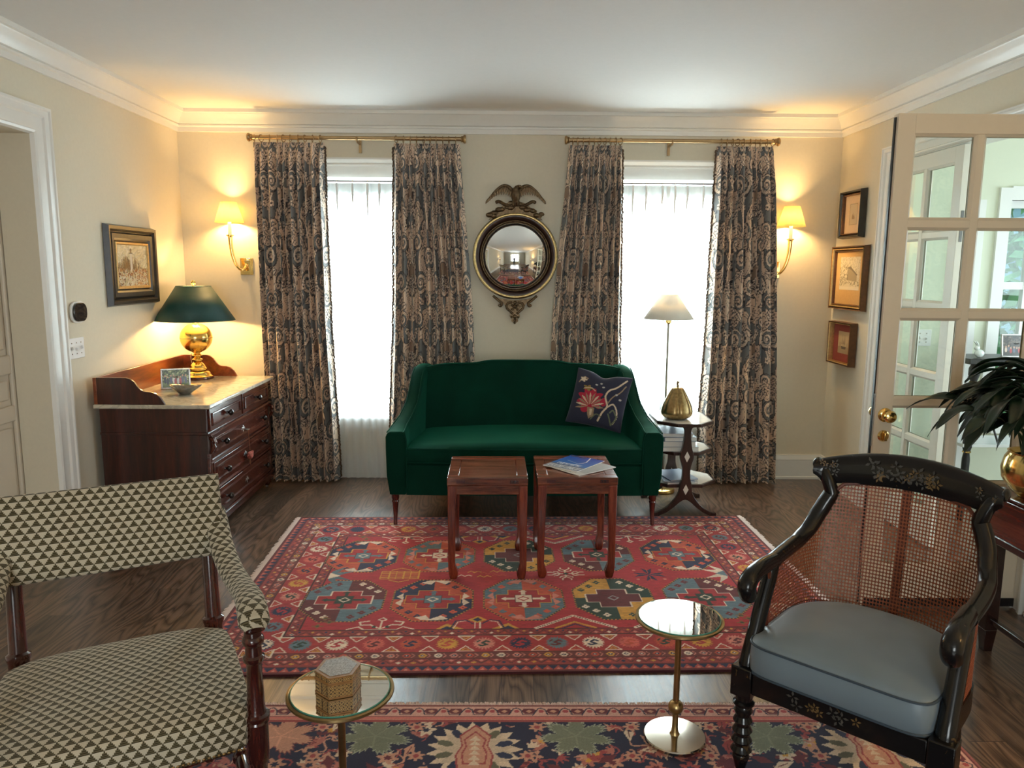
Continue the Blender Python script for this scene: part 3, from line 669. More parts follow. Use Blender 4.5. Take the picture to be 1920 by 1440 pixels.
    for side in range(4):
        L = X1-X0 if side % 2 == 0 else Y1-Y0; n = round(L/.088); st = L/n
        for i in range(n):
            s0 = (i+.5)*st
            P = {0: lambda a, t: (X0+s0+a, Y1-t), 2: lambda a, t: (X0+s0+a, Y0+t), 1: lambda a, t: (X1-t, Y0+s0+a), 3: lambda a, t: (X0+t, Y0+s0+a)}[side]
            q = lambda pts: [P(*w_) for w_ in pts]
            k.poly(q([(-.028, .045), (-.018, .028), (.018, .028), (.028, .045), (.014, .062), (-.014, .062)]), DP); k.poly(q([(-.012, .045), (0, .034), (.012, .045), (0, .056)]), PE)
            k.line(q([(-st*.5, .024), (-.030, .036), (-.022, .066), (st*.5-.03, .068), (st*.5-.012, .030), (st*.5, .024)]), .005, NV); k.disc(*P(st*.5, .045), .010, .010, (168, 70, 72))
    ring(.074, .080, DP); ring(.080, .092, (196, 108, 98)); ring(.092, .097, (206, 150, 130)); ring(.097, .112, (150, 62, 60))
    k.c *= RNG.normal(1, .07, (len(xs), len(ys), 1))
    return X, Y, k.c, (X0, X1, Y0, Y1)
X, Y, C_, (nx0, nx1, ny0, ny1) = navy_rug()
rug2 = thing('floral_rug', 'navy floral rug with pink border in front of the red rug, under the armchairs', 'rug')
M_RUG2 = colmat('navy_rug_wool', grain=500, vary=.26)
grid_obj('pile', np.stack([X, Y, np.full_like(X, .011)], -1), M_RUG2, rug2, col=C_)
obj('backing', MB().box(nx0, nx1, ny0, ny1, .0005, .0095), plain('rug_edge_rose', rgb(150, 84, 80), .2, 200, rough=.95), rug2, smooth=0)
fr = MB(); n = 330
for i in range(n):
    x = nx0+(i+.5)*(nx1-nx0)/n; L = .012+.012*random.random(); fr.tube([(x, ny1-.006, .011), (x+random.uniform(-.004, .004), ny1+L*.5, .010), (x+random.uniform(-.006, .006), ny1+L, .004)], [.005, .0045, .0025], 5)
tag(obj('fringe', fr, plain('worn_fringe', rgb(206, 178, 166), .1, 300, rough=.95), rug2), kind='stuff')
# ================================================================ curtains
def damask(U, V):
    """mirrored scrolling-leaf print: (fabric u, height v) -> linear colour"""
    RW, RH = .70, 1.12
    fl_ = np.floor(U/RW); u = U/RW-fl_; u = np.where(u > .5, 1-u, u)*2; v = (V/RH) % 1.
    per = lambda a: a-np.round(a)
    tan_, blue, dark, lite = lin((226, 201, 178)), lin((120, 121, 121)), lin((66, 59, 60)), lin((232, 210, 188))
    c = np.empty(U.shape+(3,)); c[:] = blue
    r_ = np.random.default_rng(11)
    # dark leafy ground
    g = np.sin(u*9.5+2.2*np.sin(v*12.6))+.9*np.sin(v*18.9+2.5*np.sin(u*7.8)); h_ = np.sin(u*31+3*np.sin(v*25.1))+np.sin(v*44+3*np.sin(u*17))
    c[h_ > 1.6] = lin((74, 76, 80)); c[g > -.25] = tan_; c[(g > -.25) & (g < -.10)] = dark; c[(g > .5) & (g < .58)] = dark*1.5; c[(g > 1.2) & (g < 1.32)] = dark*1.3
    AX, AY = .35, 1.12
    def scroll(x, y, r, turn, ph, fill=tan_, start=.0):
        dx, dy = (u-x)*AX, per(v-y)*AY; R_ = np.hypot(dx, dy)/r; m = R_ < 1.06
        th = np.arctan2(dy, dx*turn)+ph
        q = (th/(2*PI)+1.15*np.log(np.maximum(R_, .03))/np.log(3.)) % 1.
        body = m & (R_ < 1.0) & (q < .60); edge = m & (((q < .075) | ((q > .56) & (q < .64))) & (R_ < 1.0) | (R_ > .985))
        c[m & (R_ < 1)] = blue*.9; c[body] = fill; c[m & (R_ < 1) & (q > .22) & (q < .255) & (R_ > .3)] = lin((126, 104, 90)); c[edge] = dark
        eye = R_ < .17; c[eye] = fill; c[(R_ > .17) & (R_ < .24)] = dark
    def petal(x, y, L, w, a, fill=tan_):
        dx, dy = (u-x)*AX, per(v-y)*AY; s_ = dx*math.cos(a)+dy*math.sin(a); t = -dx*math.sin(a)+dy*math.cos(a); t = t-.25*w*np.sin(s_/L*PI)
        z = (s_ > 0) & (s_ < L); hw = w*np.sin(np.clip(s_/L, 0, 1)*PI)**.75*(1-.25*s_/L)
        c[z & (np.abs(t) < hw+.006)] = dark; c[z & (np.abs(t) < hw)] = fill; c[z & (np.abs(t) < .0035) & (s_ < .8*L)] = dark*1.6
        for k_ in (.3, .5, .7): c[z & (np.abs(s_-k_*L-np.abs(t)*.9) < .003) & (np.abs(t) < hw*.8)] = dark*2.2
    def medal(y, rx, ry):
        dx, dy = u*AX, per(v-y)*AY; w_ = np.hypot(dx/rx, dy/ry*(1+.25*np.tanh(dy*14)))
        c[w_ < 1.09] = dark; c[w_ < 1.03] = tan_; c[(w_ > .80) & (w_ < .87)] = dark; c[w_ < .80] = lin((150, 124, 104))
        for k_ in range(7):
            petal(0.0, y-.06, .085-.004*k_, .015, -PI/2+k_*PI/6+.02, lite)
    big = [(.78, .08, .078, 1, .3), (.42, .20, .060, -1, 2.), (.86, .33, .060, -1, 1.), (.52, .44, .080, 1, 4.), (.92, .60, .078, 1, 2.6), (.40, .70, .066, -1, .5), (.78, .80, .056, -1, 3.3), (.44, .93, .058, 1, 5.2)]
    for x, y, r, t, p_ in big: scroll(x, y, r, t, p_, lite if r > .075 else tan_)
    for i, (x, y, L, a) in enumerate([(.1, .02, .13, 1.2), (.16, .20, .12, 1.9), (.62, .14, .12, .6), (.98, .20, .13, 2.3), (.66, .30, .11, 2.6), (.1, .36, .12, .9), (.72, .52, .13, -.5), (.28, .52, .13, 2.0), (.62, .66, .12, .9), (.12, .72, .13, 1.5), (.96, .74, .12, 2.5), (.60, .86, .13, 2.1), (.2, .86, .11, .7), (.98, .95, .12, 2.0), (.94, .45, .10, 1.4), (.3, .3, .09, -.6)]):
        petal(x, y, L, .026, a, tan_ if i % 3 else lite)
    medal(.0, .072, .10); medal(.5, .085, .12)
    for x, y in ((.25, .12), (.28, .40), (.7, .41), (.22, .62), (.8, .94), (.62, .76), (.30, .80)):
        for k_ in range(5):
            d = np.hypot((u-x)*AX-.016*math.cos(k_*1.256), per(v-y)*AY-.016*math.sin(k_*1.256)); c[d < .0135] = dark; c[d < .0105] = lite
        d = np.hypot((u-x)*AX, per(v-y)*AY); c[d < .007] = dark
    return c
M_CURT = colmat('printed_linen', grain=700, bumpamt=.25, vary=.10, sheen=.1)
M_ROD = plain('antique_gold_rod', (.40, .27, .14), .1, 20, rough=.38, metal=1)
M_TASSEL = plain('tan_tassel_fringe', rgb(88, 70, 54), .3, 60, rough=.9)
M_BLUETASSEL = plain('grey_tassel_fringe', rgb(84, 88, 96), .3, 60, rough=.9)
YC = D-.132; ROD_Z = 2.535
def interp(prof, z): zs = [q[0] for q in prof]; return np.interp(z, zs, [q[1] for q in prof])
def curtain(label, left, right, inner, ztop, folds, u0, seed):
    """left/right: [(z,x)...] edges of the hanging panel; inner: +1 when the tasselled edge is the right one"""
    rs = np.random.default_rng(seed); nu, nv = folds*22+1, 430
    s = np.linspace(0, 1, nu); z = np.concatenate([np.linspace(.012, ztop, nv)]); Sg, Zg = np.meshgrid(s, z, indexing='ij')
    kn = np.linspace(0, 1, folds+1); kn[1:-1] += rs.uniform(-.22, .22, folds-1)/folds; ph = np.interp(Sg, kn, np.arange(folds+1))
    amp_f = rs.uniform(.75, 1.2, folds+1); am = np.interp(Sg, kn, amp_f)
    dn = np.clip((ztop-Zg)/.30, 0, 1); A = (.016+.036*dn**.6)*am
    fold = np.abs(np.sin(PI*ph))**.70
    edge = np.clip(np.minimum(Sg, 1-Sg)/.05, 0, 1)
    sway = .010*np.sin(Zg*2.1+Sg*3+seed)*dn
    y = YC+.034-A*1.75*fold*(.55+.45*edge)+sway*.4
    x0, x1 = interp(left, Zg), interp(right, Zg)
    x = x0+(x1-x0)*(Sg+.004*np.sin(Zg*5+ph*2.3+seed)*dn) + .010*np.sin(2*PI*ph)*dn*.6
    tp = np.clip((Zg-(ztop-.13))/.13, 0, 1); pin = np.sin(2*PI*ph)*.010*tp; x = x+pin
    P = np.stack([x, y, Zg], -1)
    k_ = int(nv*.55); arc = np.concatenate([[0], np.cumsum(np.hypot(np.diff(x[:, k_]), np.diff(y[:, k_])))])
    U = u0+np.repeat(arc[:, None], nv, 1); C_ = damask(U, Zg*1.0+.1)
    t = thing('patterned_curtain', label, 'curtain', group=None)
    grid_obj('drape', P, M_CURT, t, col=C_)
    # pleat rings riding on the rod
    for i in range(folds):
        sc = (kn[i]+kn[i+1])/2; xx = interp(left, ztop)+(interp(right, ztop)-interp(left, ztop))*sc
        rg = MB(); th = rs.uniform(-.5, .5)
        pts = [(xx+.024*math.cos(a)*math.sin(th), YC+.024*math.cos(a)*math.cos(th)+.0, ROD_Z-.006+.024*math.sin(a)) for a in np.linspace(0, 2*PI, 17)]
        rg.tube(pts, .0028, 6, cap=False); rg.tube([(xx, YC-.0, ROD_Z-.029), (xx, YC+.004, ztop-.028)], .0022, 5)
        obj('ring', rg, M_ROD, t)
    # tassel edging along the inner edge
    tm = MB(); j = -1 if inner > 0 else 0; col_x, col_y = x[j], y[j]
    for i, zz in enumerate(np.arange(.05, ztop-.02, .024)):
        xx, yy = np.interp(zz, z, col_x), np.interp(zz, z, col_y); d = inner*rs.uniform(.002, .007)
        tm.tube([(xx-inner*.006, yy-.004, zz+.006), (xx+d, yy-.006, zz), (xx+d*1.25, yy-.006, zz-.012), (xx+d*1.2, yy-.006, zz-.020)], [.003, .0068, .0072, .0028], 6)
    tag(obj('tassel_trim', tm, M_TASSEL, t), kind='stuff')
    return t
curtain('patterned blue and tan curtain nearest the dresser and its green lamp', [(0, -1.79), (1.2, -1.80), (2.5, -1.812)], [(0, -1.245), (.6, -1.262), (1.25, -1.287), (2.5, -1.297)], 1, 2.505, 10, 0.0, 3)
curtain('patterned blue and tan curtain between left window and round mirror', [(0, -.868), (.55, -.852), (1.5, -.815), (2.5, -.80)], [(0, -.16), (.9, -.212), (1.25, -.226), (2.5, -.323)], -1, 2.505, 10, .33, 8)
curtain('patterned blue and tan curtain between round mirror and right window', [(0, .30), (.9, .352), (1.25, .362), (2.5, .468)], [(0, .90), (1.2, .872), (2.5, .854)], 1, 2.505, 10, .66, 14)
curtain('patterned blue and tan curtain nearest the right wall and octagonal table', [(0, 1.507), (.5, 1.495), (1.25, 1.515), (2.5, 1.536)], [(0, 2.105), (1.25, 2.045), (2.5, 1.95)], -1, 2.505, 10, .2, 21)
for x0, x1, lab in ((-1.805, -.312, 'antique gold curtain rod over the left window'), (.467, 1.947, 'antique gold curtain rod over the right window')):
    t = thing('curtain_rod', lab, 'curtain rod')
    obj('pole', MB().cyl((x0-.012, YC, ROD_Z), (x1+.012, YC, ROD_Z), .0145, n=16), M_ROD, t)
    for x, sg in ((x0, -1), (x1, 1)):
        M = T3(x, YC, ROD_Z) @ Matrix.Rotation(sg*PI/2, 4, 'Y')
        obj('finial', MB().lathe([(0, 0), (.020, 0), (.024, .006), (.020, .012), (.028, .018), (.031, .026), (.026, .034), (0, .036)], 20, M), M_ROD, t)
    xm = (x0+x1)/2
    obj('bracket', MB().box(xm-.010, xm+.010, D-.012, D-.001, ROD_Z-.085, ROD_Z+.01).box(xm-.006, xm+.006, YC+.004, D-.01, ROD_Z-.028, ROD_Z-.016).tube([(xm, YC-.019, ROD_Z+.008), (xm, YC-.019, ROD_Z-.008), (xm, YC-.010, ROD_Z-.019), (xm, YC+.01, ROD_Z-.020)], .006, 8), M_ROD, t)

def sheer_mat():
    m, nt, b = newmat('white_sheer_voile'); nt.nodes.remove(b); out = nt.nodes['Material Output']
    v = coords(nt, (1, 1, 1)); f = noise(nt, v, 600, 2)
    tr = nd(nt, 'ShaderNodeBsdfTransparent'); tl = nd(nt, 'ShaderNodeBsdfTranslucent'); df = nd(nt, 'ShaderNodeBsdfDiffuse')
    tl.inputs[0].default_value = (.93, .95, .95, 1); df.inputs[0].default_value = (.88, .89, .88, 1)
    a = nd(nt, 'ShaderNodeMixShader'); a.inputs[0].default_value = .42; nt.links.new(tl.outputs[0], a.inputs[1]); nt.links.new(df.outputs[0], a.inputs[2])
    c = nd(nt, 'ShaderNodeMixShader'); nt.links.new(mth(nt, 'ADD', .60, mth(nt, 'MULTIPLY', f, .2)), c.inputs[0]); nt.links.new(tr.outputs[0], c.inputs[1]); nt.links.new(a.outputs[0], c.inputs[2])
    nt.links.new(c.outputs[0], out.inputs[0]); return m
M_SHEER = sheer_mat(); YSH = D-.066
def heading_mat(fac=.965):
    m, nt, b = newmat('white_voile_heading'); nt.nodes.remove(b); out = nt.nodes['Material Output']
    tl = nd(nt, 'ShaderNodeBsdfTranslucent'); df = nd(nt, 'ShaderNodeBsdfDiffuse'); tr = nd(nt, 'ShaderNodeBsdfTransparent'); f = noise(nt, coords(nt), 400, 2)
    nt.links.new(mixc(nt, f, (.80, .86, .86), (.92, .95, .95)), tl.inputs[0]); df.inputs[0].default_value = (.9, .92, .92, 1)
    a = nd(nt, 'ShaderNodeMixShader'); a.inputs[0].default_value = fac; nt.links.new(tl.outputs[0], a.inputs[1]); nt.links.new(df.outputs[0], a.inputs[2]); nt.links.new(a.outputs[0], out.inputs[0]); return m
M_HEAD = heading_mat()
def thing_part(t, xc, hw, ple, zt, ph, s):
    """the doubled heading strip and the stitched pinch pleats"""
    xs = np.linspace(xc-hw, xc+hw, 161); zs = np.linspace(zt-.085, zt+.004, 6); Xg, Zg = np.meshgrid(xs, zs, indexing='ij')
    h_ = grid_obj('heading', np.stack([Xg, YSH+.010-.004*np.sin(Xg*70), Zg], -1), M_HEAD, t)
    for k in range(ple+1):
        xx = xc-hw+2*hw*np.interp(k, ph[:, -1], s); L = .20+.07*math.sin(k*2.3)
        obj('pinch_pleat', MB().tube([(xx, YSH-.012, zt+.004), (xx+.002, YSH-.014, zt-.05), (xx-.001, YSH-.012, zt-.12), (xx, YSH-.009, zt-L)], [.007, .010, .0075, .002], 8, flat=.7, upv=(0, 1, 0)), M_HEAD, h_)
    return h_
for i, (xc, lab) in enumerate(((-1.06, 'white sheer curtain hanging in the left window'), (1.20, 'white sheer curtain hanging in the right window'))):
    t = thing('sheer_curtain', lab, 'curtain'); nu, nv = 301, 90; zt = 2.225; hw = .56
    s = np.linspace(0, 1, nu); z = np.linspace(.012, zt, nv); Sg, Zg = np.meshgrid(s, z, indexing='ij')
    ple = 11; ph = Sg*ple+.10*np.sin(Sg*21+i); top = np.clip((Zg-1.75)/(zt-1.75), 0, 1)
    pin = np.exp(-((ph-np.round(ph))/.10)**2)*top
    y = YSH-.007*np.sin(2*PI*ph*1.7+Zg*.6+np.sin(Zg*2+Sg*9))*(1-.5*top)-.010*pin*np.sin((ph-np.round(ph))*60)
    x = xc-hw+2*hw*Sg
    grid_obj('voile', np.stack([x, y, Zg], -1), M_SHEER, t)
    hd = thing_part(t, xc, hw, ple, zt, ph, s)
    if i == 1:
        zs = np.linspace(.012, zt, 40); xs = np.linspace(xc-.012, xc+.014, 4); Xg, Zg = np.meshgrid(xs, zs, indexing='ij')
        grid_obj('overlap_hem', np.stack([Xg+.006*np.sin(Zg*3), YSH-.013+0*Xg, Zg], -1), heading_mat(.90), t)
    tabs = MB()
    for k in range(ple+1):
        xx = xc-hw+2*hw*np.interp(k, ph[:, -1], s)
        if abs(xx-xc) < hw-.01: tabs.tube([(xx, YSH+.0085*math.cos(a), 2.2428+.0085*math.sin(a)) for a in np.linspace(0, 2*PI, 9)], .0016, 5, cap=False)
    tag(obj('rings', tabs, M_ROD, t), kind='stuff')
    t2 = thing('sheer_rod', lab.replace('white sheer curtain hanging in', 'thin bronze rod carrying the sheer across'), 'curtain rod')
    obj('pole', MB().cyl((xc-hw-.02, YSH, 2.243), (xc+hw+.02, YSH, 2.243), .0045, n=10), plain('bronze_rod', rgb(70, 55, 48), rough=.4, metal=.8), t2)
    for e in (xc-hw-.018, xc+hw+.018): obj('bracket', MB().box(e-.006, e+.006, YSH-.004, D-.020, 2.236, 2.25), M_ROD, t2, smooth=0)
# ================================================================ green velvet settee
def velvet(name, c, edge):
    m, nt, b = newmat(name); setp(b, rough=.85, sheen=.7, sheenr=.4, spec=.1)
    b.inputs['Sheen Tint'].default_value = (*edge, 1)
    v = coords(nt); f = noise(nt, v, 5, 3, .5, .4); g = noise(nt, coords(nt, (1, 1, 6)), 120, 2)
    h_ = mth(nt, 'ADD', mth(nt, 'MULTIPLY', f, .75), mth(nt, 'MULTIPLY', g, .25))
    nt.links.new(ramp(nt, h_, [(.3, tuple(x*.75 for x in c)), (.7, tuple(x*1.3 for x in c))]), b.inputs['Base Color']); bump(nt, b, g, .15, .001); return m
M_VEL = velvet('emerald_velvet', (.0009, .028, .016), (.02, .22, .13))
M_MAH = wood('dark_mahogany', rgb(34, 12, 10), rgb(70, 25, 18), rgb(104, 42, 28), 2, 5, .25, .5)
sofa = thing('settee', 'emerald green velvet settee with sloping arms between the two windows', 'sofa', (.136, 4.60, 0))
# local: x across (half width .87), y depth from the front, z up
HW = .868
def arm_top(y):  # swoop from front to back
    return np.interp(y, [0, .06, .16, .28, .38, .47, .55, .62, .70, .78], [.610, .614, .628, .668, .728, .805, .878, .925, .945, .945])
def arm(sg):
    rings = []
    for y in np.linspace(0, .78, 27):
        zt = float(arm_top(y)); xo = np.interp(y, [0, .15, .40, .78], [HW, HW-.012, HW-.075, HW-.115]); wd = np.interp(y, [0, .3, .6, .78], [.130, .105, .095, .12])
        r = []; xi = xo-wd
        q = [(xo-.022, .205), (xo-.004, .33), (xo, .5), (xo, zt-.035), (xo-.010, zt-.010), (xo-.032, zt), (xi+.030, zt), (xi+.008, zt-.012), (xi, zt-.04), (xi, .5), (xi+.004, .33), (xi+.006, .205)]
        rings.append([(sg*a, y, b) for a, b in q])
    return MB().loft(rings)
for sg in (-1, 1):
    a = obj('arm', arm(sg), M_VEL, sofa, smooth=60, bevel=.008)
    w = MB(); pt = []
    for y in np.linspace(.0, .60, 20):
        xo = np.interp(y, [0, .15, .40, .78], [HW, HW-.012, HW-.075, HW-.115]); wd = np.interp(y, [0, .3, .6, .78], [.130, .105, .095, .12]); pt.append((sg*(xo-wd+.014), y-.001, float(arm_top(y))+.001))
    w.tube([(sg*(HW-.13), -.002, .25), (sg*(HW-.13), -.002, .56)]+pt, .0045, 6)
    po = [(sg*(np.interp(y, [0, .15, .40, .78], [HW, HW-.012, HW-.075, HW-.115])-.012), y-.001, float(arm_top(y))-.002) for y in np.linspace(0, .66, 20)]
    w.tube(po, .0045, 6); obj('piping', w, M_VEL, a)
bk = []
def back_top(x):
    a = abs(x)/.70; return .985-.012*a*a-.020*(1/(1+math.exp(-(abs(x)-.29)*40)))-.026*np.clip((abs(x)-.50)/.2, 0, 1)**2
for x in np.linspace(-.70, .70, 57):
    zt = back_top(x); cr = .018*math.cos(x/.70*PI/2)
    bk.append([(x, .56-cr, .30), (x, .585-cr, .52), (x, .62-cr*.8, .75), (x, .645, zt-.05), (x, .652, zt-.02), (x, .668, zt-.003), (x, .70, zt), (x, .735, zt-.006), (x, .75, zt-.03), (x, .765, .6), (x, .77, .205), (x, .70, .205)])
b_ = obj('backrest', MB().loft(bk), M_VEL, sofa, smooth=60)
obj('piping', MB().tube([(x, .654, back_top(x)-.004) for x in np.linspace(-.70, .70, 57)], .0048, 6), M_VEL, b_)
rail = []
for x in np.linspace(-.742, .742, 41):
    f = -.012*(1-(x/.742)**2); rail.append([(x, .004+f, .205), (x, .0+f, .30), (x, .0+f, .395), (x, .03+f, .412), (x, .60, .412), (x, .60, .205)])
obj('seat_base', MB().loft(rail), M_VEL, sofa, smooth=50)
# crowned seat cushion: wider in front between the arms' fronts
NX, NY = 61, 25; P = np.zeros((NX, NY, 3)); Q = np.zeros((NX, NY, 3))
for i, u in enumerate(np.linspace(-1, 1, NX)):
    for j, v in enumerate(np.linspace(0, 1, NY)):
        hwid = np.interp(v, [0, .25, 1], [.732, .728, .690]); y = -.018*(1-u*u)+v*.60
        ed = min(1., (1-abs(u))/.09)*1.; fe = min(1., v/.12); cr = (1-.85*(1-ed)**2)*(1-.75*(1-fe)**2)
        P[i, j] = (u*hwid, y, .503+.040*cr*(1-.75*u*u)*(.75+.25*v))
# a closed cushion: top sheet, sides, bottom
rings = []
for i in range(NX):
    top = [tuple(P[i, j]) for j in range(NY)]; x = P[i, 0, 0]
    rings.append(top+[(P[i, -1, 0], P[i, -1, 1], .42), (x, P[i, 0, 1]+.004, .413), (x, P[i, 0, 1]-.004, .44), (x, P[i, 0, 1]-.004, .485)])
cu_ = obj('seat_cushion', MB().loft(rings), M_VEL, sofa, smooth=60)
pip = MB()
for zz, dy in ((.503, -.001), (.416, 0)):
    pip.tube([(P[i, 0, 0], P[i, 0, 1]+dy-.002, zz) for i in range(NX)], .0050, 6)
obj('piping', pip, M_VEL, cu_)
def sabre(x, y, out):
    z = [0, .012, .05, .10, .150, .158, .166, .180, .206]; r = [.012, .012, .0125, .016, .020, .023, .020, .024, .025]
    dy = [-.018, -.016, -.008, -.002, 0, 0, 0, 0, 0]
    return MB().tube([(x, y+out*d*1.2*-1, zz) for zz, d in zip(z, dy)], r, 14)
for x in (-.815, .815):
    obj('leg', MB().tube([(x, .030+d, zz) for zz, d in zip([.0125, .02, .05, .10, .150, .158, .166, .180, .206], [-.018, -.018, -.009, -.002, 0, 0, 0, 0, 0])], [.012, .012, .0125, .016, .020, .023, .020, .024, .025], 14), M_MAH, sofa)
    obj('leg', MB().tube([(x*.84, .72, .206), (x*.84, .735, .10), (x*.84, .76, .0)], [.024, .019, .015], 12), M_MAH, sofa)

# embroidered cushion
cush = thing('throw_pillow', 'navy throw pillow with a pink flower in the right corner of the green settee', 'cushion', (.597, 4.925, .586))
N_ = 121; t_ = np.linspace(-1, 1, N_); Ug, Vg = np.meshgrid(t_, t_, indexing='ij')
puff = ((1-Ug**2).clip(0)*(1-Vg**2).clip(0))**.42
hw = .190; sx = Ug*hw*(1-.05*(1-Vg**2)); sz = Vg*hw*(1-.05*(1-Ug**2))-.030*np.exp(-(Ug/.32)**2)*np.clip(Vg, 0, 1)**2
def pillow_art(X, Y):
    k = Cloth(X, Y, (46, 48, 66)); TAU, CRM, PK, GR = (150, 128, 104), (206, 186, 160), (166, 40, 62), (104, 110, 84)
    k.disc(-.05, -.015, .085, .07, PK, 9, .18); k.disc(.045, -.02, .022, .03, PK); k.disc(-.075, -.085, .03, .028, PK)
    for j in range(11):
        a = PI*.02+j*PI*1.05/10; L = .105; c = CRM if j % 2 else TAU; x0, y0 = -.045, -.065
        k.poly([(x0+.01*math.cos(a), y0+.01*math.sin(a)), (x0+L*.7*math.cos(a-.10), y0+L*.72*math.sin(a-.10)), (x0+L*math.cos(a), y0+L*.95*math.sin(a)), (x0+L*.7*math.cos(a+.10), y0+L*.72*math.sin(a+.10))], c)
    k.poly([(-.06, -.07), (-.01, -.07), (-.005, -.125), (-.035, -.15), (-.05, -.12)], TAU); k.poly([(-.04, -.08), (-.022, -.08), (-.02, -.12), (-.033, -.13)], CRM)
    def vine(p, w, c): k.line(spline(p, 8), w, c)
    vine([(.03, -.15), (.05, -.09), (.075, -.04), (.05, .02), (.065, .07), (.11, .10), (.16, .16)], .012, CRM); vine([(.075, -.02), (.10, .03), (.14, .07), (.165, .12)], .008, TAU)
    vine([(.075, -.05), (.11, -.02), (.14, -.05), (.15, -.10), (.13, -.15)], .010, CRM); vine([(.10, -.08), (.12, -.06), (.145, -.09)], .010, GR); vine([(-.02, -.15), (.01, -.11), (.045, -.12)], .007, GR)
    vine([(-.16, .09), (-.13, .13), (-.10, .125)], .009, TAU); k.disc(-.13, .115, .022, .016, CRM, 5, .3); k.disc(-.085, .06, .03, .018, (140, 120, 70), 5, .3); vine([(-.11, .055), (-.06, .065), (-.03, .05)], .006, CRM)
    for x, y in ((.0, .12), (-.03, .10), (.02, .09), (.12, .05), (.15, .02)): k.disc(x, y, .009, .007, (180, 176, 170))
    for s_ in (-1, 1):
        k.line([(.12, -.16), (.125+.02*s_, -.12), (.12+.03*s_, -.09)], .009, GR)
    return k.c
PC = pillow_art(Ug*hw, Vg*hw)
lean, yaw_ = math.radians(20), math.radians(-16)
Mp = Rz(yaw_) @ Matrix.Rotation(-lean, 4, 'X') @ Matrix.Rotation(math.radians(9), 4, 'Y'); Mn = np.array(Mp.to_3x3())
P1 = np.stack([sx, -.062*puff, sz+hw*.95], -1) @ Mn.T; P2 = np.stack([sx, .062*puff, sz+hw*.95], -1) @ Mn.T
M_PIL = colmat('embroidered_linen', grain=700, vary=.15)
grid_obj('front', P1, M_PIL, cush, col=PC)
grid_obj('back', P2, plain('navy_linen', rgb(46, 48, 66), .1, 200, rough=.9), cush)
# ================================================================ two hardwood stools
M_ELM = wood('polished_elm', rgb(58, 26, 16), rgb(116, 60, 38), rgb(156, 92, 62), 0, 3.2, .22, .5)
M_ELMV = wood('polished_elm_upright', rgb(52, 18, 12), rgb(108, 44, 28), rgb(144, 68, 42), 2, 3.2, .24, .5)
def stool(label, loc, rz):
    W_, Dp, Ht = .413, .462, .548; t = thing('wooden_stool', label, 'stool', loc, rz, None)
    fr = MB(); a, b = W_/2, Dp/2
    fr.box(-a, a, -b, -b+.055, Ht-.040, Ht).box(-a, a, b-.055, b, Ht-.040, Ht).box(-a, -a+.055, -b+.055, b-.055, Ht-.040, Ht).box(a-.055, a, -b+.055, b-.055, Ht-.040, Ht)
    obj('seat_frame', fr, M_ELM, t, bevel=.003)
    obj('seat_panel', MB().box(-a+.056, a-.056, -b+.056, b-.056, Ht-.03, Ht-.002), M_ELM, t, bevel=.002)
    pe = MB()
    for x in (-a+.07, a-.07):
        for y in (-b, b): pe.box(x-.022, x+.022, y-.0012, y+.0012, Ht-.028, Ht-.012)
    obj('tenon', pe, M_MAH, t, smooth=0)
    for sg in (-1, 1):
        y = sg*(b-.004); y0 = sg*(b-.030)
        ap = [(-a+.004, Ht-.041), (a-.004, Ht-.041), (a-.004, Ht-.060), (a-.045, Ht-.088), (-a+.045, Ht-.088), (-a+.004, Ht-.060)]
        obj('apron', MB().prism(ap, 1, min(y, y0), max(y, y0)), M_ELM, t, bevel=.002)
        x = sg*(a-.004); x0 = sg*(a-.030)
        ap = [(-b+.004, Ht-.041), (b-.004, Ht-.041), (b-.004, Ht-.060), (b-.045, Ht-.088), (-b+.045, Ht-.088), (-b+.004, Ht-.060)]
        obj('apron', MB().prism(ap, 0, min(x, x0), max(x, x0)), M_ELM, t, bevel=.002)
        for sy in (-1, 1):
            rings = []
            for z, w, ins in ((0, .031, .014), (.012, .040, .010), (.034, .048, .006), (.058, .043, .004), (.085, .036, .003), (.20, .037, .003), (.40, .043, .002), (Ht-.041, .048, .0015)):
                xo, yo = sg*(a-ins), sy*(b-ins); xi, yi = xo-sg*w, yo-sy*w
                rings.append([(xo, yo, z), (xi, yo, z), (xi, yi, z), (xo, yi, z)])
            obj('leg', MB().loft(rings), M_ELMV, t, bevel=.005)
    return t
stool('left wooden stool with a bare top, in front of the green settee', (-.080, 3.965, .0115), .01)
stool('right wooden stool with magazines on it, in front of the green settee', (.383, 3.985, .0115), .01)

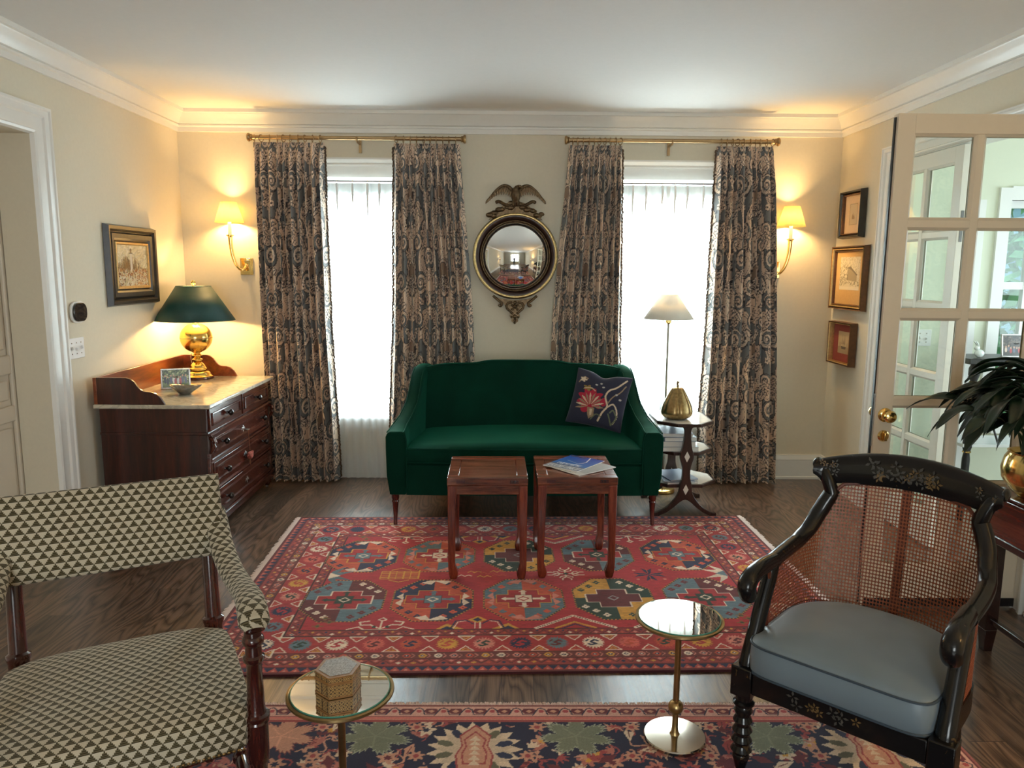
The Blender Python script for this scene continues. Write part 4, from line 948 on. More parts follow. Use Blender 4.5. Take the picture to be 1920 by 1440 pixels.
# magazines
ZT = .5605
def cloth_sheet(name, w, h, base, paint, mat, parent, z, N=.0028):
    xs = np.arange(-w/2, w/2+N, N); ys = np.arange(-h/2, h/2+N, N); X, Y = np.meshgrid(xs, ys, indexing='ij'); k = Cloth(X, Y, base); paint(k)
    return grid_obj(name, np.stack([X, Y, np.full_like(X, z)], -1), mat, parent, col=k.c)
def paper_mat(name, rough=.25):
    m, nt, b = newmat(name); setp(b, rough=rough, coat=.2); a = nd(nt, 'ShaderNodeVertexColor', layer_name='weave')
    f = noise(nt, coords(nt), 50); nt.links.new(mixc(nt, .06, a.outputs[0], mixc(nt, f, (.2, .2, .2), (1, 1, 1)), 'MULTIPLY'), b.inputs['Base Color']); return m
M_PAPER = paper_mat('glossy_printed_paper')
M_PAGES = plain('white_pages', (.80, .79, .75), .05, 300, rough=.8)
def cover1(k):
    X, Y = k.X, k.Y; t = np.clip((Y+.05)/.19, 0, 1)[..., None]; k.c[:] = lin((70, 120, 190))*(1-t)+lin((26, 72, 170))*t
    k.rect(-.11, .11, -.145, -.062, (150, 152, 160)); k.rect(-.11, .11, -.07, -.058, (96, 112, 150)); k.poly([(-.11, -.06), (-.03, -.045), (.11, -.06)], (84, 104, 140))
    k.line([(.02, .14), (.05, .045)], .006, (230, 235, 240)); k.line([(.05, .045), (.02, -.05)], .005, (230, 235, 240)); k.line([(-.06, .03), (.04, -.01)], .003, (170, 195, 225))
    k.rect(-.10, .0, .118, .136, (60, 60, 80))
    r = np.random.default_rng(21)   # mastheads too blurred to read: upright strokes and diagonals of letter size
    for y0, h, n, x0, x1, c in ((-.056, .026, 9, -.075, .075, (226, 230, 236)), (-.125, .042, 9, -.098, .098, (220, 220, 222))):
        for q in range(n):
            u = x0+(x1-x0)*(q+.2)/n; w = (x1-x0)/n*.55; kind = r.integers(4)
            k.line([(u, y0), (u, y0+h)], .0055, c)
            if kind == 0: k.line([(u, y0+h), (u+w, y0)], .005, c); k.line([(u+w, y0), (u+w, y0+h)], .0055, c)
            elif kind == 1: k.line([(u, y0+h), (u+w, y0+h)], .005, c); k.line([(u, y0+h*.5), (u+w*.8, y0+h*.5)], .005, c)
            elif kind == 2: k.line([(u+w, y0), (u, y0+h*.5), (u+w, y0+h)], .005, c)
            else: k.line([(u, y0), (u+w, y0), (u+w, y0+h)], .005, c)
mz = thing('magazine', 'glossy magazine with a deep blue sky cover lying on the right stool', 'magazine', (.388, 4.010, ZT+.0055), math.radians(-38))
obj('pages', MB().box(-.108, .108, -.141, .141, 0, .0048), M_PAGES, mz, smooth=0)
cloth_sheet('cover', .216, .282, (60, 110, 185), cover1, M_PAPER, mz, .0051)
def cover2(k):
    k.rect(-.11, .11, -.14, -.09, (206, 202, 196)); k.line([(-.08, -.115), (-.03, -.10), (.02, -.118)], .008, (170, 80, 84)); k.rect(-.09, -.02, -.128, -.122, (110, 110, 112))
m2 = thing('magazine', 'pale grey magazine half hidden beneath the blue covered one on the right stool', 'magazine', (.435, 3.945, ZT), math.radians(-52))
obj('pages', MB().box(-.105, .105, -.137, .137, 0, .0046), M_PAGES, m2, smooth=0)
cloth_sheet('cover', .21, .274, (184, 182, 178), cover2, M_PAPER, m2, .0049)

# ================================================================ octagonal three-tier table
M_DKW = wood('dark_walnut', rgb(28, 16, 14), rgb(52, 30, 24), rgb(74, 46, 36), 2, 5, .3, .3)
M_INLAY = plain('ivory_inlay', (.80, .76, .68), .05, 25, rough=.12)
oct_ = thing('octagonal_table', 'octagonal three tier side table with white tops and dark curved legs beside the settee', 'side table', (1.205, 5.034, 0))
def octa(w, d, c=.30):
    a, b = w/2, d/2; q = c*min(w, d)
    return [(-a+q, -b), (a-q, -b), (a, -b+q), (a, b-q), (a-q, b), (-a+q, b), (-a, b-q), (-a, -b+q)]
for z, w, d in ((.632, .375, .52), (.430, .400, .395), (.212, .47, .395)):
    s_ = obj('shelf', MB().prism(octa(w, d), 2, z-.022, z), M_DKW, oct_, bevel=.003)
    obj('inlay_top', MB().prism(octa(w-.030, d-.030), 2, z-.001, z+.0012), M_INLAY, s_, smooth=0)
def trestle(y):
    half = [(.045, .610), (.022, .585), (.026, .50), (.034, .455), (.044, .428), (.044, .395), (.034, .36), (.026, .32), (.028, .26), (.040, .215), (.043, .175), (.066, .125), (.118, .065), (.185, .030), (.208, .028), (.210, .0)]
    inn = [(.168, .0), (.165, .010), (.120, .030), (.075, .064), (.042, .095), (.018, .112), (0, .118)]
    poly = [(x, z) for x, z in half]+inn+[(-x, z) for x, z in inn[::-1][1:]]+[(-x, z) for x, z in half[::-1]]
    r = spline([(x, z) for x, z in half], 3).tolist()
    poly = [tuple(q) for q in r]+inn+[(-x, z) for x, z in inn[::-1][1:]]+[(-x, z) for x, z in r[::-1]]
    return MB().prism(poly, 1, y-.015, y+.015)
for y in (-.214, .214):
    tr = obj('trestle_leg', trestle(y), M_DKW, oct_, bevel=.003)
    for z, h_ in ((.408, .036), (.186, .036)):
        for yy in (y-.0156, y+.0156):
            obj('diamond_inlay', MB().prism([(-.018, z), (0, z-h_), (.018, z), (0, z+h_)], 1, yy-.0008, yy+.0008), M_INLAY, tr, smooth=0)
# pear-shaped gourd
M_GOURD = plain('brushed_old_gold', (.34, .24, .11), .25, 60, .15, rough=.34, metal=1)
g_ = thing('brass_gourd', 'ribbed brass gourd ornament standing on the octagonal table', 'ornament', (1.162, 4.965, .6335))
prof = [(.0, .0), (.055, .0), (.088, .012), (.103, .035), (.104, .058), (.094, .095), (.076, .135), (.058, .170), (.046, .192), (.036, .205), (.020, .212), (0, .213)]
pz = spline(prof, 5); A_ = np.linspace(0, 2*PI, 97)[:-1]; Pg = np.zeros((96, len(pz), 3))
for j, (r, z) in enumerate(pz):
    rr = max(r, 0)*(1-.10*(1-np.abs(np.cos(3*A_+.4)))**2.2*(1 if .004 < z < .208 else .3)); Pg[:, j] = np.stack([rr*np.cos(A_), rr*np.sin(A_), np.full(96, max(z, 0))], -1)
grid_obj('body', Pg, M_GOURD, g_, cu=True)
obj('stem', MB().tube([(0, 0, .208), (.001, 0, .222), (-.002, 0, .235), (.002, .0, .246), (.004, 0, .250)], [.010, .0075, .0065, .010, .009], 10), M_GOURD, g_)
# books and magazines on the lower shelves
def book(label, x, y, z, w, d, h, rz, cov, group=None, kind='book'):
    t = thing(kind, label, kind, (x, y, z), rz, group); c = plain('cover_paper', cov, .05, 30, rough=.4)
    cv = MB().box(-w/2, w/2, -d/2, d/2, 0, .002).box(-w/2, w/2, -d/2, d/2, h-.002, h).box(-w/2, -w/2+.002, -d/2, d/2, .002, h-.002)
    obj('cover', cv, c, t, smooth=0); obj('pages', MB().box(-w/2+.002, w/2-.003, -d/2+.003, d/2-.003, .002, h-.002), M_PAGES, t, smooth=0); return t
zz = .4318
for i, (w, d, h_, rz, c, lab) in enumerate(((.245, .30, .030, .05, (.42, .43, .44), 'grey book, lowest of the stack on the middle shelf of the octagonal table'), (.225, .29, .034, -.03, (.62, .64, .66), 'pale grey book second from the bottom of the stack on the octagonal table'), (.22, .275, .027, .08, (.30, .34, .42), 'slate grey book third up in the stack on the octagonal table'), (.20, .26, .024, -.06, (.50, .56, .66), 'light blue book topmost in the stack on the octagonal table'))):
    book(lab, 1.165, 5.005, zz, w, d, h_, rz, c); zz += h_+.0004
zz = .2138
for i, (w, d, h_, rz, c, lab) in enumerate(((.21, .275, .010, .15, (.75, .75, .74), 'white magazine at the bottom of the pile on the lowest octagonal shelf'), (.205, .27, .008, -.02, (.36, .44, .56), 'blue grey magazine in the middle of the pile on the lowest octagonal shelf'), (.20, .265, .009, .25, (.18, .22, .32), 'dark blue magazine on top of the pile on the lowest octagonal shelf'))):
    book(lab, 1.175, 4.985, zz, w, d, h_, rz, c, kind='magazine'); zz += h_+.0004

# ================================================================ reading lamp
def shade_mat(name, c, k=.5):
    m, nt, b = newmat(name); nt.nodes.remove(b); out = nt.nodes['Material Output']
    f = noise(nt, coords(nt), 180, 2); col = mixc(nt, f, tuple(x*.94 for x in c), c)
    tl = nd(nt, 'ShaderNodeBsdfTranslucent'); df = nd(nt, 'ShaderNodeBsdfDiffuse'); nt.links.new(col, tl.inputs[0]); nt.links.new(col, df.inputs[0])
    a = nd(nt, 'ShaderNodeMixShader'); a.inputs[0].default_value = k; nt.links.new(tl.outputs[0], a.inputs[1]); nt.links.new(df.outputs[0], a.inputs[2]); nt.links.new(a.outputs[0], out.inputs[0]); return m
M_SHADE_W = shade_mat('white_paper_shade', (.84, .80, .72), .75); M_SHADE_Y = shade_mat('cream_silk_shade', (.99, .90, .56), .20)
def bulb_mat(strength, c):
    m, nt, b = newmat('lit_bulb'); b.inputs['Base Color'].default_value = (1, 1, 1, 1); b.inputs['Emission Color'].default_value = (*c, 1); setp(b, em=strength); return m
M_BULB = bulb_mat(30, (1, .66, .30))
fl_ = thing('reading_lamp', 'slim brass reading lamp with white conical shade, standing behind the octagonal table', 'floor lamp', (1.178, 5.395, 0))
obj('base', MB().lathe([(0, 0), (.088, 0), (.090, .006), (.088, .022), (.080, .028), (.012, .032), (0, .032)], 32), M_BRASS, fl_)
obj('pole', MB().cyl((0, 0, .03), (0, 0, 1.245), .0080, n=12), plain('grey_brass_pole', (.30, .27, .22), .05, rough=.35, metal=1), fl_)
obj('socket', MB().lathe([(0, 1.235), (.012, 1.235), (.021, 1.245), (.021, 1.262), (.014, 1.272), (.010, 1.30), (0, 1.30)], 20), M_BRASS, fl_)
obj('lamp_shade', MB().loft([[(r*math.cos(a), r*math.sin(a), z) for a in np.linspace(0, 2*PI, 49)[:-1]] for r, z in ((.176, 1.272), (.060, 1.445))], cap=False), M_SHADE_W, fl_, smooth=180, solid=.0015)
obj('bulb', MB().ball((0, 0, 1.375), .022, 14, (1, 1, 1.3)), M_BULB, fl_)
lo = point('reading_lamp_light', (1.178, 5.395, 1.405), 3.0, WARM, .02)

# ================================================================ mirrored drinks tables
M_MIRROR = plain('silvered_mirror', (.93, .94, .92), .01, rough=.012, metal=1)
M_GREENGLASS = plain('green_glass_edge', (.10, .36, .28), .05, rough=.05, coat=1.)
M_NICKEL = plain('warm_nickel', (.50, .44, .37), .05, 8, rough=.12, metal=1)
def drinks_table(label, x, y, z0):
    t = thing('drinks_table', label, 'side table', (x, y, z0)); Ht = .455-z0
    obj('base', MB().lathe([(0, 0), (.103, 0), (.106, .004), (.106, .012), (.103, .016), (.020, .018), (0, .018)], 48), M_NICKEL, t)
    obj('pole', MB().lathe([(0, .017), (.018, .017), (.013, .026), (.0105, .045), (.0105, .10), (.0105, Ht-.04), (.013, Ht-.030), (.012, Ht-.016), (0, Ht-.016)], 20), M_BRASS_OLD, t)
    obj('ball', MB().ball((0, 0, .118), .026, 24), M_BRASS_OLD, t)
    obj('rim', MB().lathe([(0, Ht-.018), (.118, Ht-.018), (.138, Ht-.014), (.147, Ht-.006), (.1465, Ht+.000), (.140, Ht+.002), (.134, Ht-.003), (.0, Ht-.003)], 64), M_BRASS_OLD, t)
    tp = obj('mirror_top', MB().lathe([(0, Ht-.0028), (.133, Ht-.0028), (.1335, Ht+.0035), (0, Ht+.0035)], 64), M_MIRROR, t)
    obj('glass_edge', MB().lathe([(.1336, Ht-.002), (.1352, Ht-.002), (.1352, Ht+.0040), (.1336, Ht+.0040)], 64, ring=True), M_GREENGLASS, tp)
    return t
drinks_table('small round mirror topped brass table standing alone beside the black cane armchair', .598, 2.395, .0115)
drinks_table('small round mirror topped brass table with a hexagonal box, beside the patterned armchair', -.446, 1.948, .0115)
# hexagonal inlaid box
M_BOXT = plain('mosaic_lid', (.30, .26, .22), .5, 240, .1, rough=.45)
def khatam():
    m, nt, b = newmat('inlaid_mosaic'); setp(b, rough=.4)
    v = coords(nt, (1, 1, 1)); vo = nd(nt, 'ShaderNodeTexVoronoi'); vo.inputs['Scale'].default_value = 95; vo.inputs['Randomness'].default_value = .15; nt.links.new(v, vo.inputs[0])
    nt.links.new(ramp(nt, vo.outputs[0], [(.15, rgb(206, 170, 110)), (.28, rgb(70, 42, 24)), (.45, rgb(196, 158, 98)), (.60, rgb(60, 36, 22))]), b.inputs['Base Color']); return m
M_KHA = khatam(); M_BOXW = plain('honey_box_wood', rgb(150, 108, 62), .2, 80, rough=.4)
hb = thing('hexagonal_box', 'hexagonal inlaid wooden box with a mosaic lid on the near round mirror table', 'box', (-.452, 1.950, .4594), .33)
hx = lambda r: [(r*math.cos(PI/3*i), r*math.sin(PI/3*i)) for i in range(6)]
def hexring(r, z0, z1): return MB().prism(hx(r), 2, z0, z1)
bd = obj('body', hexring(.062, .003, .042), M_KHA, hb, bevel=.001)
obj('base_band', hexring(.0635, 0, .006), M_BOXW, bd, bevel=.001); obj('upper_band', hexring(.0632, .038, .043), M_BOXW, bd, bevel=.001)
ld = obj('lid', hexring(.062, .0435, .062), M_KHA, hb, bevel=.001)
obj('lid_band', hexring(.0632, .0435, .048), M_BOXW, ld, bevel=.001); obj('lid_rim', hexring(.0632, .058, .063), M_BOXW, ld, bevel=.001); obj('lid_mosaic', hexring(.052, .0632, .0642), M_BOXT, ld, smooth=0)
# ================================================================ convex eagle mirror
M_GILT = plain('dark_gilt', (.13, .085, .045), .5, 60, .3, rough=.42, metal=.85); M_GOLDLEAF = plain('worn_gold_leaf', (.62, .46, .20), .2, 60, rough=.36, metal=.9)
M_BROWNG = plain('brown_bole', rgb(58, 36, 28), .2, 40, rough=.35)
em = thing('eagle_mirror', 'round convex mirror in a gilt frame crowned by a spread eagle', 'mirror', (.084, D-.002, 1.712))
MX = Matrix.Rotation(PI/2, 4, 'X')           # lathe axis towards the room (-y)
obj('outer_moulding', MB().lathe([(.262, .0), (.318, .0), (.320, .020), (.312, .040), (.304, .046), (.285, .046), (.262, .030)], 96, MX, ring=True), M_BROWNG, em, smooth=60)
obj('gold_moulding', MB().tube([(.304*math.cos(a), -.040, .304*math.sin(a)) for a in np.linspace(0, 2*PI, 97)], .0115, 12, cap=False), M_GOLDLEAF, em, smooth=180)
obj('cove', MB().lathe([(.296, .038), (.288, .027), (.276, .023), (.266, .026), (.260, .036), (.240, .030), (.240, .004), (.296, .004)], 96, MX, ring=True), M_BROWNG, em, smooth=180)
bd = MB()
for rr, w_ in ((.257, .0060), (.245, .0058)): bd.tube([(rr*math.cos(a), -.038, rr*math.sin(a)) for a in np.linspace(0, 2*PI, 97)], w_, 8, cap=False)
obj('inner_bead', bd, M_GILT, em, smooth=180)
for i in range(18):
    a = 2*PI*(i+.5)/18+PI/18; obj('stud', MB().ball((.279*math.cos(a), -.028, .279*math.sin(a)), .0070, 10), M_GOLDLEAF, em)
RC = .62; pr = [(r, .018+math.sqrt(RC*RC-r*r)-math.sqrt(RC*RC-.238**2)) for r in np.linspace(.238, 0, 24)]; pr[-1] = (0, pr[-1][1])
obj('convex_glass', MB().lathe(pr, 96, MX), M_MIRROR, em, smooth=180)
# crest: rockwork, eagle; pendant below
rk = MB()
for i in range(34):
    t = (i+.5)/34*2-1; x = t*.195; z = .338+.075*(1-abs(t))**1.3-.020*abs(t); rk.ball((x+random.uniform(-.006, .006), -.026+random.uniform(-.008, .006), z-.02+random.uniform(-.018, .014)), random.uniform(.012, .022), 8, (1.3, .8, .9))
rk.prism([(-.20, .265), (-.15, .325), (-.07, .385), (0, .405), (.07, .385), (.15, .325), (.20, .265), (.10, .300), (0, .312), (-.10, .300)], 1, -.034, -.012)
for sg in (-1, 1): rk.tube(spline([(sg*.03, -.03, .36), (sg*.08, -.038, .375), (sg*.125, -.03, .398), (sg*.15, -.03, .388)], 6), [.012]*18+[.004], 8)
tag(obj('rockwork', rk, M_GILT, em), kind='stuff')
eg = MB()
body = [((0, -.050, .388), .020), ((0, -.052, .420), .032), ((0, -.055, .452), .036), ((0, -.058, .478), .028), ((.010, -.064, .494), .019), ((.024, -.072, .500), .016)]
eg.tube([q for q, _ in body], [r for _, r in body], 14)
eg.tube([(.026, -.074, .502), (.044, -.082, .496), (.052, -.084, .484)], [.013, .008, .002], 8)
for sx in (-.014, .014): eg.tube([(sx, -.052, .40), (sx*1.2, -.056, .372), (sx*1.2, -.062, .362)], [.013, .009, .007], 8)
eg.tube([(0, -.035, .41), (0, -.028, .375), (0, -.03, .36)], [.02, .022, .012], 8)
e_ = obj('eagle', eg, M_GILT, em, smooth=60)
for sg in (-1, 1):
    wg = MB(); lead = spline([(sg*.022, -.052, .470), (sg*.055, -.048, .502), (sg*.095, -.046, .508), (sg*.140, -.046, .480), (sg*.185, -.045, .432), (sg*.207, -.044, .405)], 8)
    m = len(lead); wg.tube(lead, list(np.interp(np.linspace(0, 1, m), [0, .3, 1], [.016, .012, .004])), 8)
    for row, (f0, f1, Lr, wd) in enumerate(((.08, .98, .070, .011), (.08, .72, .046, .010))):
        for j in range(13 if row == 0 else 9):
            u = f0+(f1-f0)*j/(12 if row == 0 else 8); q = lead[int(u*(m-1))]; ang = -PI/2+sg*np.interp(u, [0, 1], [.10, .55]); L = Lr*np.interp(u, [0, .4, 1], [.75, 1., .45])
            p1 = q+np.array([math.cos(ang)*L*.55, -.004*(row+1), math.sin(ang)*L*.55]); p2 = q+np.array([math.cos(ang)*L, -.001-.003*row, math.sin(ang)*L])
            wg.tube([q, p1, p2], [wd*.7, wd*.85, wd*.25], 6, flat=.5, upv=(0, 1, 0))
    obj('wing', wg, M_GILT, e_, smooth=60)
pd = MB().prism([(-.155, -.300), (-.10, -.318), (0, -.330), (.10, -.318), (.155, -.300), (.115, -.342), (.085, -.352), (.060, -.400), (.032, -.428), (.040, -.448), (.020, -.462), (.026, -.486), (0, -.505), (-.026, -.486), (-.020, -.462), (-.040, -.448), (-.032, -.428), (-.060, -.400), (-.085, -.352), (-.115, -.342)], 1, -.030, -.006)
for sg in (-1, 1):
    pd.tube(spline([(sg*.165, -.028, -.295), (sg*.125, -.034, -.330), (sg*.10, -.036, -.352), (sg*.108, -.034, -.372), (sg*.125, -.034, -.362)], 6), .0095, 8)
    pd.tube(spline([(sg*.02, -.034, -.342), (sg*.055, -.038, -.352), (sg*.062, -.036, -.385), (sg*.035, -.036, -.412), (sg*.014, -.034, -.430)], 6), .0085, 8)
for (x, z, r) in ((0, -.450, .016), (0, -.478, .012), (0, -.497, .010), (-.026, -.455, .009), (.026, -.455, .009), (0, -.345, .014), (0, -.375, .016), (-.018, -.395, .010), (.018, -.395, .010), (-.02, -.365, .010), (.02, -.365, .010)): pd.ball((x, -.034, z), r, 10)
obj('pendant', pd, M_GILT, em, smooth=50)

# ================================================================ sconces
def sconce(label, x, zc):
    """zc: height of the shade's lower rim"""
    t = thing('wall_sconce', label, 'wall lamp', (x, D, zc)); sg = 1 if x < 0 else -1      # back plate sits towards the room's middle
    px = sg*.078; bz = -.315
    obj('backplate', MB().box(px-.048, px+.048, -.010, -.0005, bz-.062, bz+.062).box(px-.036, px+.036, -.015, -.009, bz-.050, bz+.050), M_BRASS, t, bevel=.003)
    yc = -.105
    path = spline([(px, -.015, bz+.008), (px-.004*sg, -.055, bz-.018), (px-.020*sg, -.085, bz-.022), (px-.048*sg, -.100, bz+.020), (.010*sg, yc, bz+.090), (.002*sg, yc, bz+.160), (0, yc, -.095)], 6)
    m = len(path); obj('arm', MB().tube(path, list(np.interp(np.linspace(0, 1, m), [0, .2, .45, 1], [.012, .011, .011, .0165])), 14).ball((px, -.02, bz+.008), .016, 12), M_BRASS, t, smooth=60)
    obj('cup', MB().lathe([(0, -.105), (.016, -.105), (.019, -.098), (.027, -.094), (.027, -.088), (.014, -.085), (0, -.085)], 20, T3(0, yc, 0)), M_BRASS, t)
    obj('candle_sleeve', MB().lathe([(0, -.088), (.013, -.088), (.013, .035), (0, .035)], 16, T3(0, yc, 0)), plain('ivory_sleeve', (.85, .78, .62), .02, rough=.5), t)
    sh = MB()
    n = 64
    sh.loft([[((r*(1+.012*math.cos(16*a)))*math.cos(a), yc+(r*(1+.012*math.cos(16*a)))*math.sin(a), z) for a in np.linspace(0, 2*PI, n+1)[:-1]] for r, z in ((.101, 0), (.055, .146))], cap=False)
    obj('lamp_shade', sh, M_SHADE_Y, t, smooth=180, solid=.0012)
    obj('bulb', MB().ball((0, yc, .058), .015, 12, (1, 1, 1.6)), M_BULB, t)
    point('sconce_light', (x, D+yc, zc+.060), 13.5, WARM, .034); return t
sconce('lit brass wall sconce above the dresser, left of the curtains', -2.005, 1.936)
sconce('lit brass wall sconce right of the curtains, near the three framed prints', 2.112, 1.938)

# ================================================================ framed pictures
def picture(label, wall, y0, y1, z0, z1, depth, fw_, fmat, mats, art, artbox, cat='picture'):
    """art hung on a side wall; local x runs to the viewer's right when facing it"""
    w, h = y1-y0, z1-z0; yc, zc = (y0+y1)/2, (z0+z1)/2
    t = thing('framed_picture', label, cat, (XL+.004 if wall == 'L' else XR-.004, yc, zc), PI/2 if wall == 'L' else -PI/2)
    # facing the left wall (looking -x) the viewer's right is +y; local +y goes into the wall
    def fr(o, w_, d0, d1):
        m = MB(); a, b = w/2-o, h/2-o; pr = [(0, d0), (w_*.25, d1), (w_*.7, d1*.92), (w_, d0+.4*(d1-d0)), (w_, d0)]
        rings = []
        for sx, sz in ((-1, -1), (1, -1), (1, 1), (-1, 1)): rings.append([(sx*(a-p_), -q, sz*(b-p_)) for p_, q in pr])
        rings.append(rings[0]); m.loft(rings, cap=False); return m
    o = 0
    for k, (w_, d, m) in enumerate(fmat):
        f = obj('frame' if k == 0 else 'inner_frame', fr(o, w_, .001, d), m, t, smooth=30); o += w_-.001
    obj('backing', MB().box(-w/2+.006, w/2-.006, -.008, 0, -h/2+.006, h/2-.006), M_BLACK, t, smooth=0)
    a, b = w/2-o+.002, h/2-o+.002
    if mats: obj('mat_board', MB().box(-a, a, -.011, -.0085, -b, b), mats, t, smooth=0)
    x0, x1, zz0, zz1 = artbox if artbox else (-a, a, -b, b); N = .0024
    xs = np.arange(x0, x1+N, N); zs = np.arange(zz0, zz1+N, N); X, Y = np.meshgrid(xs, zs, indexing='ij'); k = Cloth(X, Y, (200, 190, 170)); art(k, x0, x1, zz0, zz1)
    grid_obj('print' if mats else 'canvas', np.stack([X, np.full_like(X, -.0118 if mats else -.012), Y], -1), M_PAPER, t, col=k.c)
    return t
M_FRBLK = plain('black_frame_lacquer', (.018, .014, .012), .3, 40, rough=.3); M_FRGOLD = plain('gold_slip', (.58, .40, .17), .15, 50, rough=.4, metal=.85); M_FRWAL = plain('brown_gilt_frame', rgb(96, 62, 34), .25, 40, rough=.35); M_FRGREY = plain('dark_silver_liner', rgb(58, 54, 50), .2, 40, rough=.35, metal=.3)
def art_light(k, x0, x1, z0, z1):
    r = np.random.default_rng(4); w, h = x1-x0, z1-z0; P = lambda u, v: (x0+u*w, z0+v*h)
    k.c[:] = lin((196, 184, 150))
    for _ in range(260):
        u, v = r.uniform(0, 1), r.uniform(.45, 1); a = r.uniform(-.6, 1.2); c = [(206, 196, 164), (178, 172, 152), (214, 206, 182), (170, 162, 136)][r.integers(4)]; p = np.array(P(u, v)); d = np.array([math.cos(a), math.sin(a)])*.012; k.line([p-d, p+d], .008, c)
    for _ in range(220):
        u = r.uniform(.02, .98); top = .42+.32*math.exp(-((u-.30)/.22)**2)+.22*math.exp(-((u-.62)/.16)**2)+r.uniform(-.06, .05); v0 = r.uniform(.34, .42); c = [(104, 78, 48), (128, 92, 54), (84, 66, 46), (146, 112, 68)][r.integers(4)]
        k.line([P(u, v0), P(u+r.uniform(-.03, .03), max(v0+.02, top*r.uniform(.7, 1)))], .004, c)
    k.rect(*[P(.43, 0)[0], P(.50, 0)[0], P(0, .38)[1], P(0, .80)[1]], (206, 200, 188)); k.rect(P(.41, 0)[0], P(.52, 0)[0], P(0, .79)[1], P(0, .82)[1], (70, 60, 54)); k.rect(P(.44, 0)[0], P(.49, 0)[0], P(0, .82)[1], P(0, .87)[1], (110, 90, 70)); k.poly([P(.42, .87), P(.51, .87), P(.465, .93)], (80, 50, 44))
    for _ in range(420):
        u, v = r.uniform(0, 1), r.uniform(0, .40); c = [(152, 96, 52), (186, 134, 82), (120, 72, 44), (216, 208, 190), (202, 192, 170), (98, 74, 60), (170, 120, 80)][r.integers(7)]
        if v < .24 and u < .6 and r.uniform() < .55: c = [(216, 210, 196), (190, 180, 160), (96, 76, 60)][r.integers(3)]
        a = r.uniform(0, PI); p = np.array(P(u, v)); d = np.array([math.cos(a), math.sin(a)])*.007; k.line([p-d, p+d], .006, c)
picture('oil landscape with a lighthouse in a dark frame, above the dresser', 'L', 4.606, 5.242, 1.370, 1.869, .030, 0, [(.042, .034, M_FRBLK), (.060, .026, M_FRGREY), (.024, .022, M_FRGOLD)], None, art_light, None)
def art_tiny(k, x0, x1, z0, z1):
    k.c[:] = lin((206, 190, 166)); w, h = x1-x0, z1-z0; k.line([(x0+.03*w, z0+.03*h), (x1-.03*w, z0+.03*h), (x1-.03*w, z1-.03*h), (x0+.03*w, z1-.03*h)], .003, (130, 110, 88), True)
    for u, v in ((.35, .40), (.42, .5), (.5, .46), (.58, .42), (.64, .36)): k.rect(x0+(u-.04)*w, x0+(u+.03)*w, z0+.28*h, z0+v*h, (140, 120, 98)); k.line([(x0+u*w, z0+v*h), (x0+u*w, z0+(v+.08)*h)], .0024, (120, 100, 80))
M_MATIV = plain('ivory_mat', rgb(222, 200, 176), .03, 60, rough=.85); M_MATTAN = plain('tan_mat', rgb(196, 158, 104), .04, 60, rough=.85); M_MATRED = plain('brick_red_mat', rgb(150, 70, 62), .05, 60, rough=.85)
picture('print with a wide cream mat in a black frame, top of three', 'R', 5.296, 5.636, 1.850, 2.186, .03, 0, [(.026, .046, M_FRBLK), (.012, .034, M_FRWAL)], M_MATIV, art_tiny, (-.062, .062, -.075, .075))
def art_engr(k, x0, x1, z0, z1):
    r = np.random.default_rng(9); w, h = x1-x0, z1-z0; k.c[:] = lin((206, 196, 172)); P = lambda u, v: (x0+u*w, z0+v*h); k.rect(x0, x1, z0, z0+.10*h, (216, 206, 186))
    for _ in range(360):
        u, v = r.uniform(0, 1), r.uniform(.13, 1); dk = (v < .75 and u < .45) or v < .28 or (.35 < u < .85 and .3 < v < .62)
        c = [(120, 112, 96), (146, 136, 116), (98, 92, 80)][r.integers(3)] if dk else [(184, 176, 154), (170, 160, 140)][r.integers(2)]; a = r.uniform(0, PI); p = np.array(P(u, v)); d = np.array([math.cos(a), math.sin(a)])*.008; k.line([p-d, p+d], .0035, c)
    k.poly([P(.36, .30), P(.86, .26), P(.86, .46), P(.60, .66), P(.40, .62)], (150, 138, 116)); k.poly([P(.34, .66), P(.52, .72), P(.90, .46), P(.84, .44), P(.56, .62)], (112, 104, 90)); k.line([P(.40, .30), P(.40, .62)], .004, (90, 84, 74))
picture('cottage engraving with a tan mat in a gilt frame, middle of three', 'R', 5.196, 5.720, 1.340, 1.798, .03, 0, [(.016, .040, M_FRWAL), (.018, .042, M_FRGOLD), (.010, .03, M_FRWAL)], M_MATTAN, art_engr, (-.155, .155, -.085, .15))
def art_ship(k, x0, x1, z0, z1):
    k.c[:] = lin((206, 182, 142)); w, h = x1-x0, z1-z0; P = lambda u, v: (x0+u*w, z0+v*h)
    k.rect(x0, x1, z0, z0+.30*h, (176, 152, 118))
    for u in (.42, .56, .66): k.line([P(u, .3), P(u, .85)], .003, (96, 80, 62)); k.poly([P(u-.09, .42), P(u+.02, .42), P(u, .74)], (150, 128, 100))
    k.poly([P(.30, .32), P(.78, .32), P(.72, .20), P(.36, .20)], (92, 74, 58))
    for u in (.15, .22, .85, .9): k.line([P(u, .28), P(u, .5)], .003, (140, 118, 92))
picture('ship print with a brick red mat in a narrow frame, lowest of three', 'R', 5.296, 5.664, .940, 1.253, .035, 0, [(.010, .052, M_FRWAL), (.012, .050, M_FRGOLD)], M_MATRED, art_ship, (-.085, .085, -.075, .085))

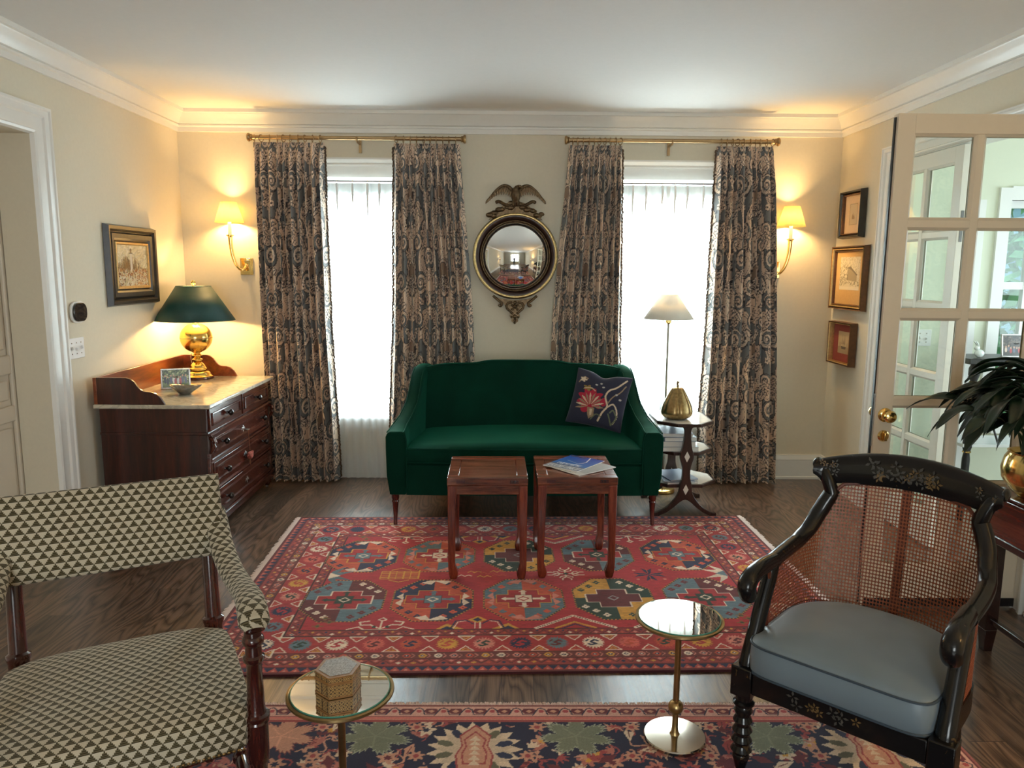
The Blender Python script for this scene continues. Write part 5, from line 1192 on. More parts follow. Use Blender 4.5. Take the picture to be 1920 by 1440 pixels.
# ================================================================ thermostat and switches
M_WPL = plain('white_plastic', (.80, .80, .80), .01, rough=.3)
def rrect(w, h, r, n=8):
    out = []
    for cx_, cy_, a0 in ((w/2-r, h/2-r, 0), (-w/2+r, h/2-r, PI/2), (-w/2+r, -h/2+r, PI), (w/2-r, -h/2+r, 1.5*PI)):
        out += [(cx_+r*math.cos(a0+PI/2*i/n), cy_+r*math.sin(a0+PI/2*i/n)) for i in range(n+1)]
    return out
th = thing('thermostat', 'black faced oval thermostat on the left wall above the light switches', 'thermostat', (XL, 4.272, 1.358))
obj('base', MB().prism(rrect(.150, .118, .050), 0, .0005, .016), M_WPL, th, bevel=.004); obj('screen', MB().prism(rrect(.132, .104, .044), 0, .016, .026), plain('black_glass', (.01, .01, .012), .05, rough=.12, coat=1), th, bevel=.003)
def switchplate(name, label, loc, rz, gangs, mat):
    t = thing(name, label, 'light switch', loc, rz); w = .046*gangs+.024
    obj('plate', MB().box(-w/2, w/2, -.006, -.0005, -.0575, .0575), mat, t, bevel=.003)
    for i in range(gangs):
        x = (i-(gangs-1)/2)*.046
        lv = MB().box(-.0045, .0045, -.018, -.005, -.010, .006, T3(x, 0, 0) @ Matrix.Rotation((-.35, .35, -.35)[i % 3], 4, 'X'))
        obj('toggle', lv, mat, t, bevel=.001)
        for z in (-.030, .030): obj('screw', MB().cyl((x, -.0072, z), (x, -.005, z), .0035, n=10), M_NICKEL, t, smooth=0)
    return t
switchplate('switch_plate', 'white triple light switch plate on the left wall by the doorway', (XL, 4.236, 1.159), PI/2, 3, M_WPL)
# ================================================================ marble-topped dresser against the left wall
M_DRS = wood('red_mahogany_side', rgb(30, 10, 8), rgb(60, 22, 16), rgb(88, 36, 24), 2, 2.2, .28, .5); M_DRF = wood('red_mahogany_front', rgb(40, 15, 11), rgb(80, 34, 24), rgb(112, 54, 38), 1, 2.6, .22, .6)
M_SPL = wood('warm_mahogany_gallery', rgb(76, 30, 14), rgb(120, 56, 26), rgb(150, 80, 40), 1, 2.6, .3, .4)
def marble():
    m, nt, b = newmat('cream_marble'); setp(b, rough=.14, coat=.3)
    f = noise(nt, coords(nt, (1, 1, 1), rot=(0, 0, .7)), 5, 6, .65, 1.4); g = noise(nt, coords(nt), 2.2, 3)
    c = ramp(nt, f, [(.40, rgb(214, 206, 188)), (.50, rgb(176, 170, 156)), (.54, rgb(212, 204, 186)), (.75, rgb(222, 214, 198))]); nt.links.new(mixc(nt, mth(nt, 'MULTIPLY', g, .35), c, rgb(196, 184, 160)), b.inputs['Base Color']); return m
M_MARB = marble()
DX0, DX1, DY0, DY1 = XL+.035, -1.690, 4.300, 5.532; ZM = .826
dr = thing('dresser', 'mahogany dresser with a cream marble top and wooden gallery against the left wall', 'dresser', ((DX0+DX1)/2, (DY0+DY1)/2, 0))
hx_, hy_ = (DX1-DX0)/2, (DY1-DY0)/2
bx0, bx1, by0, by1 = -hx_+.01, hx_-.038, -hy_+.045, hy_-.045
obj('body', MB().box(bx0, bx1, by0, by1, .115, ZM-.024), M_DRS, dr, bevel=.004)
obj('side_moulding', MB().box(bx0, bx1+.006, by0-.007, by0+.01, .640, .656).box(bx1-.05, bx1+.004, by0-.005, by0+.02, .13, .64), M_DRS, dr, bevel=.003)
obj('marble_top', MB().box(-hx_, hx_, -hy_, hy_, ZM-.024, ZM), M_MARB, dr, bevel=.006, segs=3)
gz = .155
def gal(a, b):  # scrolled gallery end, running from the back (a) to the front (b)
    L = b-a; q = [(0, gz), (.44, gz), (.50, gz-.006), (.56, gz-.024), (.62, gz-.058), (.66, gz-.072), (.70, gz-.078), (.80, gz-.082), (.88, gz-.092), (.94, gz-.115), (.985, gz-.145), (1., .0)]
    return [(a, ZM)]+[(a+L*u, ZM+z) for u, z in q]
ga = obj('gallery_back', MB().box(-hx_+.004, -hx_+.024, -hy_+.010, hy_-.010, ZM, ZM+gz), M_SPL, dr, bevel=.002)
for y, nm in ((-hy_+.010, 'gallery_end'), (hy_-.028, 'gallery_end')):
    obj(nm, MB().prism(gal(-hx_+.024, hx_*.16+.02), 1, y, y+.018), M_SPL if y > 0 else M_DRS, dr, bevel=.002)
M_KNOB = plain('dark_wood_knob', rgb(24, 13, 11), .2, 40, rough=.2, coat=.6); M_SILV = plain('tarnished_silver', (.45, .44, .42), .2, 50, rough=.35, metal=1)
def drawer(y0, y1, z0, z1, knobs, keyhole=True, proud=.0):
    d = obj('drawer', MB().box(bx1-.02, bx1+.010+proud, y0, y1, z0, z1), M_DRF, dr, bevel=.003)
    e = .028; P = [(y0+e, z0+e), (y1-e, z0+e), (y1-e, z1-e), (y0+e, z1-e)]; rg = []
    for (y, z), (sy, sz) in zip(P, ((1, 1), (-1, 1), (-1, -1), (1, -1))): rg.append([(bx1+.009+proud, y, z), (bx1+.017+proud, y+sy*.003, z+sz*.003), (bx1+.018+proud, y+sy*.009, z+sz*.009), (bx1+.010+proud, y+sy*.016, z+sz*.016)])
    rg.append(rg[0]); obj('drawer_moulding', MB().loft(rg, cap=False), M_DRF, d, smooth=25)
    zc = (z0+z1)/2; M0 = Matrix.Rotation(PI/2, 4, 'Y')
    for y in knobs: obj('knob', MB().lathe([(0, .008), (.010, .008), (.007, .018), (.010, .026), (.019, .032), (.0205, .040), (.017, .048), (.008, .053), (0, .054)], 16, T3(bx1+proud, y, zc) @ M0), M_KNOB, d)
    if keyhole:
        k = MB()
        for dy, dz, r in ((0, .0, .011), (-.017, .004, .008), (.017, .004, .008), (0, -.016, .007), (0, .016, .007), (-.027, -.004, .005), (.027, -.004, .005)): k.ball((bx1+.011+proud, (y0+y1)/2+dy, zc+dz), r, 8, (.25, 1, 1))
        obj('escutcheon', k, M_SILV, d)
    return d
ymid = 0
drawer(by0+.02, -.012, .655, ZM-.034, ((by0+.02-.012)/2,), False); drawer(.012, by1-.02, .655, ZM-.034, ((by1-.02+.012)/2,), False)
for z0, z1, pr_ in ((.490, .632, .0), (.315, .462, .006), (.140, .290, .010)): drawer(by0+.04, by1-.04, z0, z1, (by0+.20, by1-.20), True, pr_)
ml = MB()
for z, o in ((.640, .020), (.472, .012), (.302, .012), (.128, .022)): ml.prism([(bx1-.01, z-.008), (bx1+o*.6, z-.008), (bx1+o+.006, z-.002), (bx1+o, z+.004), (bx1+o*.5, z+.008), (bx1-.01, z+.008)], 1, by0-.004, by1+.004)
obj('rail_moulding', ml, M_DRF, dr, smooth=30)
for y, s_ in ((by0+.012, -1), (by1-.012, 1)):
    cr = MB().tube([(bx1+.004, y, .62), (bx1+.030, y, .615), (bx1+.034, y, .598), (bx1+.026, y, .585), (bx1+.032, y, .570), (bx1+.020, y, .548), (bx1+.006, y, .52)], [.010, .014, .014, .010, .013, .011, .005], 10)
    obj('corbel', cr, M_DRF, dr); obj('pilaster', MB().box(bx1-.01, bx1+.012, y-.018, y+.018, .13, .53), M_DRF, dr, bevel=.005)
obj('plinth', MB().box(bx0, bx1+.022, by0-.008, by1+.008, .075, .120), M_DRF, dr, bevel=.006)
for x in (bx0+.05, bx1-.02):
    for y in (by0+.035, by1-.035):
        f = obj('foot', MB().lathe([(0, .022), (.016, .022), (.020, .032), (.030, .045), (.034, .060), (.030, .076), (0, .076)], 16, T3(x, y, 0)), M_DRF, dr)
        obj('caster', MB().cyl((x-.007, y, .0135), (x+.007, y, .0135), .0133, n=16).box(x-.003, x+.003, y-.003, y+.003, .014, .026), M_SILV, f)
# fabric bird hanging from a key in the second drawer
kt = thing('key_tassel', 'pink fabric bird charm hanging from a key in the second dresser drawer', 'key charm', (dr.location.x+bx1+.024, dr.location.y-.02, .56))
M_STR = plain('tan_string', rgb(150, 110, 80), .1, rough=.9); M_CHARM = plain('faded_pink_cotton', rgb(176, 92, 78), .35, 90, .3, rough=.9)
obj('key', MB().tube([(-.010, 0, 0), (.014, 0, 0)], .0025, 8).tube([(.014+.010*(1-math.cos(a)), .010*math.sin(a), 0) for a in np.linspace(0, 2*PI, 13)], .0022, 6, cap=False), M_SILV, kt)
obj('string', MB().tube(spline([(.024, .002, -.002), (.022, .014, -.05), (.020, .028, -.11), (.020, .032, -.150)], 5), .0018, 6), M_STR, kt)
cb = MB().ball((.018, .034, -.185), .030, 14, (.65, 1.25, .85)).ball((.020, .004, -.172), .015, 10, (.8, 1, 1)).tube([(.020, -.010, -.174), (.020, -.024, -.182)], [.006, .001], 6).tube([(.018, .060, -.180), (.018, .082, -.165)], [.016, .008], 8, flat=.5)
obj('bird', cb, M_CHARM, kt); obj('tail_thread', MB().tube([(.018, .040, -.21), (.016, .044, -.25)], .0022, 6).tube([(.018, .030, -.21), (.016, .028, -.24)], .0022, 6), M_STR, kt)

# ---- table lamp
M_BRASSL = plain('warm_lamp_brass', (.78, .52, .15), .06, 10, rough=.18, metal=1)
tl = thing('table_lamp', 'lit brass globe table lamp with a dark green shade on the dresser', 'table lamp', (-2.180, 5.372, ZM+.0005))
obj('foot', MB().lathe([(0, 0), (.106, 0), (.108, .006), (.106, .016), (0, .016)], 40), M_MAH, tl)
obj('base', MB().lathe(spline([(.104, .0165), (.104, .022), (.092, .030), (.084, .046), (.072, .056), (.050, .060)], 4).tolist()+spline([(.062, .062), (.064, .074), (.056, .082), (.050, .096), (.034, .114), (.022, .124)], 4).tolist()+spline([(.034, .128), (.036, .140), (.022, .148), (.030, .160), (.034, .168), (.024, .178), (.022, .184), (.036, .192)], 4).tolist()+[(0, .192)], 40), M_BRASSL, tl, smooth=50)
gl_ = [(.030, .192)]+[(.109*math.sin(a), .292-.104*math.cos(a)) for a in np.linspace(.28, PI-.25, 28)]
obj('globe', MB().lathe(gl_+[(0, gl_[-1][1])], 48), M_BRASSL, tl, smooth=60); obj('seam', MB().lathe([(.1088, .290), (.1102, .292), (.1088, .296)], 48, ring=True), M_BRASS_OLD, tl)
obj('neck', MB().lathe([(.028, .388), (.020, .40), (.012, .412), (.012, .44), (.017, .445), (.017, .48), (0, .48)], 24), M_BRASSL, tl)
M_SHG = plain('dark_green_card_shade', rgb(16, 66, 64), .08, 120, rough=.55); M_SHIN = plain('cream_shade_lining', (.85, .80, .68), .02, rough=.8)
zb_, zt_ = .418, .655
def cone(r0, r1, z0, z1, n=72): return MB().loft([[(r*math.cos(a), r*math.sin(a), z) for a in np.linspace(0, 2*PI, n+1)[:-1]] for r, z in ((r0, z0), (r1, z1))], cap=False)
sh = obj('lamp_shade', cone(.268, .115, zb_, zt_), M_SHG, tl, smooth=180, solid=.002)
obj('shade_lining', cone(.265, .112, zb_, zt_-.001), M_SHIN, sh, smooth=180, solid=.0006)
tr = MB()
for r, z in ((.268, zb_), (.115, zt_)): tr.tube([(r*math.cos(a), r*math.sin(a), z) for a in np.linspace(0, 2*PI, 73)], .0022, 6, cap=False)
obj('shade_edge', tr, M_SHG, sh)
obj('harp', MB().tube(spline([(.0, .014, .47), (.0, .05, .51), (.0, .055, .58), (.0, .02, .648), (0, 0, .652)], 5), .002, 6).tube(spline([(.0, -.014, .47), (.0, -.05, .51), (.0, -.055, .58), (.0, -.02, .648), (0, 0, .652)], 5), .002, 6), M_BRASS, tl)
obj('finial', MB().ball((0, 0, .678), .017, 16).cyl((0, 0, .648), (0, 0, .668), .005), M_BRASS, tl); obj('bulb', MB().ball((0, 0, .53), .028, 14, (1, 1, 1.25)), M_BULB, tl)
point('table_lamp_light', (-2.180, 5.372, ZM+.50), 27, WARM, .035)
obj('flex', MB().tube(spline([(-.02, .108, .004), (-.05, .112, .02), (-.085, .118, .08), (-.095, .120, .14), (-.09, .124, .165), (-.10, .128, .14)], 6), .0028, 6), plain('clear_gold_flex', (.6, .45, .2), .05, rough=.3), tl)

# ---- photo frame and bowl on the marble
def snapshot(seed, dark=False):
    def f(k):
        r = np.random.default_rng(seed); X, Y = k.X, k.Y; x0, x1, y0, y1 = X.min(), X.max(), Y.min(), Y.max(); w, h = x1-x0, y1-y0
        k.c[:] = lin((60, 56, 54) if dark else (110, 130, 84))
        for _ in range(260): k.disc(x0+r.uniform(0, 1)*w, y0+r.uniform(.3, 1)*h, .006, .005, [(70, 90, 54), (176, 188, 140), (120, 140, 90), (50, 66, 42)][r.integers(4)] if not dark else [(70, 60, 56), (40, 38, 40), (110, 96, 86)][r.integers(3)])
        for i in range(9):
            u = .12+.76*i/8+r.uniform(-.02, .02); b_ = .10+r.uniform(0, .12); c = [(226, 224, 222), (40, 44, 60), (176, 60, 64), (214, 190, 170), (90, 96, 120)][r.integers(5)]
            q = .6 if dark else 1.; k.disc(x0+u*w, y0+(b_+.22*q)*h, .045*w, .20*q*h, c); k.disc(x0+u*w, y0+(b_+.46*q)*h, .026*w, .055*h, (206, 160, 136))
    return f
def photo(name, label, loc, rz, w, h, tilt, seed, fm, dark=False):
    t = thing(name, label, 'picture frame', loc, rz); M = Matrix.Rotation(tilt, 4, 'X'); e = .010
    fr = MB()
    for (a, b, c, d) in ((-w/2, w/2, 0, e), (-w/2, w/2, h-e, h), (-w/2, -w/2+e, e, h-e), (w/2-e, w/2, e, h-e)): fr.box(a, b, -.006, .006, c, d, M)
    obj('frame', fr, fm, t, bevel=.002)
    obj('backing', MB().box(-w/2+.004, w/2-.004, .001, .005, .004, h-.004, M), M_BLACK, t, smooth=0); obj('strut', MB().prism([(.004, h*.6*math.cos(tilt)), (.085*h/.13, 0), (.092*h/.13, 0), (.010, h*.6*math.cos(tilt))], 0, -.015, .015), M_BLACK, t, smooth=0)
    N = .0018; xs = np.arange(-w/2+e, w/2-e+N, N); zs = np.arange(e, h-e+N, N); X, Y = np.meshgrid(xs, zs, indexing='ij'); k = Cloth(X, Y, (120, 120, 100)); snapshot(seed, dark)(k)
    P = np.stack([X, np.full_like(X, -.0015), Y], -1) @ np.array(M.to_3x3()).T; grid_obj('photograph', P, M_PAPER, t, col=k.c); return t
photo('photo_frame', 'silver framed family photograph standing on the marble dresser top', (-2.135, 4.895, ZM+.0015), -.10+.42, .178, .132, -.16, 3, M_SILV)
M_STONE = plain('veined_grey_stone', rgb(104, 100, 92), .55, 22, rough=.18, coat=.5)
bw = thing('stone_bowl', 'small grey stone bowl on the marble dresser in front of the photograph', 'bowl', (-1.995, 4.700, ZM+.0005))
A_ = np.linspace(0, 2*PI, 65)[:-1]; pr = [(.030, 0), (.040, .006), (.064, .022), (.082, .040), (.090, .052), (.084, .052), (.074, .040), (.052, .022), (.02, .012), (.0, .010)]
Pb = np.zeros((64, len(pr), 3))
for j, (r, z) in enumerate(pr): Pb[:, j] = np.stack([r*np.cos(A_)*(1+.22*np.maximum(0, np.cos(A_))**6*(z > .035)), r*.82*np.sin(A_), z+(.008*np.cos(2*A_)*(z > .03))], -1)
grid_obj('bowl', Pb, M_STONE, bw, cu=True)
# ================================================================ patterned armchair (near left)
def flame_fabric():
    m, nt, b = newmat('flamestitch_fabric'); setp(b, rough=.95, sheen=.2, spec=.15)
    u = nd(nt, 'ShaderNodeUVMap', uv_map='uv'); n0 = noise(nt, coords(nt, (260, 90, 260)), 1.0, 2)
    s = nd(nt, 'ShaderNodeSeparateXYZ'); nt.links.new(u.outputs[0], s.inputs[0]); Wc, Hc = .0285, .0195
    v = mth(nt, 'DIVIDE', s.outputs[1], Hc); row = mth(nt, 'FLOOR', v); fv = mth(nt, 'FRACT', v); fq = mth(nt, 'DIVIDE', mth(nt, 'FLOOR', mth(nt, 'MULTIPLY', fv, 4.)), 4.)
    x = mth(nt, 'ADD', mth(nt, 'DIVIDE', s.outputs[0], Wc), mth(nt, 'MULTIPLY', row, .5)); fx = mth(nt, 'ABSOLUTE', mth(nt, 'SUBTRACT', mth(nt, 'FRACT', x), .5))
    fx = mth(nt, 'ADD', fx, mth(nt, 'MULTIPLY', mth(nt, 'SUBTRACT', n0, .5), .10))
    lim = mth(nt, 'MULTIPLY', mth(nt, 'SUBTRACT', 1., mth(nt, 'ADD', fq, .10)), .47)
    inside = mth(nt, 'LESS_THAN', fx, lim); stripe = mth(nt, 'GREATER_THAN', mth(nt, 'FRACT', mth(nt, 'MULTIPLY', fv, 4.)), .42)
    dk = mixc(nt, stripe, rgb(52, 46, 32), rgb(98, 90, 66)); c = mixc(nt, inside, rgb(198, 189, 168), dk)
    ln = mth(nt, 'LESS_THAN', fv, .10); c = mixc(nt, mth(nt, 'MULTIPLY', ln, .55), c, rgb(54, 48, 34))
    f = noise(nt, coords(nt), 700, 2); nt.links.new(mixc(nt, .35, c, mixc(nt, f, (.45, .45, .45), (1.2, 1.2, 1.2)), 'MULTIPLY'), b.inputs['Base Color']); bump(nt, b, f, .5, .001); return m
M_FLAME = flame_fabric(); M_TURN = wood('dark_turned_mahogany', rgb(30, 12, 10), rgb(60, 22, 16), rgb(90, 38, 26), 2, 4, .18, .7)
lc = thing('open_armchair', 'mahogany open armchair upholstered in green and cream triangle fabric at the left', 'armchair', (-.93, 1.72, .0115), math.radians(27))
LX = .305
# seat: domed, boxed edge
NX, NY = 61, 61; P = np.zeros((NX, NY, 3)); UV = np.zeros((NX, NY, 2))
for i, a in enumerate(np.linspace(-1, 1, NX)):
    for j, c in enumerate(np.linspace(-1, 1, NY)):
        e = (max(abs(a), abs(c))**10); sx_ = LX+.004+.006*(1-e); y = .275+c*.290+.010*c*(1-a*a)
        dome = (1-abs(a)**2.6)*(1-abs(c)**2.8)
        edge_a, edge_c = np.clip((abs(a)-.90)/.10, 0, 1), np.clip((abs(c)-.90)/.10, 0, 1); drop = max(edge_a, edge_c)
        a_, c_ = math.copysign(min(abs(a)/.92, 1), a), math.copysign(min(abs(c)/.92, 1), c); k_ = .5*.16*(abs(a_)*abs(c_))**5
        P[i, j] = (a_*(1-k_)*sx_, .275+c_*(1-k_)*.292, .418+.062*dome**.55-.078*drop**1.5)
        UV[i, j] = (a*sx_, (y-.0)+0*drop)
for i in range(NX):
    d = np.sqrt((np.diff(P[i, :, 1])**2+np.diff(P[i, :, 2])**2)); UV[i, :, 1] = np.concatenate([[0], np.cumsum(d)])
for j in range(NY):
    d = np.sqrt((np.diff(P[:, j, 0])**2+np.diff(P[:, j, 2])**2)); q = np.concatenate([[0], np.cumsum(d)]); UV[:, j, 0] = q-q[NX//2]
grid_obj('seat', P, M_FLAME, lc, uv=UV)
obj('seat_frame', MB().box(-LX+.03, LX-.03, .010, .54, .335, .385), M_TURN, lc, bevel=.006)
nl = MB()
for i in range(46): nl.ball((-LX+.03+(2*LX-.06)*i/45, -.0185, .346), .0042, 6, (1, .6, 1))
tag(obj('gimp_nails', nl, M_BRASS_OLD, lc), kind='stuff')
# back: padded slab, raked
by, bz0, bz1, rake = .575, .672, .918, .40
def back_pt(x, s, d):   # s 0..1 up, d outward (front +)
    return (x, by+(s*(bz1-bz0))*rake-d, bz0+s*(bz1-bz0)+d*.3)
NX, NY = 60, 40; ring = []
for j in range(NY):   # section loop in (s,d): front, top, back, bottom
    th = PI+2*PI*j/NY; cs, sn = math.cos(th), math.sin(th); s_ = .5+.5*math.copysign(abs(sn)**.35, sn); d = .028*math.copysign(abs(cs)**.5, cs); ring.append((s_, d))
ring.append(ring[0]); P = np.zeros((NX, NY+1, 3)); UV = np.zeros((NX, NY+1, 2)); acc = [0]
for j in range(NY): acc.append(acc[-1]+math.hypot((ring[j+1][0]-ring[j][0])*(bz1-bz0)*1.08, ring[j+1][1]-ring[j][1]))
for i, x in enumerate(np.linspace(-1, 1, NX)):
    f = 1 if abs(x) < .96 else math.sqrt(max(0, 1-((abs(x)-.96)/.04)**2))*.85+.15
    for j, (s_, d) in enumerate(ring):
        P[i, j] = back_pt(x*.318, s_, d*f+.010*(1-(2*s_-1)**2)*(d > 0)); UV[i, j] = (x*.318, acc[j])
bk_ = grid_obj('backrest', P, M_FLAME, lc, uv=UV)
for sg in (-1, 1):
    cap = MB(); k = 0 if sg < 0 else NX-1; cap.add([tuple(P[k, j]) for j in range(NY)], [tuple(range(NY))]); obj('side_gusset', cap, M_TURN, bk_)
# posts and legs
def turned(zs): return zs
front_prof = [(.000, .014), (.010, .017), (.05, .015), (.08, .019), (.115, .021), (.120, .024), (.128, .024), (.133, .019), (.15, .017), (.175, .022), (.182, .026), (.192, .026), (.198, .021), (.25, .023), (.270, .025), (.275, .029), (.289, .029), (.292, .030), (.385, .030), (.388, .033), (.394, .031), (.400, .035), (.408, .035), (.413, .026), (.425, .024), (.50, .021), (.555, .020), (.560, .024), (.566, .028), (.575, .028), (.580, .022), (.605, .021), (.612, .027), (.622, .029), (.630, .027), (.634, .023), (.646, .022)]
for sg in (-1, 1):
    obj('front_post', MB().lathe([(0, 0)]+[(r, z) for z, r in front_prof]+[(0, .646)], 24, T3(sg*(LX+.012), .030, 0)), M_TURN, lc, smooth=40)
    bp = [(.0, .015), (.012, .015), (.05, .017), (.25, .022), (.29, .025), (.37, .027), (.44, .029), (.452, .033), (.462, .033), (.468, .025), (.55, .023), (.70, .022)]
    pth, rad = [], []
    for z, r in bp:
        y = .570 if z > .3 else .570+(.3-max(z, .012))*.22; pth.append((sg*(LX-.035), y+max(0, z-.45)*.16, z)); rad.append(r)
    obj('back_post', MB().tube(pth, rad, 18), M_TURN, lc, smooth=40)
    # padded arm: from the back's side, sweeping out and down, over the front post
    path = spline([(sg*.300, .655, .800), (sg*.300, .600, .765), (sg*.303, .515, .715), (sg*.312, .400, .682), (sg*.322, .280, .676), (sg*.326, .165, .690), (sg*.323, .075, .696), (sg*.320, .020, .684), (sg*.319, -.006, .662)], 8)
    m = len(path); R_ = np.interp(np.linspace(0, 1, m), [0, .1, .5, .8, .93, 1], [.028, .032, .033, .036, .036, .022]); n = 24; P = np.zeros((m, n+1, 3)); UV = np.zeros((m, n+1, 2))
    dd = np.concatenate([[0], np.cumsum(np.linalg.norm(np.diff(path, axis=0), axis=1))])
    for i in range(m):
        t = path[min(i+1, m-1)]-path[max(i-1, 0)]; t /= np.linalg.norm(t); sd = np.cross(t, [0, 0, 1]); sd /= np.linalg.norm(sd); u_ = np.cross(sd, t)
        for j in range(n+1):
            w = 2*PI*j/n; P[i, j] = path[i]+(sd*math.cos(w)*1.12+u_*math.sin(w)*.78)*R_[i]; UV[i, j] = (R_[i]*w, dd[i])
    a_ = grid_obj('arm_pad', P, M_FLAME, lc, uv=UV)
    for k in (0, m-1):
        cap = MB(); cap.add([tuple(P[k, j]) for j in range(n)], [tuple(range(n))]); obj('pad_end', cap, M_TURN if k == 0 else M_TURN, a_)
st = [(0, .010), (.03, .014), (.06, .016), (.065, .022), (.075, .022), (.08, .016), (.10, .019), (.13, .021), (.16, .018), (.165, .024), (.175, .024), (.18, .017), (.24, .014)]
for sg in (-1, 1):
    L_ = .54; prof = [(0, 0)]+[(r, z*L_/.48) for z, r in st]+[(r, L_-z*L_/.48) for z, r in st[::-1]]+[(0, L_)]
    obj('stretcher', MB().lathe(prof, 18, T3(sg*(LX-.01), .035, .165) @ Matrix.Rotation(-PI/2, 4, 'X')), M_TURN, lc, smooth=40)
prof = [(0, 0)]+[(r, z*.6/.48) for z, r in st]+[(r, .6-z*.6/.48) for z, r in st[::-1]]+[(0, .6)]
obj('stretcher', MB().lathe(prof, 18, T3(-.30, .28, .165) @ Matrix.Rotation(PI/2, 4, 'Y')), M_TURN, lc, smooth=40)
# ================================================================ black lacquered cane armchair (near right)
def lacquer():
    m, nt, b = newmat('black_gilt_lacquer'); setp(b, rough=.24, coat=.25, coatr=.06, spec=.25)
    v = coords(nt); f = noise(nt, v, 26, 4, .6, 1.2); g = noise(nt, v, 7, 2); k = mth(nt, 'MULTIPLY', mth(nt, 'GREATER_THAN', f, .64), mth(nt, 'GREATER_THAN', g, .55))
    nt.links.new(mixc(nt, k, (.006, .0055, .0055), rgb(66, 50, 28)), b.inputs['Base Color']); return m
M_LAC = lacquer(); M_GILTP = plain('dull_gold_paint', rgb(98, 76, 42), .4, 60, rough=.45); M_GREYP = plain('faded_grey_paint', rgb(62, 60, 56), .4, 60, rough=.5)
M_CANE = plain('honey_brown_cane', rgb(130, 68, 40), .25, 90, rough=.45); M_CANED = plain('dark_cane_binding', rgb(84, 38, 22), .3, 90, rough=.5)
rc = thing('cane_armchair', 'black lacquered armchair with cane back and grey blue seat cushion at the right', 'armchair', (.968, 2.028, .0115), math.radians(-43.2))
WX_ = .279
Z0 = -.0115
# plan curve of the tub: u in -1..1 -> (x, y) at rail height; the frame and cane follow it
PLAN = np.array([(-.272, .13), (-.276, .28), (-.273, .385), (-.262, .450), (-.235, .503), (-.12, .543), (0, .558)]); PLAN = np.vstack([PLAN, PLAN[::-1][1:]*[-1, 1]])
PLAN = spline(PLAN, 6); PD = np.concatenate([[0], np.cumsum(np.hypot(*np.diff(PLAN, axis=0).T))]); PD = PD/PD[-1]*2-1
def plan(u, z):
    x, y = np.interp(u, PD, PLAN[:, 0]), np.interp(u, PD, PLAN[:, 1]); back = np.clip((y-.37)/.13, 0, 1)
    return x*(1-.03*back*(.85-z)/.5), y+back*(z-.80)*.12
def rail_h(u): return np.interp(abs(u), [0, .20, .31, .345, .375, .41, .45, .51, .60, .75, 1.], [.888, .882, .872, .850, .812, .768, .730, .696, .674, .664, .655])
def rail_pt(u, off):
    x, y = plan(u, rail_h(u)); nx, ny = x, y-.24; l = math.hypot(nx, ny); return (x+nx/l*off, y+ny/l*off, rail_h(u))
def half_rail(sg): return np.array([rail_pt(sg*u, .012) for u in np.concatenate([np.linspace(.96, .52, 16), np.linspace(.50, .36, 20)])]+[(sg*.240, .516, .872), (sg*.254, .524, .900), (sg*.272, .532, .924)])
def arm_front(sg):
    return spline([(sg*(WX_+.002), .190, .660), (sg*(WX_+.004), .125, .663), (sg*(WX_+.004), .058, .661), (sg*(WX_+.004), .010, .648), (sg*(WX_+.004), -.004, .622), (sg*(WX_+.004), .012, .598), (sg*(WX_+.004), .040, .606)], 8)
for sg in (-1, 1):
    p1 = half_rail(sg); m = len(p1); R_ = list(np.interp(np.linspace(0, 1, m), [0, .4, .75, .9, 1], [.025, .026, .028, .027, .018]))
    arm = obj('arm', MB().tube(p1, R_, 16), M_LAC, rc, smooth=60)
    p2 = arm_front(sg); m = len(p2); obj('arm_scroll', MB().tube(p2, list(np.interp(np.linspace(0, 1, m), [0, .3, .6, .85, 1], [.025, .027, .029, .027, .014])), 16), M_LAC, arm, smooth=60)
    # curved support from the front block up into the arm
    p3 = spline([(sg*(WX_+.004), .030, .300), (sg*(WX_+.004), .038, .370), (sg*(WX_+.003), .078, .460), (sg*(WX_+.002), .122, .550), (sg*(WX_+.001), .156, .615), (sg*(WX_+.0), .170, .655)], 8)
    m = len(p3); obj('arm_support', MB().tube(p3, list(np.interp(np.linspace(0, 1, m), [0, .3, 1], [.030, .025, .023])), 14, flat=1.1, upv=(0, 1, 0)), M_LAC, rc, smooth=60)
    obj('leg_block', MB().box(sg*(WX_+.004)-.034, sg*(WX_+.004)+.034, -.012, .056, .262, .362), M_LAC, rc, bevel=.004)
    lg = [(.014, 0), (.016, .004), (.020, .02), (.024, .035), (.028, .045), (.024, .055)]
    z = .055
    for k in range(5): lg += [(.023, z), (.034-.001*k, z+.014), (.024, z+.030)]; z += .034
    lg += [(.034, z+.004), (.034, z+.010), (.026, z+.016), (.030, .262)]
    obj('front_leg', MB().lathe([(0, 0)]+lg+[(0, .262)], 24, T3(sg*(WX_+.004), .022, 0)), M_LAC, rc, smooth=50)
    obj('back_leg', MB().tube([(sg*.205, .470, .36), (sg*.212, .485, .22), (sg*.220, .515, .08), (sg*.222, .532, .012), (sg*.222, .532, .0)], [.026, .024, .019, .016, .016], 14), M_LAC, rc, smooth=60)
def seat_rail():
    out = []
    for u in np.linspace(-1, 1, 61):
        x, y = plan(u, .32); out.append((x, y))
    return out
sr = [(-WX_, .02)]+seat_rail()+[(WX_, .02)]
obj('seat_rail', MB().loft([[(x*1.02, y*1.01+.004, .285), (x*1.02, y*1.01+.004, .360), (x*.93, y*.97-.01, .360), (x*.93, y*.97-.01, .285)] for x, y in sr]), M_LAC, rc, smooth=40)
fr_ = obj('front_rail', MB().box(-WX_+.03, WX_-.03, -.006, .034, .282, .352), M_LAC, rc, bevel=.004)
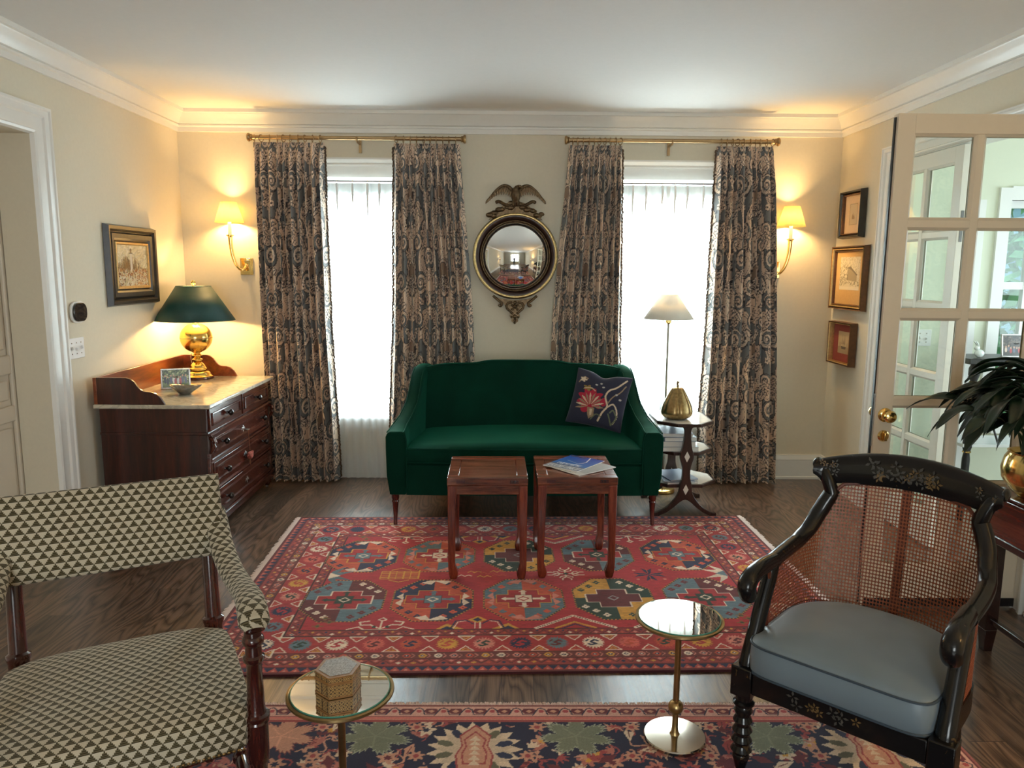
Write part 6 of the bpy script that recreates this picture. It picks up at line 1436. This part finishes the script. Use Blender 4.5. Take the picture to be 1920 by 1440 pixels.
def flower_art(parent, pts, put):
    """painted sprays: small raised petals; put maps (x,z) to a matrix on the surface"""
    g1, g2 = MB(), MB(); r = np.random.default_rng(2)
    for (x, z, s_, kind) in pts:
        M = put(x, z); tgt = g1 if kind else g2; a0 = r.uniform(0, 6)
        for k in range(5 if kind else 4):
            a = a0+k*2*PI/(5 if kind else 4); L = s_*(1. if kind else 1.25)
            q = [(L*.15*math.cos(a), 0, L*.15*math.sin(a)), (L*.6*math.cos(a-.35), 0, L*.6*math.sin(a-.35)), (L*math.cos(a), 0, L*math.sin(a)), (L*.6*math.cos(a+.35), 0, L*.6*math.sin(a+.35))]
            V_ = [M @ Vector(w) for w in q]; tgt.add(V_, [(0, 1, 2, 3)])
    o1 = obj('gilt_flowers', g1, M_GILTP, parent, smooth=0); o2 = obj('painted_leaves', g2, M_GREYP, parent, smooth=0)
    for o in (o1, o2): o['kind'] = 'stuff'
flower_art(fr_, [(-.03+.035*math.sin(i*2.1)+.022*(i-4), .317+.012*math.cos(i*1.7), .016, i % 2) for i in range(9)], lambda x, z: T3(x, -.0068, z))
# crest rail: curved plank with rolled top and flared ears
def crest_pt(u, v):
    """u -1..1 along, section parameter v -> point"""
    x = u*.286; arch = (1-u*u); yb = .508+.052*arch; zt = .934+.048*arch; zb = .856+.022*arch-.004*abs(u)**6
    ear = np.clip((abs(u)-.90)/.10, 0, 1)
    zb = zb+(zt-.040-zb)*ear**.7
    S_ = [(-.006, zb), (-.012, zb+.3*(zt-zb)), (-.008, zb+.7*(zt-zb)), (.004, zt-.004), (.020, zt+.006), (.040, zt+.004), (.050, zt-.010), (.044, zt-.024), (.028, zt-.030), (.020, zb+.5*(zt-zb)), (.016, zb)]
    dy, z = S_[v]; return (x, yb+dy-.010*ear, z)
cr = obj('crest_rail', MB().loft([[crest_pt(u, v) for v in range(11)] for u in np.linspace(-1, 1, 61)]), M_LAC, rc, smooth=60)
for sg in (-1, 1): obj('ear', MB().ball((sg*.286, .528, .926), .024, 14, (.55, 1.25, .85)), M_LAC, cr)
def crest_put(x, z):
    u = x/.286; arch = 1-u*u; return T3(x, .508+.052*arch-.0128, z+.045) @ Rz(-math.atan(.104*u/.286))
rr = np.random.default_rng(6)
flower_art(cr, [(rr.uniform(-.11, .10), .880+rr.uniform(-.022, .030), rr.uniform(.012, .020), i % 3 == 0) for i in range(26)]+[(-.24+rr.uniform(-.03, .03), .875+rr.uniform(-.02, .02), .012, i % 3 == 0) for i in range(7)]+[(.24+rr.uniform(-.03, .03), .875+rr.uniform(-.02, .02), .012, i % 3 == 0) for i in range(7)], crest_put)
# cane: open hexagon-like weave as real strands around holes
def cane_pt(s, t):
    """s -1..1 around, t 0..1 up; metres measured along"""
    z0 = .352; z = z0+(rail_h(s)-z0)*t; x, y = plan(s, z); return (x, y, z)
def weave(name, ns, off, mat):
    """a band of square cells with an octagonal hole in each"""
    mb = MB(); L = 1.44; cell = L/ns
    for i in range(ns):
        sc = -1+2*(i+.5)/ns; h_ = rail_h(sc)-.352; nt_ = 36; dt = 1/nt_; a = 1/ns
        zmax = rail_h(sc)
        nrow = max(1, int((zmax-.352)/cell)); 
        for j in range(nrow):
            za, zb = .352+j*cell, .352+(j+1)*cell
            if j == nrow-1: zb = zmax
            def pt(p, q):
                s = sc+p*a; z = (za+zb)/2+q*(zb-za)/2; x, y = plan(s, z)
                nx, ny = -x, -(y-.24); l = math.hypot(nx, ny)+1e-9; return (x+nx/l*off, y+ny/l*off, z)
            out = [(-1, -1), (0, -1), (1, -1), (1, 0), (1, 1), (0, 1), (-1, 1), (-1, 0)]; r = .79; inn = [(r*math.cos(-PI*.75+PI/4*k), r*math.sin(-PI*.75+PI/4*k)) for k in range(8)]
            mb.add([pt(*q) for q in out]+[pt(*q) for q in inn], [(k, (k+1) % 8, 8+(k+1) % 8, 8+k) for k in range(8)])
    o = obj(name, mb, mat, rc, smooth=0, solid=.0014); o['kind'] = 'stuff'; return o
weave('cane_back', 118, 0, M_CANE)
bd_ = MB(); bd_.tube([(*plan(s, rail_h(s)-.006)[:2], rail_h(s)-.006) for s in np.linspace(-1, 1, 120)], .006, 6)
for s0 in (-.99, .99): bd_.tube([cane_pt(s0, t) for t in np.linspace(0, 1, 10)], .006, 6)
obj('cane_binding', bd_, M_CANED, rc)
sp = MB()
for s0 in (0,): sp.loft([[(x-.014, y+.004, z), (x+.014, y+.004, z), (x+.014, y+.016, z), (x-.014, y+.016, z)] for x, y, z in [cane_pt(s0, t) for t in np.linspace(0, 1.0, 12)]])
obj('back_splat', sp, M_CANED, rc)
# cushion
M_CUSH = plain('grey_blue_leather', rgb(106, 121, 131), .10, 5, .05, rough=.42, sheen=.2)
cp = []
for a in np.linspace(0, 2*PI, 121)[:-1]:
    x, y = math.cos(a), math.sin(a); n_ = 3.4 if y < 0 else 2.5; r = (abs(x)**n_+abs(y)**n_)**(-1/n_)
    if y < 0: r = min(1/max(abs(x), 1e-6), 1/max(abs(y), 1e-6)); r = min(r, (abs(x)**9+abs(y)**9)**(-1/9))
    cp.append((x*r*.266-.010, .245+y*r*(.262 if y < 0 else .268)))
def ringc(k, z, crown=0): return [((x+.010)*k-.010, .245+(y-.245)*k, z) for x, y in cp]
cu2 = obj('seat_cushion', MB().loft([ringc(.97, .352), ringc(1.0, .362), ringc(1.008, .405), ringc(1.0, .448), ringc(.985, .456), ringc(.90, .466), ringc(.70, .478), ringc(.40, .486), ringc(.12, .488)]), M_CUSH, rc, smooth=70)
M_PIPE = plain('slate_piping', rgb(52, 66, 78), .1, rough=.5)
for z in (.450, .358): obj('piping', MB().tube([(x*1.004, .245+(y-.245)*1.004, z) for x, y in cp]+[(cp[0][0]*1.004, .245+(cp[0][1]-.245)*1.004, z)], .0040, 6), M_PIPE, cu2)
# ================================================================ pembroke table with the plant
M_PEM = wood('cherry_mahogany', rgb(58, 20, 14), rgb(92, 36, 24), rgb(120, 54, 36), 1, 2.4, .22, .6); M_PEMD = wood('ebonised_edge', rgb(20, 10, 9), rgb(36, 18, 15), rgb(50, 26, 20), 1, 3, .25, .5)
TX0, TX1, TY0, TY1, TZ = 2.045, 2.478, 2.30, 3.085, .715
tb = thing('drop_leaf_table', 'mahogany drop leaf table by the open french door, carrying the potted plant', 'table', ((TX0+TX1)/2, (TY0+TY1)/2, 0)); a, b = (TX1-TX0)/2, (TY1-TY0)/2
obj('table_top', MB().box(-a, a, -b, b, TZ-.018, TZ), M_PEM, tb, bevel=.006)
lf = obj('drop_leaf', MB().box(-a-.004, -a+.012, -b, b, TZ-.205, TZ-.019), M_PEM, tb, bevel=.003); obj('leaf_edge', MB().box(-a-.010, -a+.010, -b, b, TZ-.212, TZ-.180), M_PEMD, lf, bevel=.004)
obj('apron', MB().box(-a+.03, a-.01, -b+.03, b-.03, TZ-.13, TZ-.018), M_PEM, tb)
lp = [(.017, 0), (.021, .01), (.015, .05), (.024, .10), (.024, .16), (.017, .18), (.022, .30), (.026, .48), (.022, .52), (.028, .54), (.028, TZ-.02)]
for x in (-a+.045, a-.045):
    for y in (-b+.045, b-.045): obj('leg', MB().box(x-.026, x+.026, y-.026, y+.026, .10, TZ-.02).loft([[(x-w, y-w, z), (x+w, y-w, z), (x+w, y+w, z), (x-w, y+w, z)] for z, w in ((0, .018), (.10, .026))]), M_PEMD, tb, bevel=.002)
obj('stretcher', MB().box(-a+.06, -a+.035, -b+.06, b-.06, .13, .155), M_PEMD, tb, bevel=.003); obj('stretcher', MB().box(a-.06, a-.035, -b+.06, b-.06, .13, .155), M_PEMD, tb, bevel=.003)
obj('stretcher', MB().box(-a+.05, a-.05, -.012, .012, .13, .155), M_PEMD, tb, bevel=.003)
pot = thing('planter', 'round brass planter holding the peace lily on the drop leaf table', 'planter', (2.150, 2.92, TZ+.0005))
obj('bowl', MB().lathe([(0, 0), (.062, 0), (.066, .004), (.100, .030), (.128, .075), (.134, .115), (.124, .160), (.112, .180), (.116, .186), (.108, .186), (.104, .176), (.10, .165), (0, .160)], 48), M_BRASS, pot, smooth=60)
obj('soil', MB().lathe([(0, .164), (.098, .166), (.098, .160), (0, .158)], 32), plain('potting_soil', (.02, .014, .01), .3, 80, rough=1), pot)
def leaf_mat():
    m, nt, b = newmat('peace_lily_leaf'); setp(b, rough=.42, coat=.1)
    f = noise(nt, coords(nt), 12, 3); nt.links.new(ramp(nt, f, [(.3, rgb(6, 20, 10)), (.7, rgb(18, 42, 22))]), b.inputs['Base Color']); return m
M_LEAF = leaf_mat(); M_STEM = plain('leaf_stalk_green', rgb(40, 66, 30), .2, rough=.5)
pl = thing('peace_lily', 'dark green peace lily with long drooping leaves in the round brass planter', 'plant', (2.150, 2.92, TZ+.171))
r = np.random.default_rng(12)
def leaf_mesh(base, az, rise, out, L, w, droop, roll):
    """stalk then a lance-shaped blade that arches over"""
    d = np.array([math.cos(az), math.sin(az), 0]); tip = np.array(base)+d*out+np.array([0, 0, rise])
    stalk = spline([base, np.array(base)+d*out*.35+np.array([0, 0, rise*.62]), tip], 6)
    dirv = d*.8+np.array([0, 0, .45]); dirv /= np.linalg.norm(dirv); n = 14; P = np.zeros((n, 5, 3)); q = tip.copy(); side = np.array([-d[1], d[0], 0])*math.cos(roll)+np.array([0, 0, 1])*math.sin(roll)
    for i in range(n):
        t = i/(n-1); hw = w*(math.sin(PI*min(1, t*.93+.04))**.9)*(1-.35*t) if t < 1 else .0015
        wave = .006*math.sin(t*9+az*3)
        for j, k in enumerate((-1, -.5, 0, .5, 1)): P[i, j] = q+side*hw*k+np.array([0, 0, abs(k)*hw*.42+wave*k])
        dirv = dirv+np.array([0, 0, -droop/n]); dirv /= np.linalg.norm(dirv); q = q+dirv*L/(n-1)
    return stalk, P
k = 0
for i in range(92):
    az = r.uniform(0, 2*PI) if i > 58 else r.uniform(PI*.55, PI*1.45)
    ring_ = i % 3; rise = (.30, .22, .16)[ring_]*r.uniform(.75, 1.15); out = (.07, .14, .18)[ring_]*r.uniform(.7, 1.3)
    xl = 2.150+math.cos(az)*(out+.2)
    if xl > 2.46: az = PI-az; 
    base = (r.uniform(-.05, .05), r.uniform(-.05, .05), .0)
    st_, P = leaf_mesh(base, az, rise, out, r.uniform(.20, .30), r.uniform(.024, .040), r.uniform(1.4, 2.3), r.uniform(-.5, .5))
    P[:, :, 0] = np.minimum(P[:, :, 0], .215)
    rad = np.hypot(P[:, :, 0], P[:, :, 1]); low = (P[:, :, 2] < .035) & (rad < .15); k_ = np.where(low, .15/np.maximum(rad, .02), 1.); P[:, :, 0] *= k_; P[:, :, 1] *= k_
    P[:, :, 2] = np.maximum(P[:, :, 2], -.045); P[:, :, 0] = np.minimum(P[:, :, 0], .235)
    l = grid_obj('leaf', P, M_LEAF, pl, solid=.0008); k += 1
    obj('stalk', MB().tube(st_, .0035, 6), M_STEM, l)
# the tall leaf that reaches out against the glass
for az, rise, out, L, w in ((PI*.92, .325, .10, .20, .022), (PI*.75, .36, .06, .22, .03), (PI*1.1, .20, .15, .22, .03)):
    st_, P = leaf_mesh((-.02, 0, 0), az, rise, out, L, w, 1.5, .2); l = grid_obj('leaf', P, M_LEAF, pl, solid=.0008); obj('stalk', MB().tube(st_, .0035, 6), M_STEM, l)

# two more reading lamps; right one is added, unseen, to warm the open door
for x, y, lab in ((-2.1, .35, 'white shaded reading lamp near the left wall, just out of view'), (2.15, 1.15, 'added white shaded reading lamp by the right wall, unseen, warming the open door')):
    c = copy_tree(fl_); c.location = (x, y, 0); c['label'] = lab; point('reading_lamp_light', (x, y, 1.405), 10 if x < 0 else 30, WARM, .03)

# ================================================================ sunroom furniture and garden
M_IRON = plain('black_painted_metal', (.015, .015, .017), .1, rough=.35, metal=.3)
cs = thing('console_table', 'slim black console table with brass collars seen through the open glass door', 'console table', (3.42, 4.86, 0))
obj('table_top', MB().box(-.48, .48, -.16, .16, 1.040, 1.075), M_IRON, cs, bevel=.004)
obj('shelf', MB().box(-.46, .46, -.14, .14, .50, .52), plain('white_shelf', (.6, .62, .62), .02, rough=.2), cs, bevel=.002)
for x in (-.42, .42):
    for y in (-.12, .12):
        l = obj('leg', MB().lathe([(0, 0), (.014, 0), (.020, .02), (.024, .10), (.024, .42), (.018, .46), (.028, .50), (.028, .54), (.018, .58), (.030, .70), (.030, .86), (.020, .93), (.034, .97), (.034, 1.01), (.022, 1.04), (0, 1.04)], 16, T3(x, y, 0)), M_IRON, cs, smooth=50)
        cl = MB()
        for z in (.565, .915, .46): cl.lathe([(.021, z), (.026, z+.004), (.026, z+.010), (.021, z+.014)], 16, T3(x, y, 0), ring=True)
        obj('brass_collar', cl, M_BRASS, l, smooth=50)
    obj('brace', MB().cyl((x*.95, -.14, .93), (x*.55, -.14, .52), .007, n=8), M_IRON, cs)
photo('photo_frame', 'silver framed group photograph on the black console table behind the glass door', (3.30, 4.80, 1.0765), .05, .205, .150, -.14, 9, M_SILV, True)
bn = thing('rabbit_figurine', 'little glass rabbit figurine beside the group photograph on the console', 'figurine', (3.045, 4.78, 1.0755))
M_PALE = plain('frosted_glass', (.78, .84, .82), .02, rough=.15, coat=.5)
obj('body', MB().ball((0, 0, .026), .026, 12, (1.2, .8, 1)).ball((-.018, 0, .062), .016, 12, (1.1, .8, 1)), M_PALE, bn)
for y in (-.006, .006): obj('ear', MB().tube([(-.012, y, .072), (-.022, y*1.5, .092), (-.036, y*2, .106)], [.005, .0055, .002], 8), M_PALE, bn)
switchplate('switch_plate', 'white double light switch plate on the sunroom wall behind the closed glass door', (2.905, YS, 1.165), 0, 2, M_WPL)
# garden shrubs and the neighbour's house beyond the sunroom window
hs = thing('neighbour_house', 'pale blue clapboard house with white trim outside the sunroom window', 'house', (7.6, 13.2, -.45))
M_SID = plain('blue_clapboard', rgb(120, 160, 176), .06, 8, rough=.7); wl = MB()
wl.box(-2.2, 3.0, 0, 3.0, 0, 3.6)
obj('wall', wl, M_SID, hs, smooth=0); sd = MB()
for i in range(24): sd.box(-2.2, 3.0, -.03, 0.0, .15*i+.02, .15*i+.13)
obj('clapboards', sd, M_SID, hs, smooth=0)
wn_ = obj('window', MB().box(-1.75, -.85, -.08, -.02, 1.1, 2.7).box(-1.85, -.75, -.06, -.01, 1.0, 2.8), M_SASH, hs, smooth=0); obj('pane', MB().box(-1.66, -.94, -.09, -.075, 1.2, 2.6), plain('dark_pane', rgb(110, 150, 170), .05, rough=.1), wn_, smooth=0)
obj('roof', MB().prism([(-.4, 3.55), (1.5, 4.7), (3.4, 3.55)], 0, -2.6, 3.4), plain('grey_shingle', rgb(120, 120, 124), .15, 9, rough=.9), hs, smooth=0)
M_SHRUB = plain('garden_leaf', rgb(84, 140, 96), .5, 6, rough=.8)
for lab, x, y, h_, w_, n_ in (('leafy green shrub under the sunroom window', 5.1, 7.4, 1.25, .9, 700), ('tall green tree outside at the right of the sunroom window', 6.9, 9.6, 4.2, 1.1, 900)):
    t = thing('garden_shrub' if h_ < 2 else 'garden_tree', lab, 'shrub' if h_ < 2 else 'tree', (x, y, -.45)); mb = MB(); q = np.random.default_rng(3)
    for _ in range(n_):
        d = q.normal(size=3); d /= np.linalg.norm(d); rr_ = q.uniform(.55, 1)**.5; c = np.array([d[0]*w_*rr_, d[1]*w_*rr_, h_*.58+d[2]*h_*.42*rr_]); a1, a2 = q.normal(size=3), q.normal(size=3); s_ = .085 if h_ < 2 else .16; a1 *= s_/np.linalg.norm(a1); a2 *= s_*.6/np.linalg.norm(a2)
        mb.add([c-a1, c+a2, c+a1, c-a2], [(0, 1, 2, 3)])
    f = obj('foliage', mb, M_SHRUB, t, smooth=0); f['kind'] = 'stuff'; obj('trunk', MB().cyl((0, 0, 0), (0, 0, h_*.6), .05, .03), plain('bark', rgb(90, 76, 60), .2, 20, rough=.9), t)
# back of the room (only seen in the convex mirror): bookcases either side of the rear window
M_BC = plain('white_bookcase', (.72, .70, .64), .01, rough=.5)
for sg, lab in ((-1, 'tall white bookcase left of the rear window,'), (1, 'tall white bookcase right of the rear window,')):
    x0, x1 = (XL+.10, -.98) if sg < 0 else (1.18, XR-.10); t = thing('bookcase', lab+' reflected in the mirror', 'bookcase', ((x0+x1)/2, YB+.19, 0)); w = (x1-x0)/2
    c = MB().box(-w, w, -.185, -.165, 0, 2.5).box(-w, -w+.03, -.165, .16, 0, 2.5).box(w-.03, w, -.165, .16, 0, 2.5)
    for z in (0, .42, .84, 1.26, 1.68, 2.10, 2.47): c.box(-w+.03, w-.03, -.165, .16, z, z+.03)
    obj('carcass', c, M_BC, t, smooth=0)
# ================================================================ the photographer, seen only in the convex mirror
def skin_body(name, joints, bones, mat, parent, sub=2, root=0):
    me = bpy.data.meshes.new(name); me.from_pydata([j[:3] for j in joints], bones, []); o = bpy.data.objects.new(name, me); COL.objects.link(o); o.parent = parent; me.materials.append(mat)
    sk = o.modifiers.new('skin', 'SKIN'); sk.use_smooth_shade = True
    for i, j in enumerate(joints): me.skin_vertices[0].data[i].radius = (j[3], j[4] if len(j) > 4 else j[3]); me.skin_vertices[0].data[i].use_root = (i == root)
    s_ = o.modifiers.new('sub', 'SUBSURF'); s_.levels = sub; s_.render_levels = sub
    dg = bpy.context.evaluated_depsgraph_get(); dg.update(); me2 = bpy.data.meshes.new_from_object(o.evaluated_get(dg)); o.modifiers.clear(); o.data = me2; me2.name = name
    return o
M_NAVYC = plain('navy_jersey', rgb(24, 26, 38), .15, 60, .1, rough=.9); M_JEAN = plain('charcoal_trousers', rgb(30, 30, 36), .15, 80, .1, rough=.9); M_SKIN = plain('skin', rgb(214, 164, 136), .05, 20, rough=.5, spec=.3); M_HAIR = plain('brown_hair', rgb(58, 40, 28), .3, 120, .3, rough=.6)
pp = thing('person', 'person in a navy top holding up a phone, reflected in the round mirror', 'person', (0.0, -.46, 0))
#            0 pelvis        1 belly             2 chest             3 neck base        4,5 shoulders ...
J = [(0, 0, .95, .145, .105), (0, -.005, 1.10, .135, .10), (0, -.01, 1.29, .160, .11), (0, 0, 1.43, .07, .065),
     (-.17, 0, 1.40, .062), (.17, 0, 1.40, .062), (-.23, .10, 1.20, .046), (.23, .10, 1.20, .046), (-.10, .27, 1.40, .034), (.10, .27, 1.40, .034)]
skin_body('jersey', J, [(0, 1), (1, 2), (2, 3), (2, 4), (2, 5), (4, 6), (5, 7), (6, 8), (7, 9)], M_NAVYC, pp)
J = [(0, 0, .95, .13, .10), (-.095, 0, .88, .088), (.095, 0, .88, .088), (-.10, .012, .50, .058), (.10, .012, .50, .058), (-.105, -.02, .10, .044), (.105, -.02, .10, .044)]
skin_body('trousers', J, [(0, 1), (0, 2), (1, 3), (2, 4), (3, 5), (4, 6)], M_JEAN, pp)
for sg in (-1, 1):
    skin_body('shoe', [(sg*.105, -.045, .055, .045), (sg*.107, .06, .045, .044), (sg*.112, .16, .034, .034)], [(0, 1), (1, 2)], M_BLACK, pp)
hd = MB(); 
prof = [(0, -.125), (.035, -.120), (.055, -.100), (.068, -.06), (.074, 0), (.076, .045), (.066, .09), (.04, .118), (0, .128)]
hd.lathe(prof, 28, T3(0, .015, 1.605) @ Matrix.Diagonal((1, 1.22, 1, 1)))
hd.tube([(0, 0, 1.40), (0, .008, 1.50)], [.058, .052], 16)
hd.tube([(0, .098, 1.625), (0, .112, 1.60), (0, .122, 1.580), (0, .105, 1.572)], [.008, .011, .015, .008], 10)
for sg in (-1, 1): hd.ball((sg*.077, .01, 1.60), .026, 10, (.35, .7, 1.15))
h_ = obj('head', hd, M_SKIN, pp, smooth=80)
for sg in (-1, 1): obj('eye', MB().ball((sg*.031, .098, 1.617), .011, 10, (1.2, .6, .8)), M_BLACK, h_)
obj('mouth', MB().tube([(-.024, .094, 1.545), (0, .103, 1.543), (.024, .094, 1.545)], [.002, .006, .002], 8), plain('lips', rgb(168, 96, 88), .05, rough=.5), h_)
obj('hair', MB().lathe([(.079, -.03), (.083, .02), (.080, .07), (.064, .108), (.036, .134), (0, .142)], 28, T3(0, -.004, 1.605) @ Matrix.Diagonal((1, 1.22, 1, 1)) @ Matrix.Rotation(.22, 4, 'X')), M_HAIR, pp, smooth=80)
for sg in (-1, 1):
    base = np.array([sg*.098, .285, 1.415]); w = np.array([sg*.075, .335, 1.47])
    skin_body('palm', [(*base, .026), (*((base+w)/2), .030, .020), (*w, .034, .016)], [(0, 1), (1, 2)], M_SKIN, pp)
    for k in range(4):
        b = w+np.array([sg*.004, .008, -.022+.019*k]); L = (.062, .070, .066, .052)[3-k]
        skin_body('finger', [(*b, .009), (*(b+[-sg*L*.45, .022, .004]), .0085), (*(b+[-sg*L*.85, .014, .006]), .0075)], [(0, 1), (1, 2)], M_SKIN, pp, 1)
    skin_body('thumb', [(*(w+[0, -.006, -.02]), .011), (*(w+[-sg*.025, -.022, .002]), .010), (*(w+[-sg*.052, -.018, .012]), .008)], [(0, 1), (1, 2)], M_SKIN, pp, 1)
ph_ = thing('phone', 'black phone held up in both hands by the person in the mirror', 'phone', (0.0, -.46+.345, 1.487))
obj('case', MB().box(-.074, .074, -.004, .004, -.036, .036), M_BLACK, ph_, bevel=.004)
# repeats belong together
GROUPS = {'patterned_curtain': 'patterned curtains at the two windows', 'sheer_curtain': 'white sheers in the windows', 'curtain_rod': 'gold rods over the windows', 'sheer_rod': 'thin rods carrying the sheers',
          'wooden_stool': 'wooden stools before the settee', 'wall_sconce': 'brass sconces on the window wall', 'drinks_table': 'round mirror topped drinks tables', 'book': 'books stacked on the octagonal table',
          'reading_lamp': 'white shaded reading lamps', 'bookcase': 'white bookcases at the rear of the room'}
for o in list(S.objects):
    if o.parent is None and 'label' in o.keys():
        k = o.name.split('.')[0]
        if k in GROUPS: o['group'] = GROUPS[k]
        elif k == 'magazine': o['group'] = 'magazines on the right stool' if o.location.z > .4 else 'magazines on the lowest octagonal shelf'
        elif k == 'framed_picture' and o.location.x > 0: o['group'] = 'framed prints on the right wall'
